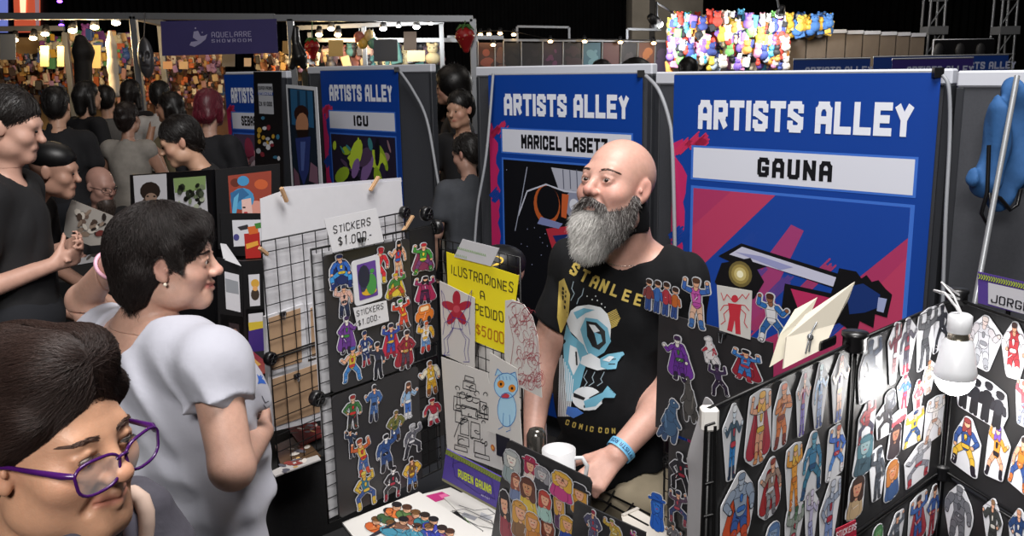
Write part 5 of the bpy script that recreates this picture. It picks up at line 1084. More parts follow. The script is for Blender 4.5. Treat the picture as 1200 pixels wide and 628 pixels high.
rows2(SCc, [
 ((1103, 565, 1143, 640), 'bulk', D(t='#6a6c72', l='#64666c', b='#5a5c62', h='#74767c', s='#7c7e84', d='#54565c'), 'metal grey walking figure'),
 ((1148, 581, 1177, 650), 'bulk', D(t='#3a3e3c', l='#343836', b='#24262a', h='#8c6a4c', d='#c8c4bc'), 'figure in a dark suit'),
 ((1178, 594, 1212, 660), 'bulk', D(t='#26406c', l='#243a60', b='#1c2c48', h='#c08a6c', d='#d0ccc8'), 'navy armoured figure')], GC, 'bottom right panel')
t = quadcard('price_tag', SBb, [(980, 620), (1003, 609), (1004, 640), (982, 645)], [('STICKERS', (979, 632), (1003, 620), 7.5, ink('#dcd8dc'))], 'red tag lettered STICKERS at the foot of the near right panel', m=mat('tag_red', '#a81f38', .5), k=.03, weight=.16, jit=0)
# ---------------- LED bulb on its hanging lead
bx_ = P(1121, 420, 1.42); zt = P(1121, 368, 1.42)[2]; zb = P(1121, 462, 1.42)[2]; hgt = zt-zb
t = thing('light_bulb', 'lit white bulb hanging upside down before the right hand panels', 'light bulb', (bx_[0], bx_[1], zb))
c = np.array([bx_[0], bx_[1], zb]); BW = mat('bulb_body', '#d4d6da', .35)
mb = MB(); mb.lathe(c, [(.031, .030), (.033, .036), (.031, .045), (.0235, hgt*.66), (.0175, hgt*.7)], BW, 28); mb.build('housing', t)
mb = MB(); mb.lathe(c, [(.0175, hgt*.7), (.0165, hgt*.72), (.0165, hgt*.76), (.0175, hgt*.78)], mat('brass', '#b8b2a0', .25, metal=.9), 24); mb.build('screw_base', t)
mb = MB(); mb.lathe(c, [(.0175, hgt*.78), (.0185, hgt*.8), (.0185, hgt*.98), (.015, hgt), (0, hgt)], BW, 24); mb.build('lamp_holder', t)
mb = MB(); mb.lathe(c, [(0, 0), (.012, .002), (.022, .008), (.029, .019), (.031, .030)], mat('bulb_glow', '#ffffff', .3, emit=9), 28); mb.build('diffuser', t)
mb = MB(); mb.tube([c+np.array([0, 0, hgt]), c+np.array([-.008, .0, hgt+.012]), c+np.array([-.018, .02, hgt+.03]), c+np.array([-.012, .07, hgt+.022]), SBb.at(SBb.w, 0, .01)], .0022, mat('lead_white', '#d8d8da', .5), 6); mb.tube([c+np.array([.002, 0, hgt]), c+np.array([-.012, .004, hgt+.03]), c+np.array([-.02, .03, hgt+.045]), SBb.at(SBb.w-.01, .01, .01)], .0018, mat('lead_white', '#d8d8da', .5), 6); mb.build('lead', t)
point('bulb_light', c+np.array([0, 0, -.012]), 2.4, (1, .98, .95), .03)
# ---------------- white paper hanging at the edge of the near panel, and the wire frame beside it
def curved_sheet(name, L, cols, label, m, th=.0015, cat='paper'):
    """cols: list of rows of pixel/depth points -> lofted sheet"""
    mb = MB(); V_ = [P(*p) for row in cols for p in row]; n = len(cols[0]); mb.add(V_, [(i*n+j, i*n+j+1, (i+1)*n+j+1, (i+1)*n+j) for i in range(len(cols)-1) for j in range(n-1)], m, True)
    o = mb.build(name); md_ = o.modifiers.new('thickness', 'SOLIDIFY'); md_.thickness = th; ss = o.modifiers.new('smooth', 'SUBSURF'); ss.levels = 2; ss.render_levels = 2; return tag(o, label, cat)
curved_sheet('paper_strip', 0, [[(826, 462, 1.25), (833, 466, 1.17), (840, 474, 1.12)], [(822, 480, 1.27), (831, 484, 1.18), (837, 500, 1.13)], [(812, 510, 1.29), (822, 516, 1.2), (836, 520, 1.14)], [(803, 540, 1.3), (818, 542, 1.21), (836, 545, 1.15)], [(808, 548, 1.28), (822, 556, 1.2), (836, 570, 1.15)], [(805, 590, 1.28), (820, 592, 1.2), (836, 600, 1.15)], [(804, 660, 1.28), (820, 660, 1.2), (836, 660, 1.15)]], 'long white paper hanging curled at the left edge of the near right panel', WHITEP)
FRW = Sheet([*A0[:2], ZT-.03], [*(A0-E2*0-np.array([.12, .02, 0]))[:2], ZT-.03])
t = thing('wire_grid', 'narrow black wire frame at the left end of the near right panel', 'wire grid', SA.at(0, -.7), 'black wire grid panels'); mb = MB()
a = P(826, 498, 1.08); b = P(836, 497, 1.06)
for x0, x1 in ((827, 821), (838, 836)): mb.tube([P(x0, 499, 1.08), P(x1, 660, 1.08)], .0022, GRIDM, 6)
for y in (499, 568, 606, 640): mb.tube([P(826-(y-499)*.035, y, 1.08), P(838, y-4, 1.08)], .0018, GRIDM, 6)
mb.build('wires', t)
mb = MB(); mb.box(P(831, 490, 1.09), (.022, .02, .03), mat('clip_white', '#d8d6d2', .4), bev=.003); tag(mb.build('tape_clip'), 'white plastic clip at the top left corner of the near right panel', 'clip')
# ---------------- cream envelope and papers clipped on top of the near panel
CRE = mat('paper_old', '#d6cfbf', .7)
t = thing('paper_stack', 'cream papers held with a clip above the near right panel', 'paper', P(940, 425, 1.36))
mb = MB(); cs = [P(918, 432, 1.33), P(922, 395, 1.35), P(945, 368, 1.37), P(1002, 330, 1.40), P(995, 350, 1.40), P(978, 380, 1.38), P(966, 408, 1.36)]; n_ = unit(np.cross(cs[1]-cs[0], cs[3]-cs[0])); n_ = n_ if n_@(CP-cs[0]) > 0 else -n_
def slab(mb, cs, m, dz, th):
    n_ = unit(np.cross(cs[1]-cs[0], cs[3]-cs[0])); n_ = n_ if n_@(CP-cs[0]) > 0 else -n_
    v = [c+n_*dz for c in cs]+[c+n_*(dz-th) for c in cs]; n = len(cs); mb.add(v, [tuple(range(n)), tuple(range(n, 2*n))[::-1]]+[(i, n+i, n+(i+1) % n, (i+1) % n) for i in range(n)], m)
slab(mb, cs, CRE, 0, .004); mb.build('front_sheet', t)
mb = MB(); cs2 = [P(904, 430, 1.37), P(916, 392, 1.39), P(934, 362, 1.41), P(960, 348, 1.42), P(950, 372, 1.41), P(936, 410, 1.39)]; slab(mb, cs2, mat('paper_pale', '#d4cebc', .6), -.006, .002); mb.build('rear_sheet', t)
mb = MB(); q = P(947, 398, 1.345); mb.tube([P(957, 378, 1.36), P(949, 393, 1.345), P(944, 414, 1.345)], .0014, ALU, 6); mb.tube([P(951, 393, 1.343), P(948, 412, 1.343)], .0014, ALU, 6); mb.lathe(P(949, 395, 1.345), [(.003, 0), (.0055, .002), (.003, .004)], ALU, 12, n_); mb.build('binder_clip', t)
mb = MB(); mb.box(P(970, 402, 1.37), (.05, .012, .016), BLACKP, np.array([unit(A1-A0), n_, (0, 0, 1)]), .003); mb.build('clip_jaw', t)
# ---------------- JORGE name sign at the right
SJ = Sheet([*P(1146, 318, 2.2)[:2], 1.42], [*P(1215, 335, 2.05)[:2], 1.42])
t = quadcard('name_sign', SJ, [(1146, 318), (1216, 334), (1214, 372), (1146, 355)], [], 'white name sign with purple and green border at the right edge', m=ink('#5a4496'), k=0, cat='sign')
mb = MB(); SJ.pxshape(mb, [(1158, 331), (1216, 344), (1214, 372), (1158, 356)], ink('#d4d4dc'), .001); SJ.pxshape(mb, [(1147, 320), (1216, 336), (1216, 342), (1147, 327)], ink('#4a3a7c'), .0008)
for i in range(24): x = 1147+i*2.9; y = 321+i*.66; SJ.line(mb, [(x, y), (x+1.8, y+3), (x, y+5.2)], .0028, ink('#b4c83a'), .0018, px=True)
mb.build('border', t); mb = MB(); SJ.pxtext(mb, 'JORGE', (1161, 354), (1207, 366), 10, ink('#1c1c24'), .002, weight=.13, track=.2); mb.build('lettering', t)
q = SJ.uv(1180, 350); mb = MB(); mb.tube([SJ.at(q[0], q[1], -.008), SJ.at(q[0], -1.42, -.008)], .006, BLACKM, 8); mb.lathe(SJ.at(q[0], -1.42, -.008), [(0, 0), (.08, 0), (.08, .008), (.01, .014), (0, .014)], BLACKM, 20); mb.build('stand_pole', t)
# ================================================================ people
EYEL = {}
def face_parts(M, t, sc, parent, iris, look, brow='#2a1d18', bw=.0035, eyes=True, brows=True):
    if eyes: eyeball(M, t, sc, parent, iris, look)
    if brows:
        mb = MB(); R_ = random.Random(2); hs = sc_head(True, True)
        def surf(x, z):
            ys = np.linspace(.12, .04, 41); d = hs.at([(x, y, z) for y in ys]); k = int(np.argmax(d < 0)); return ys[k]+.0008
        for e in (-1, 1):
            for i in range(110):
                u = R_.random(); x = e*(.013+.036*u); z = .0205+.006*math.sin(u*2.4)-.003*u+R_.uniform(-1, 1)*.0026*(1.2-u*.6); y = surf(x, z)
                a = M@np.array((x, y, z))*sc+t; b = M@np.array((x+e*.007, surf(x+e*.007, z+.003-.005*u)+.0006, z+.003-.005*u))*sc+t; mb.cyl(a, b, .0007*sc*bw/.0035, .0002, mat('hair'+brow, brow, .6), 3, False)
        mb.build('eyebrow', parent)
# ---------------- the bearded man behind the table
mt = np.array([.2755, 2.36, 1.6175]); mM = rotm(2.36, .30, .02); ms = 1.05
# feet on the floor behind the table
root = thing('person', 'bald man with long grey beard in a black printed T-shirt, behind the sticker table', 'person', (.42, 2.60, 0))
head = sc_head(True, True, .25, 0, 0, .0020).xform(mM, mt, ms)
H = lambda p: mM@np.array(p)*ms+mt
fwd = unit([-.55, -.83, 0]); rgt = np.array([fwd[1], -fwd[0], 0])        # his own right (image left)
TA = axes(fwd)                                                            # columns right, forward, up
nb_ = P(742, 297, 2.44); chest = P(733, 365, 2.47); belly = P(722, 460, 2.47); hipc = P(722, 545, 2.50)
shL = P(794, 330, 2.36); shR = P(676, 312, 2.62)
elL = P(800, 448, 2.34); wrL = P(722, 533, 2.20); hdL = P(694, 563, 2.16)
elR = P(634, 425, 2.58); wrR = P(624, 512, 2.40); hdR = P(622, 545, 2.33)
body = Sculpt()
body.ell(chest, (.185, .125, .19), .06, TA); body.ell(belly+fwd*.02, (.165, .145, .17), .08, TA); body.ell(hipc, (.17, .135, .13), .07, TA)
body.cap(shR, shL, .062, .062, .06); body.cap(nb_-(0, 0, .04), H((0, -.035, -.06)), .068, .062, .03)
body.cap(nb_+(0, .03, -.02), shL, .05, .055, .05); body.cap(nb_+(0, .03, -.02), shR, .05, .055, .05)
torso_n = len(body.p)
arms = Sculpt(); arms.cap(shL, elL, .056, .047, .04); arms.cap(elL, wrL, .046, .031, .025); arms.cap(shR, elR, .056, .047, .04); arms.cap(elR, wrR, .046, .031, .025)
arms.cap(elL+(elL-shL)*.02, elL+(wrL-elL)*.35, .047, .044, .03)
dL = unit(hdL-wrL); hL = sc_hand(wrL+dL*.004, dL, unit(np.array([.25, -.62, .75])), 1, .75, 1.05, .05, .5)
dR = unit(hdR-wrR); hR = sc_hand(wrR+dR*.004, dR, unit(np.array([-.4, -.75, .4])), 1, .5, 1.02)
fy_ = 2.60; legs = Sculpt()
for e, o_ in ((1, hipc+rgt*.09), (-1, hipc-rgt*.09)):
    kn = np.array([o_[0], o_[1]+.0, .50])+fwd*.03; an = np.array([o_[0], o_[1], .09]); legs.cap(o_-(0, 0, .05), kn, .09, .062, .04); legs.cap(kn, an, .06, .04, .03); legs.cap(an-(0, 0, .03), an+fwd*.16-(0, 0, .055), .042, .032, .02)
full = body+arms+hL+hR+legs+head
sp = head_spots(mM, mt, ms, '#a8645c', '#c98378', lips=.6)
for i in range(60):
    a_ = random.Random(i); th = a_.uniform(-1, 1)*2.4; sp.append((H((math.sin(th)*.078, -.02-math.cos(th)*.085, .02+a_.uniform(-.02, .03))), .012, '#a5826e', .14))
lo, hi = bounds(full, .02)
zc = nb_[2]-.02
# head finer, the rest coarser; the seam lies under the shirt collar
Vh = surface(body+head, (mt[0]-.15, mt[1]-.17, zc), (mt[0]+.15, mt[1]+.15, mt[2]+.16), .0027)
hand_lo = np.minimum(wrL, hdL)-.14; hand_hi = np.maximum(wrL, hdL)+.12
Vb = surface(full, lo, (hi[0], hi[1], zc+.012), .0055)
mesh_obj('body', [Vh, Vb], SKIN, root, skincol('#c5998a', sp))
face_parts(mM, mt, ms, root, '#33221a', (-.25, .95, -.12), '#4a3a34', .004)
# ears/temple stubble, moustache and beard
beard = Sculpt()
beard.ell((0, .05, -.108), (.050, .048, .036), .02); beard.ell((.045, .03, -.08), (.024, .035, .045), .02); beard.ell((-.045, .03, -.08), (.024, .035, .045), .02)
beard.cap((0, .07, -.115), (0, .075, -.158), .045, .028, .03); beard.cap((-.026, .045, -.11), (-.018, .06, -.155), .032, .022, .03); beard.cap((.026, .045, -.11), (.018, .06, -.155), .032, .022, .03)
for e in (-1, 1):
    beard.cap((e*.069, .012, -.03), (e*.058, .03, -.08), .009, .02, .012); beard.cap((e*.006, .104, -.0505), (e*.034, .087, -.064), .0065, .006, .006); beard.cap((e*.034, .088, -.07), (e*.038, .075, -.1), .008, .014, .01)
beard.ell((0, .108, -.066), (.025, .030, .0105), .005, sub=True)
bw_ = beard.xform(mM, mt, ms); BEARD = mat('beard_hair', '#8a8580', .7, vcol=True)
def beardcol(V, R_=None):
    L = (V-mt)@mM/ms; g = np.clip((-L[:, 2]-.06)/.05, 0, 1)*np.clip((L[:, 1]-.02)/.05, 0, 1); side = np.clip((np.abs(L[:, 0])-.02)/.035, 0, 1); g = g*(1-.75*side)
    dark = np.array(hexc('#3a3230')); lt = np.array(hexc('#d6d4d0')); c = dark*(1-g[:, None])+lt*g[:, None]
    if R_ is not None: c *= (.75+.5*R_.rand(len(V), 1)); m_ = R_.rand(len(V)) < .22; c[m_] = c[m_]*.5+lt*.45
    return c
Vd = surface(bw_, *bounds(bw_), .003); bo = mesh_obj('beard', [Vd], BEARD, root, lambda V: beardcol(V)*.85)
def off_mouth(q): L = (q-mt)@mM/ms; return ~((np.abs(L[:, 0]) < .021) & (L[:, 2] < -.057) & (L[:, 2] > -.076) & (L[:, 1] > .075))
p_, n_ = sample(Vd[0], Vd[1], 11000, 4, off_mouth)
dn = mM@np.array([0, .35, -1.])
def bflow(p, g): 
    L = (p-mt)@mM/ms; d = np.tile(dn, (len(p), 1)); d += (L[:, :1]*-2.2)*mM[:, 0]*(L[:, 2:3] < -.12)+(L[:, :1]*6)*mM[:, 0]*(L[:, 2:3] > -.1); return d+g*.25
strands('beard_strands', bw_, p_, n_, bflow, .019, .00055, BEARD, bo, 3, .002, 4, .22, hug=False, col=beardcol)
# black T-shirt
SHB = mat('shirt_black', '#0e0f12', .9, noise=.12, nscale=30, bump=.5, bscale=26, spec=.25)
slL = shL+(elL-shL)*.62; slR = shR+(elR-shR)*.60
shirt = body.grow(.011)
for sh_, sl_ in ((shL, slL), (shR, slR)):
    g_ = Sculpt(); g_.cap(sh_, sl_+(sl_-sh_)*.3, .07, .074, .04); g_.cut(sl_, sl_-sh_); shirt.sub(g_, .035)
shirt.ell(hipc+(0, 0, .01), (.186, .165, .12), .06, TA)
col_c = H((0, -.02, -.16)); 
up = Sculpt(); up.p = list(shirt.p); up.ell(nb_+fwd*.045+(0, 0, .03), (.085, .085, .062), .012, axes(unit(fwd+np.array([0, 0, .5]))), sub=True)
up.cap(nb_+(0, 0, .02), nb_+(0, 0, .2), .088, .088, .01, sub=True); up.cut(hipc+(0, 0, .005), (.42, -.1, -1))
# sleeve ends
from functools import partial
def cut_sleeve(V, F_, cuts):
    keep = np.ones(len(V), bool)
    for c_, d_, r_ in cuts:
        q = V-c_; al = q@unit(d_); keep &= ~((al > 0) & (np.linalg.norm(q-np.outer(al, unit(d_)), axis=1) < r_))
    k = keep[F_].all(1); return V, F_[k]
Vs = surface(up, *bounds(up, .02), .0055, folds(.010, 11, f=24))
so = mesh_obj('shirt', [Vs], SHB, root); 
bvh = BVHTree.FromPolygons([tuple(v) for v in Vs[0]], [tuple(f) for f in Vs[1]])
# khaki trousers
KH = mat('khaki_cloth', '#b3a68e', .85, noise=.08, nscale=20, bump=.5, bscale=22)
tr = Sculpt(); tr.ell(hipc+(0, 0, -.02), (.185, .155, .14), .06, TA)
for e, o_ in ((1, hipc+rgt*.09), (-1, hipc-rgt*.09)): kn = np.array([o_[0], o_[1], .50])+fwd*.03; an = np.array([o_[0], o_[1], .10]); tr.cap(o_-(0, 0, .05), kn, .108, .08, .05); tr.cap(kn, an, .08, .066, .03)
mesh_obj('trousers', [surface(tr, *bounds(tr, .02), .007, folds(.010, 5, f=24))], KH, root)
mb = MB(); SHOE = mat('shoe_dark', '#1c1a1a', .5)
for o_ in (hipc+rgt*.09, hipc-rgt*.09): mb = MB(); q = np.array([o_[0], o_[1], .045])+fwd*.06; mb.ball(q, (.055, .14, .05), SHOE, 16, 10, TA.T); mb.build('shoe', root)
# silver chain at the neck
mb = MB(); CH = mat('chain_silver', '#c8c6c0', .2, metal=.9)
for i in range(34):
    a = -.3+i/33*2.2; q = nb_+(0, 0, .012)+.083*(math.cos(a)*-rgt+math.sin(a)*fwd)-np.array([0, 0, 1])*(.03*max(0, math.sin(a))); mb.ball(q, (.0042, .0042, .003), CH, 6, 4)
mb.build('neck_chain', root)
# light blue wristband with lettering
wc = wrL+unit(elL-wrL)*.018; wd_ = unit(wrL-elL); u_, v_, _ = frame(wd_); rr = .0355
mb = MB(); BAND = mat('band_blue', '#6fb4dc', .45); N = 28
vs = [wc+wd_*z+(rr+(.0012 if o else 0)+(.002 if z < 0 else 0))*(math.cos(t)*u_+math.sin(t)*v_) for o in (0, 1) for z in (-.011, .011) for t in np.linspace(0, 2*math.pi, N+1)[:-1]]
fs = []
for i in range(N): j = (i+1) % N; fs += [(i, j, N+j, N+i), (2*N+i, 3*N+i, 3*N+j, 2*N+j), (i, 2*N+i, 2*N+j, j), (N+i, N+j, 3*N+j, 3*N+i)]
mb.add(vs, fs, BAND); bnd = mb.build('wristband', root)
mb = MB(); tocam = unit(CP-wc); tocam = unit(tocam-wd_*np.dot(tocam, wd_)); side = np.cross(wd_, tocam)
q, w__ = text_quads('ARTISTA RCC', .011, weight=.16)
for i_, pl in enumerate(q): mb.add([wc+wd_*(p[1]-.0055)*1+(rr+.0022+i_*1e-5)*(math.cos((p[0]-w__/2)/rr*1.0)*tocam+math.sin((p[0]-w__/2)/rr*1.0)*side) for p in pl][::1], [tuple(range(len(pl)))], ink('#1c2c5a'))
mb.build('band_lettering', bnd)
# print on the shirt front, following the cloth
def on_cloth(polys, name, parent, push=.0012):
    import bmesh
    mb = MB(); lv = []; bb = []
    for i, (colr, pts) in enumerate(polys):
        x_ = [p[0] for p in pts]; y_ = [p[1] for p in pts]; b_ = (min(x_), min(y_), max(x_), max(y_)); L_ = 0
        for (b2, l2, c2) in bb:
            if c2 != colr and b_[0] < b2[2] and b2[0] < b_[2] and b_[1] < b2[3] and b2[1] < b_[3]: L_ = max(L_, l2+1)
        L_ = min(L_, 7); bb.append((b_, L_, colr)); lv.append(L_)
    for i, (colr, pts) in enumerate(polys):
        bm = bmesh.new(); vs = [bm.verts.new((x, y, 0)) for x, y in pts]
        try: bm.faces.new(vs)
        except Exception: bm.free(); continue
        bmesh.ops.triangulate(bm, faces=bm.faces[:])
        for _ in range(5):
            ed = [e for e in bm.edges if e.calc_length() > 4]
            if not ed: break
            bmesh.ops.subdivide_edges(bm, edges=ed, cuts=1); bmesh.ops.triangulate(bm, faces=bm.faces[:])
        W3 = []; ok = True; bm.verts.index_update()
        for v in bm.verts:
            d = Vector(ray(v.co.x, v.co.y)).normalized(); h = bvh.ray_cast(Vector(CP), d)
            if h[0] is None: ok = False; W3.append(None)
            else:
                n = h[1]; n = n if n.dot(d) < 0 else -n; W3.append(np.array(h[0]-d*(push+lv[i]*.0008+(i % 7)*.00003)))
        fs = [[v.index for v in f.verts] for f in bm.faces if all(W3[v.index] is not None for v in f.verts)]; fs = [f if True else f for f in fs]
        if fs: mb.add([w_ if w_ is not None else (0, 0, 0) for w_ in W3], fs, ink(colr, .6), True)
        bm.free()
    return mb.build(name, parent)
def lettering_px(txt, pts, hpx, colr, wt=.2, wf=.55):
    out = []
    for ch, (x, y, ang) in zip(txt, pts):
        q, w_ = text_quads(ch, hpx, weight=wt, wfac=wf); c_, s_ = math.cos(ang), math.sin(ang)
        for pl in q: out.append((colr, [(x+(p[0]-w_/2)*c_+p[1]*s_, y+(p[0]-w_/2)*s_-p[1]*c_) for p in pl]))
    return out
GO = '#c8b05a'; WH = '#d8dde2'; LB = '#6ba9c2'; DK = '#15161a'
pr = lettering_px('STAN', [(670, 322, .5), (682, 330, .45), (694, 337, .42), (705, 342, .4)], 15, GO)+lettering_px('LEE', [(718, 347, .36), (732, 353, .32), (746, 358, .28)], 14, GO)
pr += lettering_px('COMICCON', [(664, 498, .3), (672, 501, .25), (680, 503, .2), (687, 505, .15), (693, 506, .12), (703, 507, .1), (711, 508, .05), (719, 508, .0)], 6.5, GO, .2, .6)
pr += [(GO, [(655, 330), (661, 326), (668, 345), (666, 372), (657, 392), (653, 372), (654, 350)]), (GO, [(650, 405), (660, 392), (660, 404), (652, 412)]), (GO, [(676, 438), (679, 436), (678, 452), (673, 455)])]
for i in range(12): pr.append((GO, [(710, 368+i*1.7), (727-abs(i-6)*.8, 362+i*1.7), (727-abs(i-6)*.8, 363+i*1.7), (710, 369+i*1.7)]))
# rounded diving-style hood with one broad visor, coat, pointing arm, small helicopter
pr += [(WH, [(669, 364), (676, 359), (690, 357), (704, 360), (712, 368), (716, 382), (715, 400), (708, 413), (698, 419), (690, 416), (682, 404), (676, 396), (668, 388), (664, 376)]),
 (LB, [(686, 372), (700, 374), (712, 384), (716, 400), (708, 413), (698, 419), (690, 416), (684, 400), (680, 386)]), (DK, [(687, 376), (699, 378), (709, 388), (710, 402), (702, 410), (694, 406), (688, 394)]), (WH, [(690, 380), (697, 381), (703, 388), (696, 390)]), (LB, [(696, 389), (704, 392), (706, 400), (700, 404)]),
 (LB, [(672, 366), (684, 361), (697, 363), (686, 367), (676, 374)]), (LB, [(664, 380), (670, 392), (684, 404), (690, 418), (684, 436), (680, 452), (672, 470), (664, 470), (661, 430), (660, 400)]),
 (WH, [(682, 418), (692, 414), (702, 420), (708, 424), (712, 432), (700, 434), (688, 430), (680, 426)]), (WH, [(668, 404), (676, 408), (680, 424), (672, 440), (666, 424)]), (DK, [(674, 412), (676, 412), (677, 428), (675, 428)]),
 (LB, [(703, 420), (712, 415), (730, 412), (732, 415), (722, 418), (724, 424), (722, 432), (712, 433), (704, 430)]), (WH, [(706, 422), (714, 417), (720, 418), (714, 424)]), (DK, [(713, 421), (722, 420), (722, 421), (713, 422)]), (DK, [(713, 426), (721, 426), (721, 427), (713, 427)])]
for i in range(9): x = 650+i*1.9; pr.append((WH, [(x+6, 412+i*4), (x+7, 412+i*4), (x+5-i*.3, 488), (x+3.8-i*.3, 488)]))
pr += [(WH, el_px(688, 467, 18, 14, 20, .15)), (DK, [(672, 460), (686, 466), (684, 469), (672, 465)]), (DK, [(690, 466), (705, 458), (703, 462), (692, 469)]), (LB, [(684, 470), (706, 460), (712, 452), (715, 455), (713, 460), (722, 462), (720, 466), (708, 466), (698, 476), (686, 478)]), (WH, [(680, 474), (700, 468), (706, 472), (698, 480), (684, 481)]), (DK, [(684, 475), (690, 473), (690, 477), (684, 478)]), ('#3f6fc0', [(665, 476), (676, 478), (684, 484), (672, 490), (663, 485)])]
for x, y in ((688, 347), (694, 351), (700, 352), (705, 356), (709, 360), (698, 347)): pr.append((WH, el_px(x, y, .9, 1, 6)))
for pts in ([(672, 330), (670, 338), (673, 344), (669, 352)], [(684, 338), (682, 346), (678, 350), (676, 356)], [(688, 434), (684, 442), (688, 448), (684, 454)], [(697, 436), (694, 442), (696, 448), (690, 452)], [(708, 436), (704, 444), (706, 448), (700, 452)]):
    for a, b in zip(pts, pts[1:]): pr.append(('#8fa0ac', [tuple(q) for q in seg_quad(a, b, .9, .3)]))
on_cloth(pr, 'shirt_print', so)
# ---------------- hair helper: a cap of hair on a head plus fine strands
def hair_on(root, sc_local, M, t, sc, col, name='hair', N=5000, L=.05, r=.0008, flow=None, seed=1, cell=.004, lift=.003, hug=True, jit=.25, fl=None, shine=.45, keep=None):
    hs = sc_local.xform(M, t, sc); V = surface(hs, *bounds(hs), cell); HM = mat('hair'+col, col, shine, vcol=True)
    base = np.array(hexc(col))
    ho = mesh_obj(name, [V], HM, root, lambda v: np.tile(base*.55, (len(v), 1)))
    if N:
        p, n = sample(V[0], V[1], N, seed, keep)
        def f(p_, g): return (flow(((p_-t)@M)/sc))@M.T
        strands('hair_strands', hs, p, n, f, L, r, HM, ho, seed, lift, 5, jit, hug, col=lambda q, R_: np.tile(base, (len(q), 1))*(.75+.55*R_.rand(len(q), 1)))
    return ho
# ---------------- woman in the white T-shirt, seen from behind, face in profile
wt = np.array([-.787, 2.08, 1.505]); wM = rotm(-1.42, -.04, .04); ws = .97
HW = lambda p: wM@np.array(p)*ws+wt
rootw = thing('person', 'woman with short dark hair in a white T-shirt, one hand behind her head', 'person', (-.70, 2.05, 0))
whead = sc_head(False, True, .9, .5).xform(wM, wt, ws)
wf = unit([.62, .78, 0]); wr = np.array([wf[1], -wf[0], 0]); WA = axes(wf)
nbw = P(168, 386, 2.10); sR = P(250, 428, 1.93); sL = P(128, 400, 2.22); chw = P(196, 455, 2.08); blw = P(215, 545, 2.07); hpw = P(222, 618, 2.06)
eR = P(272, 548, 1.84); wR_ = P(308, 505, 2.16); eLf = P(98, 352, 2.26); wLf = P(134, 305, 2.13); hLf = P(160, 292, 2.04)
wb = Sculpt(); wb.ell(chw, (.175, .12, .17), .06, WA); wb.ell(blw+wf*.02, (.17, .145, .16), .08, WA); wb.ell(hpw, (.18, .145, .14), .08, WA)
wb.cap(sL, sR, .052, .055, .06); wb.cap(nbw, HW((0, -.035, -.07)), .058, .052, .03); wb.cap(nbw, sR, .045, .05, .05); wb.cap(nbw, sL, .045, .05, .05)
wb.ell(chw+wf*.11+wr*.08+(0, 0, -.02), (.07, .06, .07), .05, WA); wb.ell(chw+wf*.11-wr*.08+(0, 0, -.02), (.07, .06, .07), .05, WA)
wa = Sculpt(); wa.cap(sR, eR, .054, .047, .03); wa.cap(eR, wR_, .045, .027, .02); wa.cap(sL, eLf, .05, .04, .03); wa.cap(eLf, wLf, .04, .026, .02)
dd = unit(wR_-eR); whR = sc_hand(wR_, unit(-wr*.75+wf*.75), wf, 1, .3, .93)
whL = sc_hand(wLf, unit(hLf-wLf), unit([-.3, -.7, .5]), -1, .3, .93)
wl = Sculpt()
for e in (-1, 1):
    o_ = hpw+wr*e*.09; kn = np.array([o_[0], o_[1], .48])+wf*.03; an = np.array([o_[0], o_[1], .08]); wl.cap(o_, kn, .09, .06, .04); wl.cap(kn, an, .058, .036, .03); wl.cap(an-(0, 0, .03), an+wf*.14-(0, 0, .05), .035, .03, .02)
wfull = wb+wa+whR+whL+wl+whead
spw = head_spots(wM, wt, ws, '#b0605c', '#cf9284')
zc2 = nbw[2]+.01
lo, hi = bounds(wfull, .02)
Vh = surface(wb+whead+wa+whL, (wt[0]-.2, wt[1]-.2, zc2), (wt[0]+.16, wt[1]+.25, wt[2]+.15), .0027)
Vb = surface(wfull, lo, (hi[0], hi[1], zc2+.006), .0055)
Vb2 = surface(wfull, (lo[0], lo[1], zc2), (wt[0]-.1985, hi[1], wt[2]+.1), .0055)
mesh_obj('body', [Vh, Vb, Vb2], SKIN, rootw, skincol('#c39a88', spw))
face_parts(wM, wt, ws, rootw, '#2c1c14', (.0, 1, -.05), '#2a1c18')
mb = MB()
for z in (0, .004): mb.add([HW((x, .0935+.003-abs(x)*.32, -.0635+abs(x)*.12-z)) for x in np.linspace(-.02, .02, 7)]+[HW((x, .0905+.003-abs(x)*.32, -.0665+abs(x)*.12-z)) for x in np.linspace(-.02, .02, 7)], [(i, i+1, i+8, i+7) for i in range(6)], mat('teeth', '#e8e0d8', .3))
mb.build('teeth', rootw)
mb = MB(); mb.ball(HW((.0815, .003, -.041)), .0042, mat('pearl', '#e8dcc8', .2), 12, 8); mb.build('earring', rootw)
# short layered dark hair
hh = Sculpt(); hh.ell((0, -.02, .044), (.088, .108, .092), .02); hh.ell((0, -.075, -.035), (.066, .052, .07), .03); hh.ell((0, -.085, .02), (.075, .055, .075), .03)
hh.cap((-.03, -.085, -.068), (.03, -.085, -.068), .03, k=.03); hh.cap((-.05, .066, .078), (.05, .066, .078), .024, k=.03)
for e in (-1, 1): hh.cap((e*.078, .022, .045), (e*.079, .034, .0), .013, .005, .015); hh.cap((e*.07, -.05, -.02), (e*.05, -.07, -.075), .026, .018, .03)
hh.ell((.092, -.002, -.004), (.03, .022, .036), .006, sub=True); hh.ell((-.092, -.002, -.004), (.03, .022, .036), .006, sub=True); hh.ell((0, .115, -.0), (.085, .045, .072), .012, sub=True)
def wflow(q):
    c = np.array([-.01, -.03, .12]); d = q-c; d[:, 2] -= .02; d[:, 2] *= .6; out = d/np.maximum(np.linalg.norm(d, axis=1, keepdims=True), 1e-6); out[:, 2] -= .55
    fr = (q[:, 1] > .03); out[fr] += np.array([.25, .35, -.2]); return out
hair_on(rootw, hh, wM, wt, ws, '#1d1513', N=14000, L=.046, r=.0005, flow=wflow, seed=3, lift=.006, jit=.22, shine=.55)
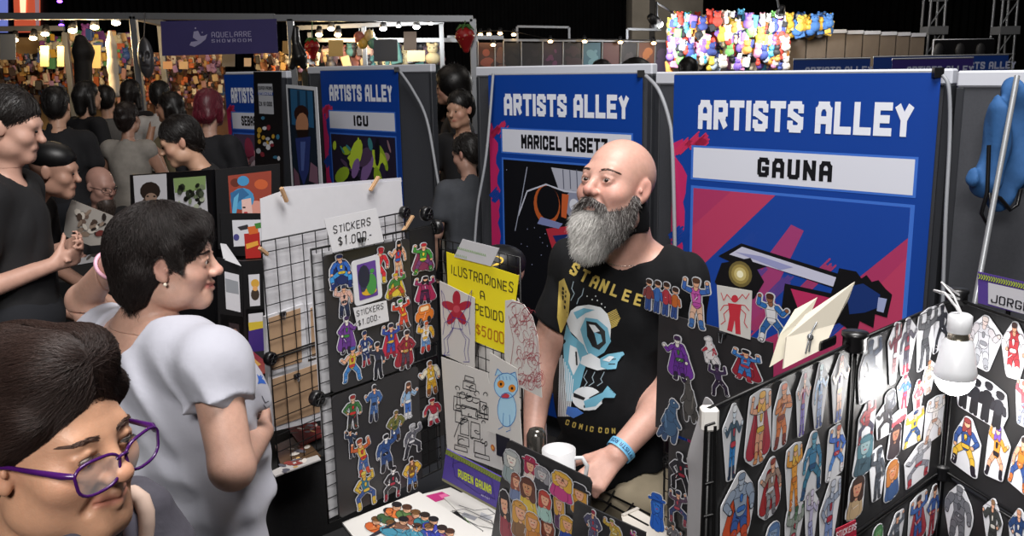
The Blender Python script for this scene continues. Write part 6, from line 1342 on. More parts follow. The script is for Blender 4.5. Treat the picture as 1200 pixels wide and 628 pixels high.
WSH = mat('tshirt_white', '#adaeb9', .85, bump=.6, bscale=18, noise=.02, nscale=30, sheen=.1)
wslR = sR+(eR-sR)*.37; wslL = sL+(eLf-sL)*.55
ts = wb.grow(.021)
for sh_, sl_, r_ in ((sR, wslR, .066), (sL, wslL, .062)):
    g_ = Sculpt(); g_.cap(sh_, sl_+(sl_-sh_)*.4, r_, r_+.006, .03); g_.cut(sl_, sl_-sh_); ts.sub(g_, .022)
u2 = Sculpt(); u2.p = list(ts.p)
u2.cap(nbw+(0, 0, .005)-wf*.04, nbw+(0, 0, .30), .105, .13, .012, sub=True)
u2.cap(nbw+(0, 0, .03), HW((0, .01, -.06)), .088, .1, .012, sub=True)
u2.cut(hpw+(0, 0, -.03), (.05, .1, -1))
def wfold(X, Y, Z):
    # drapes fanning from the shoulders and gathering at the waist
    a = np.sin((X*.8+Y*.6)*55+Z*26+2*np.sin(Z*11)+.8*np.sin(X*31))*.009*np.clip((1.34-Z)/.12, 0, 1); b = np.sin(Z*62+X*22+np.sin(X*13)*1.5)*.009*np.clip((1.14-Z)/.1, 0, 1)
    c = np.sin((X-Y)*40+Z*33)*.0035
    rg = (.5+.5*np.cos((X*.9-Y*.3)*52+Z*26+1.6*np.sin(Z*9+X*7)))**4*.011*np.clip((1.33-Z)/.1, 0, 1)
    return (a+b+c)*.7-rg
Vt = surface(u2, *bounds(u2, .02), .005, wfold); tso = mesh_obj('tshirt', [Vt], WSH, rootw)
bvh = BVHTree.FromPolygons([tuple(v) for v in Vt[0]], [tuple(f) for f in Vt[1]])
_P = [('#2f5fb8', [(284, 434), (287, 437), (289, 433), (291, 438), (295, 437), (293, 442), (295, 446), (289, 445), (285, 446), (286, 441)])]+[('#3a3a44', [tuple(q) for q in seg_quad(a, b, .8, .3)]) for a, b in (((290, 460), (294, 468)), ((294, 468), (298, 466)), ((292, 470), (297, 478)), ((297, 478), (300, 474)))]
on_cloth([(c_, [(x_+17, y_+4) for x_, y_ in p_]) for c_, p_ in _P], 'shirt_print', tso)
tp_ = Sculpt(); tp_.ell(hpw+(0, 0, -.02), (.19, .155, .14), .07, WA)
for e in (-1, 1): o_ = hpw+wr*e*.09; kn = np.array([o_[0], o_[1], .48])+wf*.03; an = np.array([o_[0], o_[1], .1]); tp_.cap(o_, kn, .1, .075, .05); tp_.cap(kn, an, .073, .06, .03)
mesh_obj('trousers', [surface(tp_, *bounds(tp_, .02), .008, folds(.008, 9, f=22))], mat('trousers_black', '#121216', .9), rootw)
mb = MB(); c_ = wLf+(eLf-wLf)*.12; u_, v_, _ = frame(wLf-eLf); mb.tube([c_+.034*(math.cos(a)*u_+math.sin(a)*v_) for a in np.linspace(0, 2*math.pi, 25)[:-1]], .005, mat('bracelet_pink', '#d8a4b8', .4), 8, closed=True); mb.build('bracelet', rootw)
# blue and red marks of the print on her T-shirt front edge
bvh2 = None
# ---------------- woman with purple glasses, nearest the camera
nt_ = np.array([-.580, 1.082, 1.477]); nM = rotm(-1.93, .0, .04); ns = 1.0
HN = lambda p: nM@np.array(p)*ns+nt_
rootn = thing('person', 'woman with purple framed glasses looking down at lower left', 'person', (-.66, 1.10, 0))
nhead = sc_head(False, True, .05, 0, .004, .0022).xform(nM, nt_, ns)
nf = unit([.95, -.25, 0]); nr = np.array([nf[1], -nf[0], 0]); NA = axes(nf)
nbn = HN((0, -.05, -.2)); nb2 = Sculpt()
nb2.ell(nbn-(0, 0, .18), (.165, .11, .17), .06, NA); nb2.ell(nbn-(0, 0, .42), (.15, .125, .17), .08, NA); nb2.ell(nbn-(0, 0, .58), (.165, .135, .14), .07, NA)
sRn = nbn+nr*.16-(0, 0, .06); sLn = nbn-nr*.15-(0, 0, .03)
nb2.cap(sRn, sLn, .05, .05, .06); nb2.cap(nbn-(0, 0, .03), HN((0, -.035, -.07)), .056, .052, .03); nb2.cap(HN((0, .03, -.1)), HN((0, -.02, -.15)), .036, .045, .03)
eRn = sRn+np.array([-.02, -.05, -.27]); wRn = eRn+nf*.2+np.array([0, .06, .02]); eLn = sLn+np.array([.06, .04, -.25]); wLn = eLn+nf*.2+np.array([0, -.06, .05])
na = Sculpt(); na.cap(sRn, eRn, .05, .042, .03); na.cap(eRn, wRn, .04, .026, .02); na.cap(sLn, eLn, .05, .042, .03); na.cap(eLn, wLn, .04, .026, .02)
nh = sc_hand(wRn, nf, (0, 0, 1), -1, .5, .93)+sc_hand(wLn, nf, (0, 0, 1), 1, .5, .93)
for e in (-1, 1):
    o_ = nbn-(0, 0, .6)+nr*e*.085; kn = np.array([o_[0], o_[1], .46]); an = np.array([o_[0], o_[1], .08]); na.cap(o_, kn, .09, .058, .04); na.cap(kn, an, .056, .036, .03); na.cap(an-(0, 0, .03), an+nf*.14-(0, 0, .05), .035, .03, .02)
nfull = nb2+na+nh+nhead; lo, hi = bounds(nfull, .02); zc3 = nbn[2]+.03
spn = head_spots(nM, nt_, ns, '#b3705f', '#c98e74')
mesh_obj('body', [surface(nb2+nhead, (nt_[0]-.17, nt_[1]-.16, zc3), (nt_[0]+.17, nt_[1]+.16, nt_[2]+.15), .0019), surface(nfull, lo, (hi[0], hi[1], zc3+.004), .007)], SKIN, rootn, skincol('#b98c70', spn))
face_parts(nM, nt_, ns, rootn, '#2c1c14', (.0, .8, -.6), '#4a342a')
mb = MB()
for e in (-1, 1):
    for i in range(26):
        u = i/25; x = e*(.018+.027*u); mb.cyl(HN((x, .0945-.006*u, .003-.0035*u)), HN((x+e*.002, .1005-.006*u, -.0005-.0035*u)), .0004, .0001, mat('lash', '#120c0a', .5), 3, False)
mb.build('eyelash', rootn)
# glasses
FRM = mat('frame_purple', '#3d1455', .2); LENS = mat('lens_glass', '#c8ccd0', .05, alpha=.13)
gl = thing('eyeglasses', 'purple framed eyeglasses worn by the woman at lower left', 'eyeglasses', HN((0, .1, -.02)))
def lens_pts(e, n=26):
    out = []
    for i in range(n):
        a = 2*math.pi*i/n; ca, sa = math.cos(a), math.sin(a); x = .0305*math.copysign(abs(ca)**.75, ca); z = .0215*math.copysign(abs(sa)**.8, sa)
        if sa > 0: x *= 1.06; z *= .9
        out.append(HN((e*(.0365)+x, .1125-.25*abs(e*.0365+x)**1.35, -.014+z+.12*max(0, (e*x))*(1 if sa > 0 else 0)))) 
    return out
for e in (-1, 1):
    pts = lens_pts(e); mb = MB(); mb.tube(pts, .0021, FRM, 8, closed=True); mb.build('rim', gl)
    mb = MB(); c = np.mean(pts, 0); nn = nM@np.array([0, 1, 0]); mb.add([p+nn*.0008 for p in pts]+[p-nn*.0008 for p in pts], [tuple(range(len(pts))), tuple(range(len(pts), 2*len(pts)))[::-1]]+[(i, len(pts)+i, len(pts)+(i+1) % len(pts), (i+1) % len(pts)) for i in range(len(pts))], LENS); mb.build('lens', gl)
    mb = MB(); 
    tp = [HN((e*.067, .104, -.003)), HN((e*.073, .094, -.001)), HN((e*.0755, .06, 0)), HN((e*.079, .02, .002)), HN((e*.081, -.0, .0)), HN((e*.078, -.02, -.015))]; mb.tube(tp, [.0036, .0044, .0036, .0026, .002, .0016], FRM, 8); mb.build('temple_arm', gl)
mb = MB(); mb.tube([HN((-.009, .111, -.007)), HN((-.004, .115, -.003)), HN((.004, .115, -.003)), HN((.009, .111, -.007))], .0021, FRM, 8); mb.build('bridge', gl)
# dark brown hair pulled back
nhh = Sculpt(); nhh.ell((0, -.026, .05), (.087, .108, .097), .02); nhh.ell((0, -.08, -.01), (.07, .06, .08), .03); nhh.cap((-.03, .05, .108), (.03, .05, .108), .032, k=.04)
for e in (-1, 1): nhh.cap((e*.066, .048, .055), (e*.078, .01, .02), .016, .008, .02); nhh.cap((e*.07, -.045, -.0), (e*.055, -.08, -.08), .022, .02, .03)
nhh.ell((.1, -.004, -.012), (.036, .02, .036), .006, sub=True); nhh.ell((-.1, -.004, -.012), (.036, .02, .036), .006, sub=True); nhh.ell((0, .12, .0), (.09, .06, .075), .012, sub=True)
def nflow(q):
    out = np.zeros_like(q); out[:, 1] = -1; out[:, 2] = -.3-.8*np.clip(-q[:, 1]*8, 0, 1); out[:, 0] = np.sign(q[:, 0])*.35*np.clip(1-np.abs(q[:, 0])*11, 0, 1); return out
hair_on(rootn, nhh, nM, nt_, ns, '#2c1d18', N=38000, L=.085, r=.00026, flow=nflow, seed=5, lift=.0035, jit=.13, shine=.55, cell=.0035)
JK = mat('jacket_grey', '#4c4a54', .85, bump=.3, bscale=60, noise=.06, nscale=60)
jn = nb2.grow(.018); 
for a_, b_ in ((sRn, eRn), (eRn, wRn), (sLn, eLn), (eLn, wLn)): jn.cap(a_, b_, .066, .058 if b_ is eRn or b_ is eLn else .042, .03)
j2 = Sculpt(); j2.p = list(jn.p); j2.cap(nbn+(0, 0, -.02)+nf*.02, nbn+(0, 0, .25), .078, .1, .015, sub=True)
mesh_obj('jacket', [surface(j2, *bounds(j2, .02), .007, folds(.008, 4, f=20))], JK, rootn)
tn = Sculpt(); tn.ell(nbn-(0, 0, .6), (.175, .145, .14), .07, NA)
for e in (-1, 1): o_ = nbn-(0, 0, .6)+nr*e*.085; kn = np.array([o_[0], o_[1], .46]); an = np.array([o_[0], o_[1], .1]); tn.cap(o_, kn, .1, .072, .05); tn.cap(kn, an, .07, .055, .03)
mesh_obj('trousers', [surface(tn, *bounds(tn, .02), .01)], mat('jeans_dark', '#1a2234', .9), rootn)
# grey shoulder with pale lining in front of her chin: the next visitor, turned away
bp = thing('backpack', 'grey backpack with a pale padded strap beside the woman with glasses', 'backpack', P(176, 640, 1.22))
s_ = Sculpt(); s_.cap(P(168, 600, 1.26), P(185, 700, 1.24), .045, .07, .03); s_.cap(P(160, 585, 1.30), P(190, 640, 1.28), .035, .05, .03)
mesh_obj('bag_body', [surface(s_, *bounds(s_), .005, folds(.004, 7, f=22))], JK, bp)
mb = MB(); mb.tube([P(*p) for p in ((146, 577, 1.20), (156, 577, 1.19), (166, 585, 1.185), (171, 600, 1.18), (172, 615, 1.175), (170, 640, 1.17))], [.008, .011, .012, .012, .011, .01], mat('lining_pale', '#cfb4a4', .7), 10); mb.build('strap', bp)
mb = MB(); mb.tube([P(*p) for p in ((150, 590, 1.19), (155, 604, 1.18), (156, 640, 1.17))], [.012, .013, .013], mat('strap_grey', '#5c5a68', .8), 10); mb.build('strap', bp)
# ================================================================ visitors and exhibitors further back
def bgperson(label, x, y, yaw, h, shirt='#141417', pants='#16181e', hair='#1c1614', skin='#c79a80', male=True, lean=0, side=0, headyaw=0, headpitch=0, arms=None, hairst='short', sleeve=.55, seat=0, dress=None, hold=None, beard=None, group='visitors and exhibitors in the background', extra=None, glasses=False):
    s_ = h/1.75; R_ = rotm(yaw); root_ = thing('person', label, 'person', (x, y, 0), group); base = np.array([x, y, 0.])
    if seat: hz = .52
    else: hz = .95*s_
    def Bd(p, up=True):
        """body frame point (metres for a 1.75 m person) to the room; the upper body leans from the hips"""
        p = np.array(p, float)*s_
        if up:
            q = p-np.array([0, 0, .95*s_]); cl, sl = math.cos(lean), math.sin(lean); cs, ss = math.cos(side), math.sin(side)
            q = np.array([q[0], q[1]*cl+q[2]*sl, -q[1]*sl+q[2]*cl]); q = np.array([q[0]*cs+q[2]*ss, q[1], -q[0]*ss+q[2]*cs]); p = q+np.array([0, 0, hz])
        return R_@p+base
    LM = R_@np.array([[math.cos(side), 0, math.sin(side)], [0, 1, 0], [-math.sin(side), 0, math.cos(side)]])@np.array([[1, 0, 0], [0, math.cos(lean), math.sin(lean)], [0, -math.sin(lean), math.cos(lean)]])
    w_ = 1 if male else .9
    b = Sculpt(); A_ = LM
    b.ell(Bd((0, 0, .97)), (.165*s_, .115*s_, .12*s_), .05, A_); b.ell(Bd((0, .005, 1.12)), (.145*w_*s_, .11*s_, .14*s_), .06, A_); b.ell(Bd((0, 0, 1.28)), (.165*w_*s_, .115*s_, .16*s_), .06, A_)
    b.cap(Bd((-.15*w_, 0, 1.40)), Bd((.15*w_, 0, 1.40)), .056*s_, k=.05); b.cap(Bd((0, -.005, 1.42)), Bd((0, .02, 1.53)), .055*w_*s_, .05*w_*s_, .03)
    hc = Bd((0, .045, 1.635)); hM = rotm(yaw+headyaw, headpitch-lean*.4); hs_ = s_*(1 if male else .95)
    hd = sc_head(male, False, 0).xform(hM, hc, hs_)
    ar = Sculpt(); sl_ = Sculpt(); dflt = {1: ((.24, .0, 1.13), (.24, .1, .88)), -1: ((-.24, .0, 1.13), (-.24, .1, .88))}; arms = arms or {}
    for e in (1, -1):
        sh = Bd((e*.18*w_, 0, 1.40)); el, wr__ = arms.get(e, dflt[e]); el = Bd(el); wr__ = Bd(wr__)
        ar.cap(sh, el, .048*s_, .04*s_, .03); ar.cap(el, wr__, .038*s_, .026*s_, .02); dv = unit(wr__-el); nn = unit(np.cross(dv, LM@np.array([0, .3, 1.]))+.01) if abs(dv[2]) < .8 else LM@np.array([e, 0, 0.])
        ar = ar+sc_hand(wr__, dv, nn if nn@(LM@np.array([e*1., .2, .4])) > 0 else -nn, e*(1 if nn[2] > 0 else -1), .45, .95*s_)
        q = sh+(el-sh)*min(sleeve, 1); sl_.cap(sh, q, .066*s_, .062*s_ if sleeve <= 1 else .056*s_, .03)
        if sleeve > 1: sl_.cap(el, wr__+(el-wr__)*.1, .054*s_, .04*s_, .03)
    lg = Sculpt(); lt = Sculpt(); shoes = []
    for e in (1, -1):
        if seat: hp = Bd((e*.09, 0, .95)); kn = R_@np.array([e*.11, .42, .5])+base; an = R_@np.array([e*.11, .40, .09])+base
        else: hp = Bd((e*.085, 0, .95)); kn = R_@(np.array([e*.09, .02, .5])*s_)+base; an = R_@(np.array([e*.095, -.02, .09])*s_)+base
        lg.cap(hp, kn, .085*s_, .056*s_, .04); lg.cap(kn, an, .054*s_, .036*s_, .03); ft_ = R_@np.array([0, .15, -.045])+an; lg.cap(an-(0, 0, .035), ft_, .036, .03, .02)
        lt.cap(hp, kn, .1*s_, .075*s_, .04); lt.cap(kn, an+(0, 0, .02), .072*s_, .058*s_, .03); shoes.append((an, ft_))
    full = b+ar+lg+hd; cell = .010 if y < 6.5 else .014
    lo, hi = bounds(full, .02); zc = Bd((0, 0, 1.47))[2]
    parts = [surface(hd+b, hc-.15*s_, hc+.15*s_, .0045 if y < 5.6 else .007)]
    kl = hc-.15*s_; kh = hc+.15*s_
    V2, F2 = surface(full, lo, hi, cell); ins = ((V2 > kl+.004) & (V2 < kh-.004)).all(1); V2 = V2.copy(); F2 = F2[~ins[F2].all(1)]; parts.append((V2, F2))
    mesh_obj('body', parts, SKINF, root_, skincol(skin, head_spots(hM, hc, hs_)[:6]))
    # clothes
    sh_ = b.grow(.014)+sl_; sh_.p = list(sh_.p); sh_.cap(Bd((0, .02, 1.475)), Bd((0, .04, 1.7)), .07*s_, .1*s_, .015, sub=True)
    if dress:
        sh_.cap(Bd((0, 0, .95)), R_@np.array([0, .0, .62])*s_+base, .16*s_, .19*s_, .05); sh_.cut(R_@np.array([0, 0, .58])*s_+base, (0, 0, -1))
    else: sh_.cut(Bd((0, 0, .88)), -LM[:, 2])
    mesh_obj('dress' if dress else 'shirt', [surface(sh_, *bounds(sh_, .02), cell, folds(.009, int(x*37) % 97+1, f=20))], mat('cloth'+shirt, shirt, .85, noise=.08, nscale=30, bump=.3, bscale=20), root_)
    if not dress:
        tt_ = lt; tt_.ell(Bd((0, 0, .95)), (.18*s_, .135*s_, .13*s_), .05, A_); mesh_obj('trousers', [surface(tt_, *bounds(tt_, .02), cell+.002)], mat('cloth'+pants, pants, .9), root_)
    for an, ft_ in shoes: mb = MB(); c_ = (an+ft_)/2; mb.ball((c_[0], c_[1], .045), (.05, .14, .045), SHOE, 12, 8, R_.T); mb.build('shoe', root_)
    # hair
    if hairst != 'bald':
        g = Sculpt(); g.ell((0, -.018, .045), (.084, .104, .09), .02); g.ell((0, -.07, -.01), (.07, .05, .07), .03)
        if hairst in ('long', 'bun'): g.cap((0, -.09, 0), (0, -.09, -.12 if hairst == 'long' else -.05), .06, .045, .03)
        if hairst == 'long':
            for e in (-1, 1): g.cap((e*.07, -.03, 0), (e*.075, -.03, -.14), .03, .028, .03)
        if hairst == 'bob':
            for e in (-1, 1): g.cap((e*.074, -.02, 0), (e*.07, -.01, -.07), .028, .022, .03)
            g.cap((-.04, -.09, -.05), (.04, -.09, -.05), .035, k=.03)
        if hairst == 'bun': g.ell((0, -.12, .06), (.04, .04, .04), .02)
        if hairst == 'afro': g = Sculpt(); g.ell((0, -.03, .05), (.14, .14, .13), .02); g.ell((0, -.06, -.02), (.12, .1, .1), .03)
        if hairst == 'cap': g = Sculpt(); g.ell((0, -.012, .055), (.084, .104, .072), .02); g.cap((-.03, .1, .05), (.03, .1, .05), .006, k=.01); g.cap((-.035, .15, .04), (.035, .15, .04), .006, k=.03)
        g.ell((0, .12, -.012), (.09, .055, .08), .014, sub=True)
        hair_on(root_, g, hM, hc, hs_, hair, 'hair' if hairst != 'cap' else 'cap', 0 if hairst == 'cap' else (1800 if y < 5.2 else 700), .05 if hairst != 'afro' else .02, .0012, lambda q: np.stack([q[:, 0]*2, -.3-0*q[:, 1], -.9+0*q[:, 2]], 1) if hairst != 'afro' else np.random.RandomState(1).randn(*q.shape), 3, .007, .004, hairst != 'afro', .3)
    if beard: g = Sculpt(); g.ell((0, .055, -.1), (.054, .05, .05), .02); g.cap((0, .075, -.12), (0, .08, -.16), .04, .025, .02); hair_on(root_, g, hM, hc, hs_, beard, 'beard', 900, .03, .001, lambda q: np.tile([0, .2, -1.], (len(q), 1)), 4, .007, .003, False, .3)
    mb = MB()
    for e in (-1, 1): c_ = hM@np.array((e*.032, .094, 0))*hs_+hc; mb.ball(c_, .0055*hs_, mat('pupil', '#050404', .1), 8, 6)
    if y < 8: mb.build('eyes', root_)
    if glasses:
        mb = MB()
        for e in (-1, 1): mb.tube([hM@np.array((e*.034+.022*math.cos(a), .108-.02*(math.cos(a)*e), -.002+.017*math.sin(a)))*hs_+hc for a in np.linspace(0, 6.28, 15)[:-1]], .0018, BLACKP, 5, closed=True); mb.tube([hM@np.array(p)*hs_+hc for p in ((e*.056, .09, 0), (e*.08, .0, 0))], .0016, BLACKP, 5)
        mb.build('eyeglasses', root_)
    return root_, Bd, hc, hM
def at_floor(px, py_head, Y): q = P(px, py_head, Y); return q[0], q[1], q[2]
def place(px, pyt, Y, h=None):
    q = P(px, pyt, Y); return q[0], q[1], (h or q[2])
YW = lambda dx, dy: math.atan2(-dx, dy)         # yaw that makes a person face (dx, dy)
x, y, h = place(10, 107, 3.45)
bgperson('dark haired man in a black T-shirt at the left edge, hands clasped before him', x-.06, y, YW(.98, .15), h, skin='#c59a88', hair='#1e1816', arms={1: ((.25, -.04, 1.10), (.07, .15, 1.15)), -1: ((-.25, -.04, 1.10), (-.05, .17, 1.19))}, headpitch=-.25)
x, y, h = place(33, 172, 4.0)
bgperson('man in black bending over and holding a magazine at the left', x-.25, y, YW(1, .1), 1.72, skin='#b98e7a', lean=.45, arms={1: ((.24, .12, 1.14), (.16, .42, 1.10)), -1: ((-.24, .12, 1.14), (-.12, .44, 1.12))}, hairst='cap', hair='#121214')
q = P(105, 184, 6.0)
bgperson('bald bearded man with glasses sitting behind the prints table at the left', q[0], q[1]+.05, YW(.9, -.55), 1.78, seat=1, hairst='bald', beard='#5a4c44', skin='#b48a7c', headpitch=-.2, glasses=True, arms={1: ((.24, .1, 1.14), (.14, .38, 1.06)), -1: ((-.24, .1, 1.14), (-.14, .38, 1.06))})
x, y, h = place(145, 121, 7.0)
bgperson('woman in a sleeveless grey dress seen from behind, hair pinned up', x, y, YW(.1, 1), h, shirt='#8c8780', hair='#221612', male=False, dress=True, hairst='bun', sleeve=.05, skin='#a9806c', arms={1: ((.24, .08, 1.15), (.12, .26, 1.3)), -1: ((-.22, .04, 1.13), (-.2, .12, .9))})
x, y, h = place(238, 133, 4.9)
bgperson('dark haired man in a black T-shirt leaning over the framed drawings', x+.12, y+.05, YW(-.95, -.35), 1.74, lean=.32, headpitch=-.2, skin='#c49a80', arms={1: ((.24, .06, 1.14), (.2, .3, 1.0)), -1: ((-.24, .06, 1.14), (-.2, .3, 1.0))})
x, y, h = place(185, 97, 8.6)
bgperson('man in a white T-shirt with a dark shoulder strap, seen from behind', x, y, YW(.0, 1), h, shirt='#b8b4b0', skin='#a87e6a', hair='#14100e', arms={1: ((.25, .05, 1.14), (.2, .25, 1.05))})
x, y, h = place(203, 109, 7.6)
bgperson('woman with short dark hair in an olive top raising a hand to her face', x, y, YW(-.9, .1), h, shirt='#6b6048', male=False, hairst='bob', hair='#18110f', skin='#a67c64', arms={-1: ((-.16, .22, 1.2), (-.08, .16, 1.5))})
x, y, h = place(240, 106, 6.2)
bgperson('person with dark red dyed hair seen from behind, beside the leftmost banner', x, y, YW(.3, .95), h, shirt='#15151a', hair='#6e1f30', male=False, hairst='bob', skin='#b08a78')
x, y, h = place(62, 104, 6.6)
bgperson('person in black with a dark backpack, seen from behind at the left stall', x, y, YW(-.2, 1), h, shirt='#121216', hair='#171210', hairst='short')
x, y, h = place(96, 96, 8.2)
bgperson('visitor in black looking at the merchandise wall', x, y, YW(.5, .85), h, shirt='#141418', hair='#181412', hairst='long', male=False)
x, y, h = place(150, 94, 9.3)
bgperson('long haired visitor in black deep in the left stall crowd', x, y, YW(.1, 1), h, shirt='#1a181c', hair='#1a1210', hairst='long', male=False)
x, y, h = place(122, 102, 9.0)
bgperson('visitor in a grey and black top between the backpack wearer and the grey dress', x, y, YW(-.3, .9), h, shirt='#5a5856', hair='#1c1612', hairst='short')
x, y, h = place(534, 84, 7.3)
bgperson('person with a large black afro behind the gap between the banners', x, y, YW(-.9, -.1), h, shirt='#1a1a1e', hair='#0f0c0b', hairst='afro', male=False, skin='#9a7460')
x, y, h = place(541, 108, 6.5)
bgperson('young person with black bowl haircut in a black T-shirt between the banners', x+.01, y, YW(-.5, -.8), h, shirt='#121216', hair='#12100f', hairst='short', skin='#b08872', arms={1: ((.22, .1, 1.14), (.12, .32, 1.14)), -1: ((-.22, .1, 1.14), (-.12, .32, 1.14))}, headpitch=-.1)
x, y, h = place(541, 160, 5.35)
bgperson('man in a dark grey T-shirt seen from behind, head turned left, between the banners', x+.04, y, YW(-.35, .9), h, shirt='#3c3f45', hair='#1a1513', skin='#a98474', headyaw=.6, headpitch=-.25)
for i, (px, py, Y, lab, hs) in enumerate([(513, 100, 7.8, 'visitor in black at the left side of the gap between the banners', 'long'), (705, 72, 8.6, 'dark haired visitor whose head shows above the middle blue banner', 'short'), (745, 77, 8.0, 'visitor with a wide dark head of hair right of the middle blue banner', 'afro'), (807, 69, 9.6, 'dark haired visitor before the bright toy stall', 'short')]):
    x, y, h = place(px, py, Y); bgperson(lab, x, y, YW(.1, 1), h, shirt='#16161a', hair='#100d0d', hairst=hs)
# the seated person with the black cap behind the yellow sign
q = P(612, 283, 3.05)
r_, Bd_, hc_, hM_ = bgperson('seated person in a black cap with a yellow emblem behind the yellow sign', q[0]-.05, q[1]+.12, YW(-.75, -.25), 1.72, seat=1, shirt='#c9c6c2', hair='#0e0e10', hairst='cap', skin='#c39a86', headpitch=-.1, group=None)
mb = MB(); cc = P(598, 291, 2.9); nn = unit(CP-cc); u_, v_, _ = frame(nn)
cc = hc_+hM_@np.array([-.066, .02, .084]); u_ = unit(hM_@np.array([.25, .97, 0])); v_ = unit(np.cross(unit(hM_@np.array([-.9, .25, .45])), u_)); v_ = v_ if v_[2] > 0 else -v_; nn = unit(np.cross(u_, v_)); nn = nn if nn@(CP-cc) > 0 else -nn
ring = [cc+nn*.012+u_*.034*math.cos(a)+v_*.017*math.sin(a) for a in np.linspace(0, 6.283, 25)[:-1]]; mb.add(ring, [tuple(range(24))], ink('#d8b01e')); ring = [cc+nn*.0132+u_*.027*math.cos(a)+v_*.011*math.sin(a)*(1+.35*math.sin(4*a)) for a in np.linspace(0, 6.283, 25)[:-1]]; mb.add(ring, [tuple(range(24))], ink('#0c0c0e')); mb.build('cap_emblem', r_)
# ================================================================ neighbouring booth: framed drawings, posters
FRB = mat('frame_black', '#0d0d10', .4); MATW = ink('#c9c9cf')
GF = 'framed drawings on the black display of the next booth'
def framed(S, cs, inner, label, art, k=0, group=GF, bg=None):
    t = thing('framed_drawing', label, 'framed drawing', S.at(*S.uv(*cs[-1]), k), group)
    mb = MB(); S.pxshape(mb, cs, FRB, k, .02); mb.build('frame', t); mb = MB(); S.pxshape(mb, inner, bg or MATW, k+.001)
    for i, (c, p) in enumerate(art): S.pxshape(mb, p, ink(c), k+.0016+i*.0002)
    mb.build('picture', t)
SQ1 = Sheet([*P(150, 200, 4.15)[:2], 1.5], [*P(250, 200, 3.95)[:2], 1.5]); SQ2 = Sheet([*P(252, 196, 3.95)[:2], 1.5], [*P(318, 190, 4.05)[:2], 1.5])
r = random.Random(21)
framed(SQ1, [(152, 205), (196, 202), (200, 380), (158, 384)], [(156, 206), (195, 203.5), (197, 262), (160, 264)], 'framed pencil portrait of a curly haired head, leftmost on the black display', [('#2c221e', el_px(176, 224, 12, 11)), ('#4c3a32', el_px(176, 238, 10, 8)), ('#9a8070', el_px(177, 232, 7, 6)), ('#241c1a', el_px(173, 230, 1.6, 1)), ('#241c1a', el_px(181, 230, 1.6, 1))])
framed(SQ1, [(196, 202), (248, 199), (252, 380), (201, 380)], [(203, 209), (241, 206), (244, 254), (207, 258)], 'framed green and black fantasy picture, second on the black display', [('#8aa36a', [(203, 209), (241, 206), (241, 222), (205, 226)])]+[(r.choice(['#1c2018', '#2e3428', '#4a5440', '#12140f', '#7c8a6a', '#b0b8a0']), el_px(r.uniform(209, 237), r.uniform(217, 250), r.uniform(2, 5), r.uniform(2, 4), 8, r.uniform(0, 3))) for _ in range(36)])
framed(SQ2, [(252, 199), (328, 192), (330, 296), (256, 292)], [(267, 206), (318, 200), (318, 253), (270, 253)], 'framed picture of a blue haired face before red, on the black display', [('#8c3a2a', [(267, 206), (318, 200), (318, 253), (270, 253)]), ('#b8562e', el_px(306, 216, 8, 6)), ('#5a2418', el_px(276, 214, 6, 5)), ('#c88a7c', el_px(300, 243, 12, 8)), ('#3f86b4', el_px(284, 233, 14, 13)), ('#3f86b4', el_px(285, 212, 7, 6)), ('#d4b0a8', [(283, 234), (294, 232), (296, 250), (284, 252)]), ('#2a5f8c', [(270, 226), (284, 220), (292, 228), (280, 236), (272, 250)]), ('#1c1c24', el_px(286, 243, 2, 1)), ('#a8343a', el_px(288, 249, 2.4, 1)), ('#5aa0c4', [(274, 232), (280, 226), (277, 250), (272, 250)])])
framed(SQ2, [(258, 250), (330, 250), (330, 300), (260, 300)], [(272, 258), (320, 257), (320, 286), (274, 289)], 'small framed picture with red, orange and green shapes on the black display', [('#a8241f', [(286, 274), (304, 272), (306, 302), (288, 303)]), ('#2c2a30', [(278, 266), (290, 263), (292, 268), (282, 270)]), ('#c8622a', [(290, 266), (302, 264), (303, 273), (292, 275)]), ('#3f7a34', [(298, 262), (308, 260), (310, 266), (300, 268)]), ('#43407c', el_px(277, 278, 3.5, 4)), ('#d89a3a', [(288, 286), (302, 282), (303, 287), (289, 292)])], k=.012)
SQ3 = Sheet([*P(255, 300, 3.75)[:2], 1.2], [*P(330, 290, 3.85)[:2], 1.2])
for cs, inn, L, a in [([(254, 302), (284, 306), (286, 400), (256, 392)], [(263, 318), (280, 322), (282, 366), (265, 362)], 'black folding frame with a pale sheet, upper left in the lower display', [('#8c9096', [(264, 326), (279, 330), (280, 345), (265, 342)])]),
   ([(284, 306), (312, 304), (314, 372), (286, 372)], [(291, 322), (304, 321), (305, 358), (293, 359)], 'framed drawing of a yellow faced figure in the lower display', [('#c89a3a', el_px(299, 332, 5, 5)), ('#3a3028', el_px(299, 345, 5, 7)), ('#d8a060', el_px(299, 338, 3, 3))]),
   ([(258, 368), (290, 372), (292, 440), (262, 440)], [(268, 378), (280, 380), (282, 406), (270, 403)], 'small dark framed portrait low in the display', [('#2a2024', [(268, 378), (280, 380), (282, 406), (270, 403)]), ('#8c6a5c', el_px(275, 391, 4, 6))]),
   ([(288, 362), (314, 362), (316, 440), (292, 440)], [(291, 368), (308, 366), (310, 440), (294, 440)], 'purple and gold book standing at the right end of the lower display', [('#c9b23a', [(291, 378), (309, 376), (309, 384), (292, 388)]), ('#3f2a78', [(291, 388), (309, 384), (310, 440), (293, 440)])])]:
    framed(SQ3, cs, inn, L, a, group='lower framed pieces of the next booth')
mb = MB(); cs = [PZ(*c, 1.06) for c in ((258, 286), (276, 288), (284, 312), (262, 306))]; cs = [P(258, 285, 3.78), P(265, 286, 3.78), P(283, 312, 3.76), P(262, 304, 3.76)]; slab(mb, cs, WHITEP, 0, .002); tag(mb.build('info_sheet'), 'small white printed note leaning on the black framed display', 'paper')
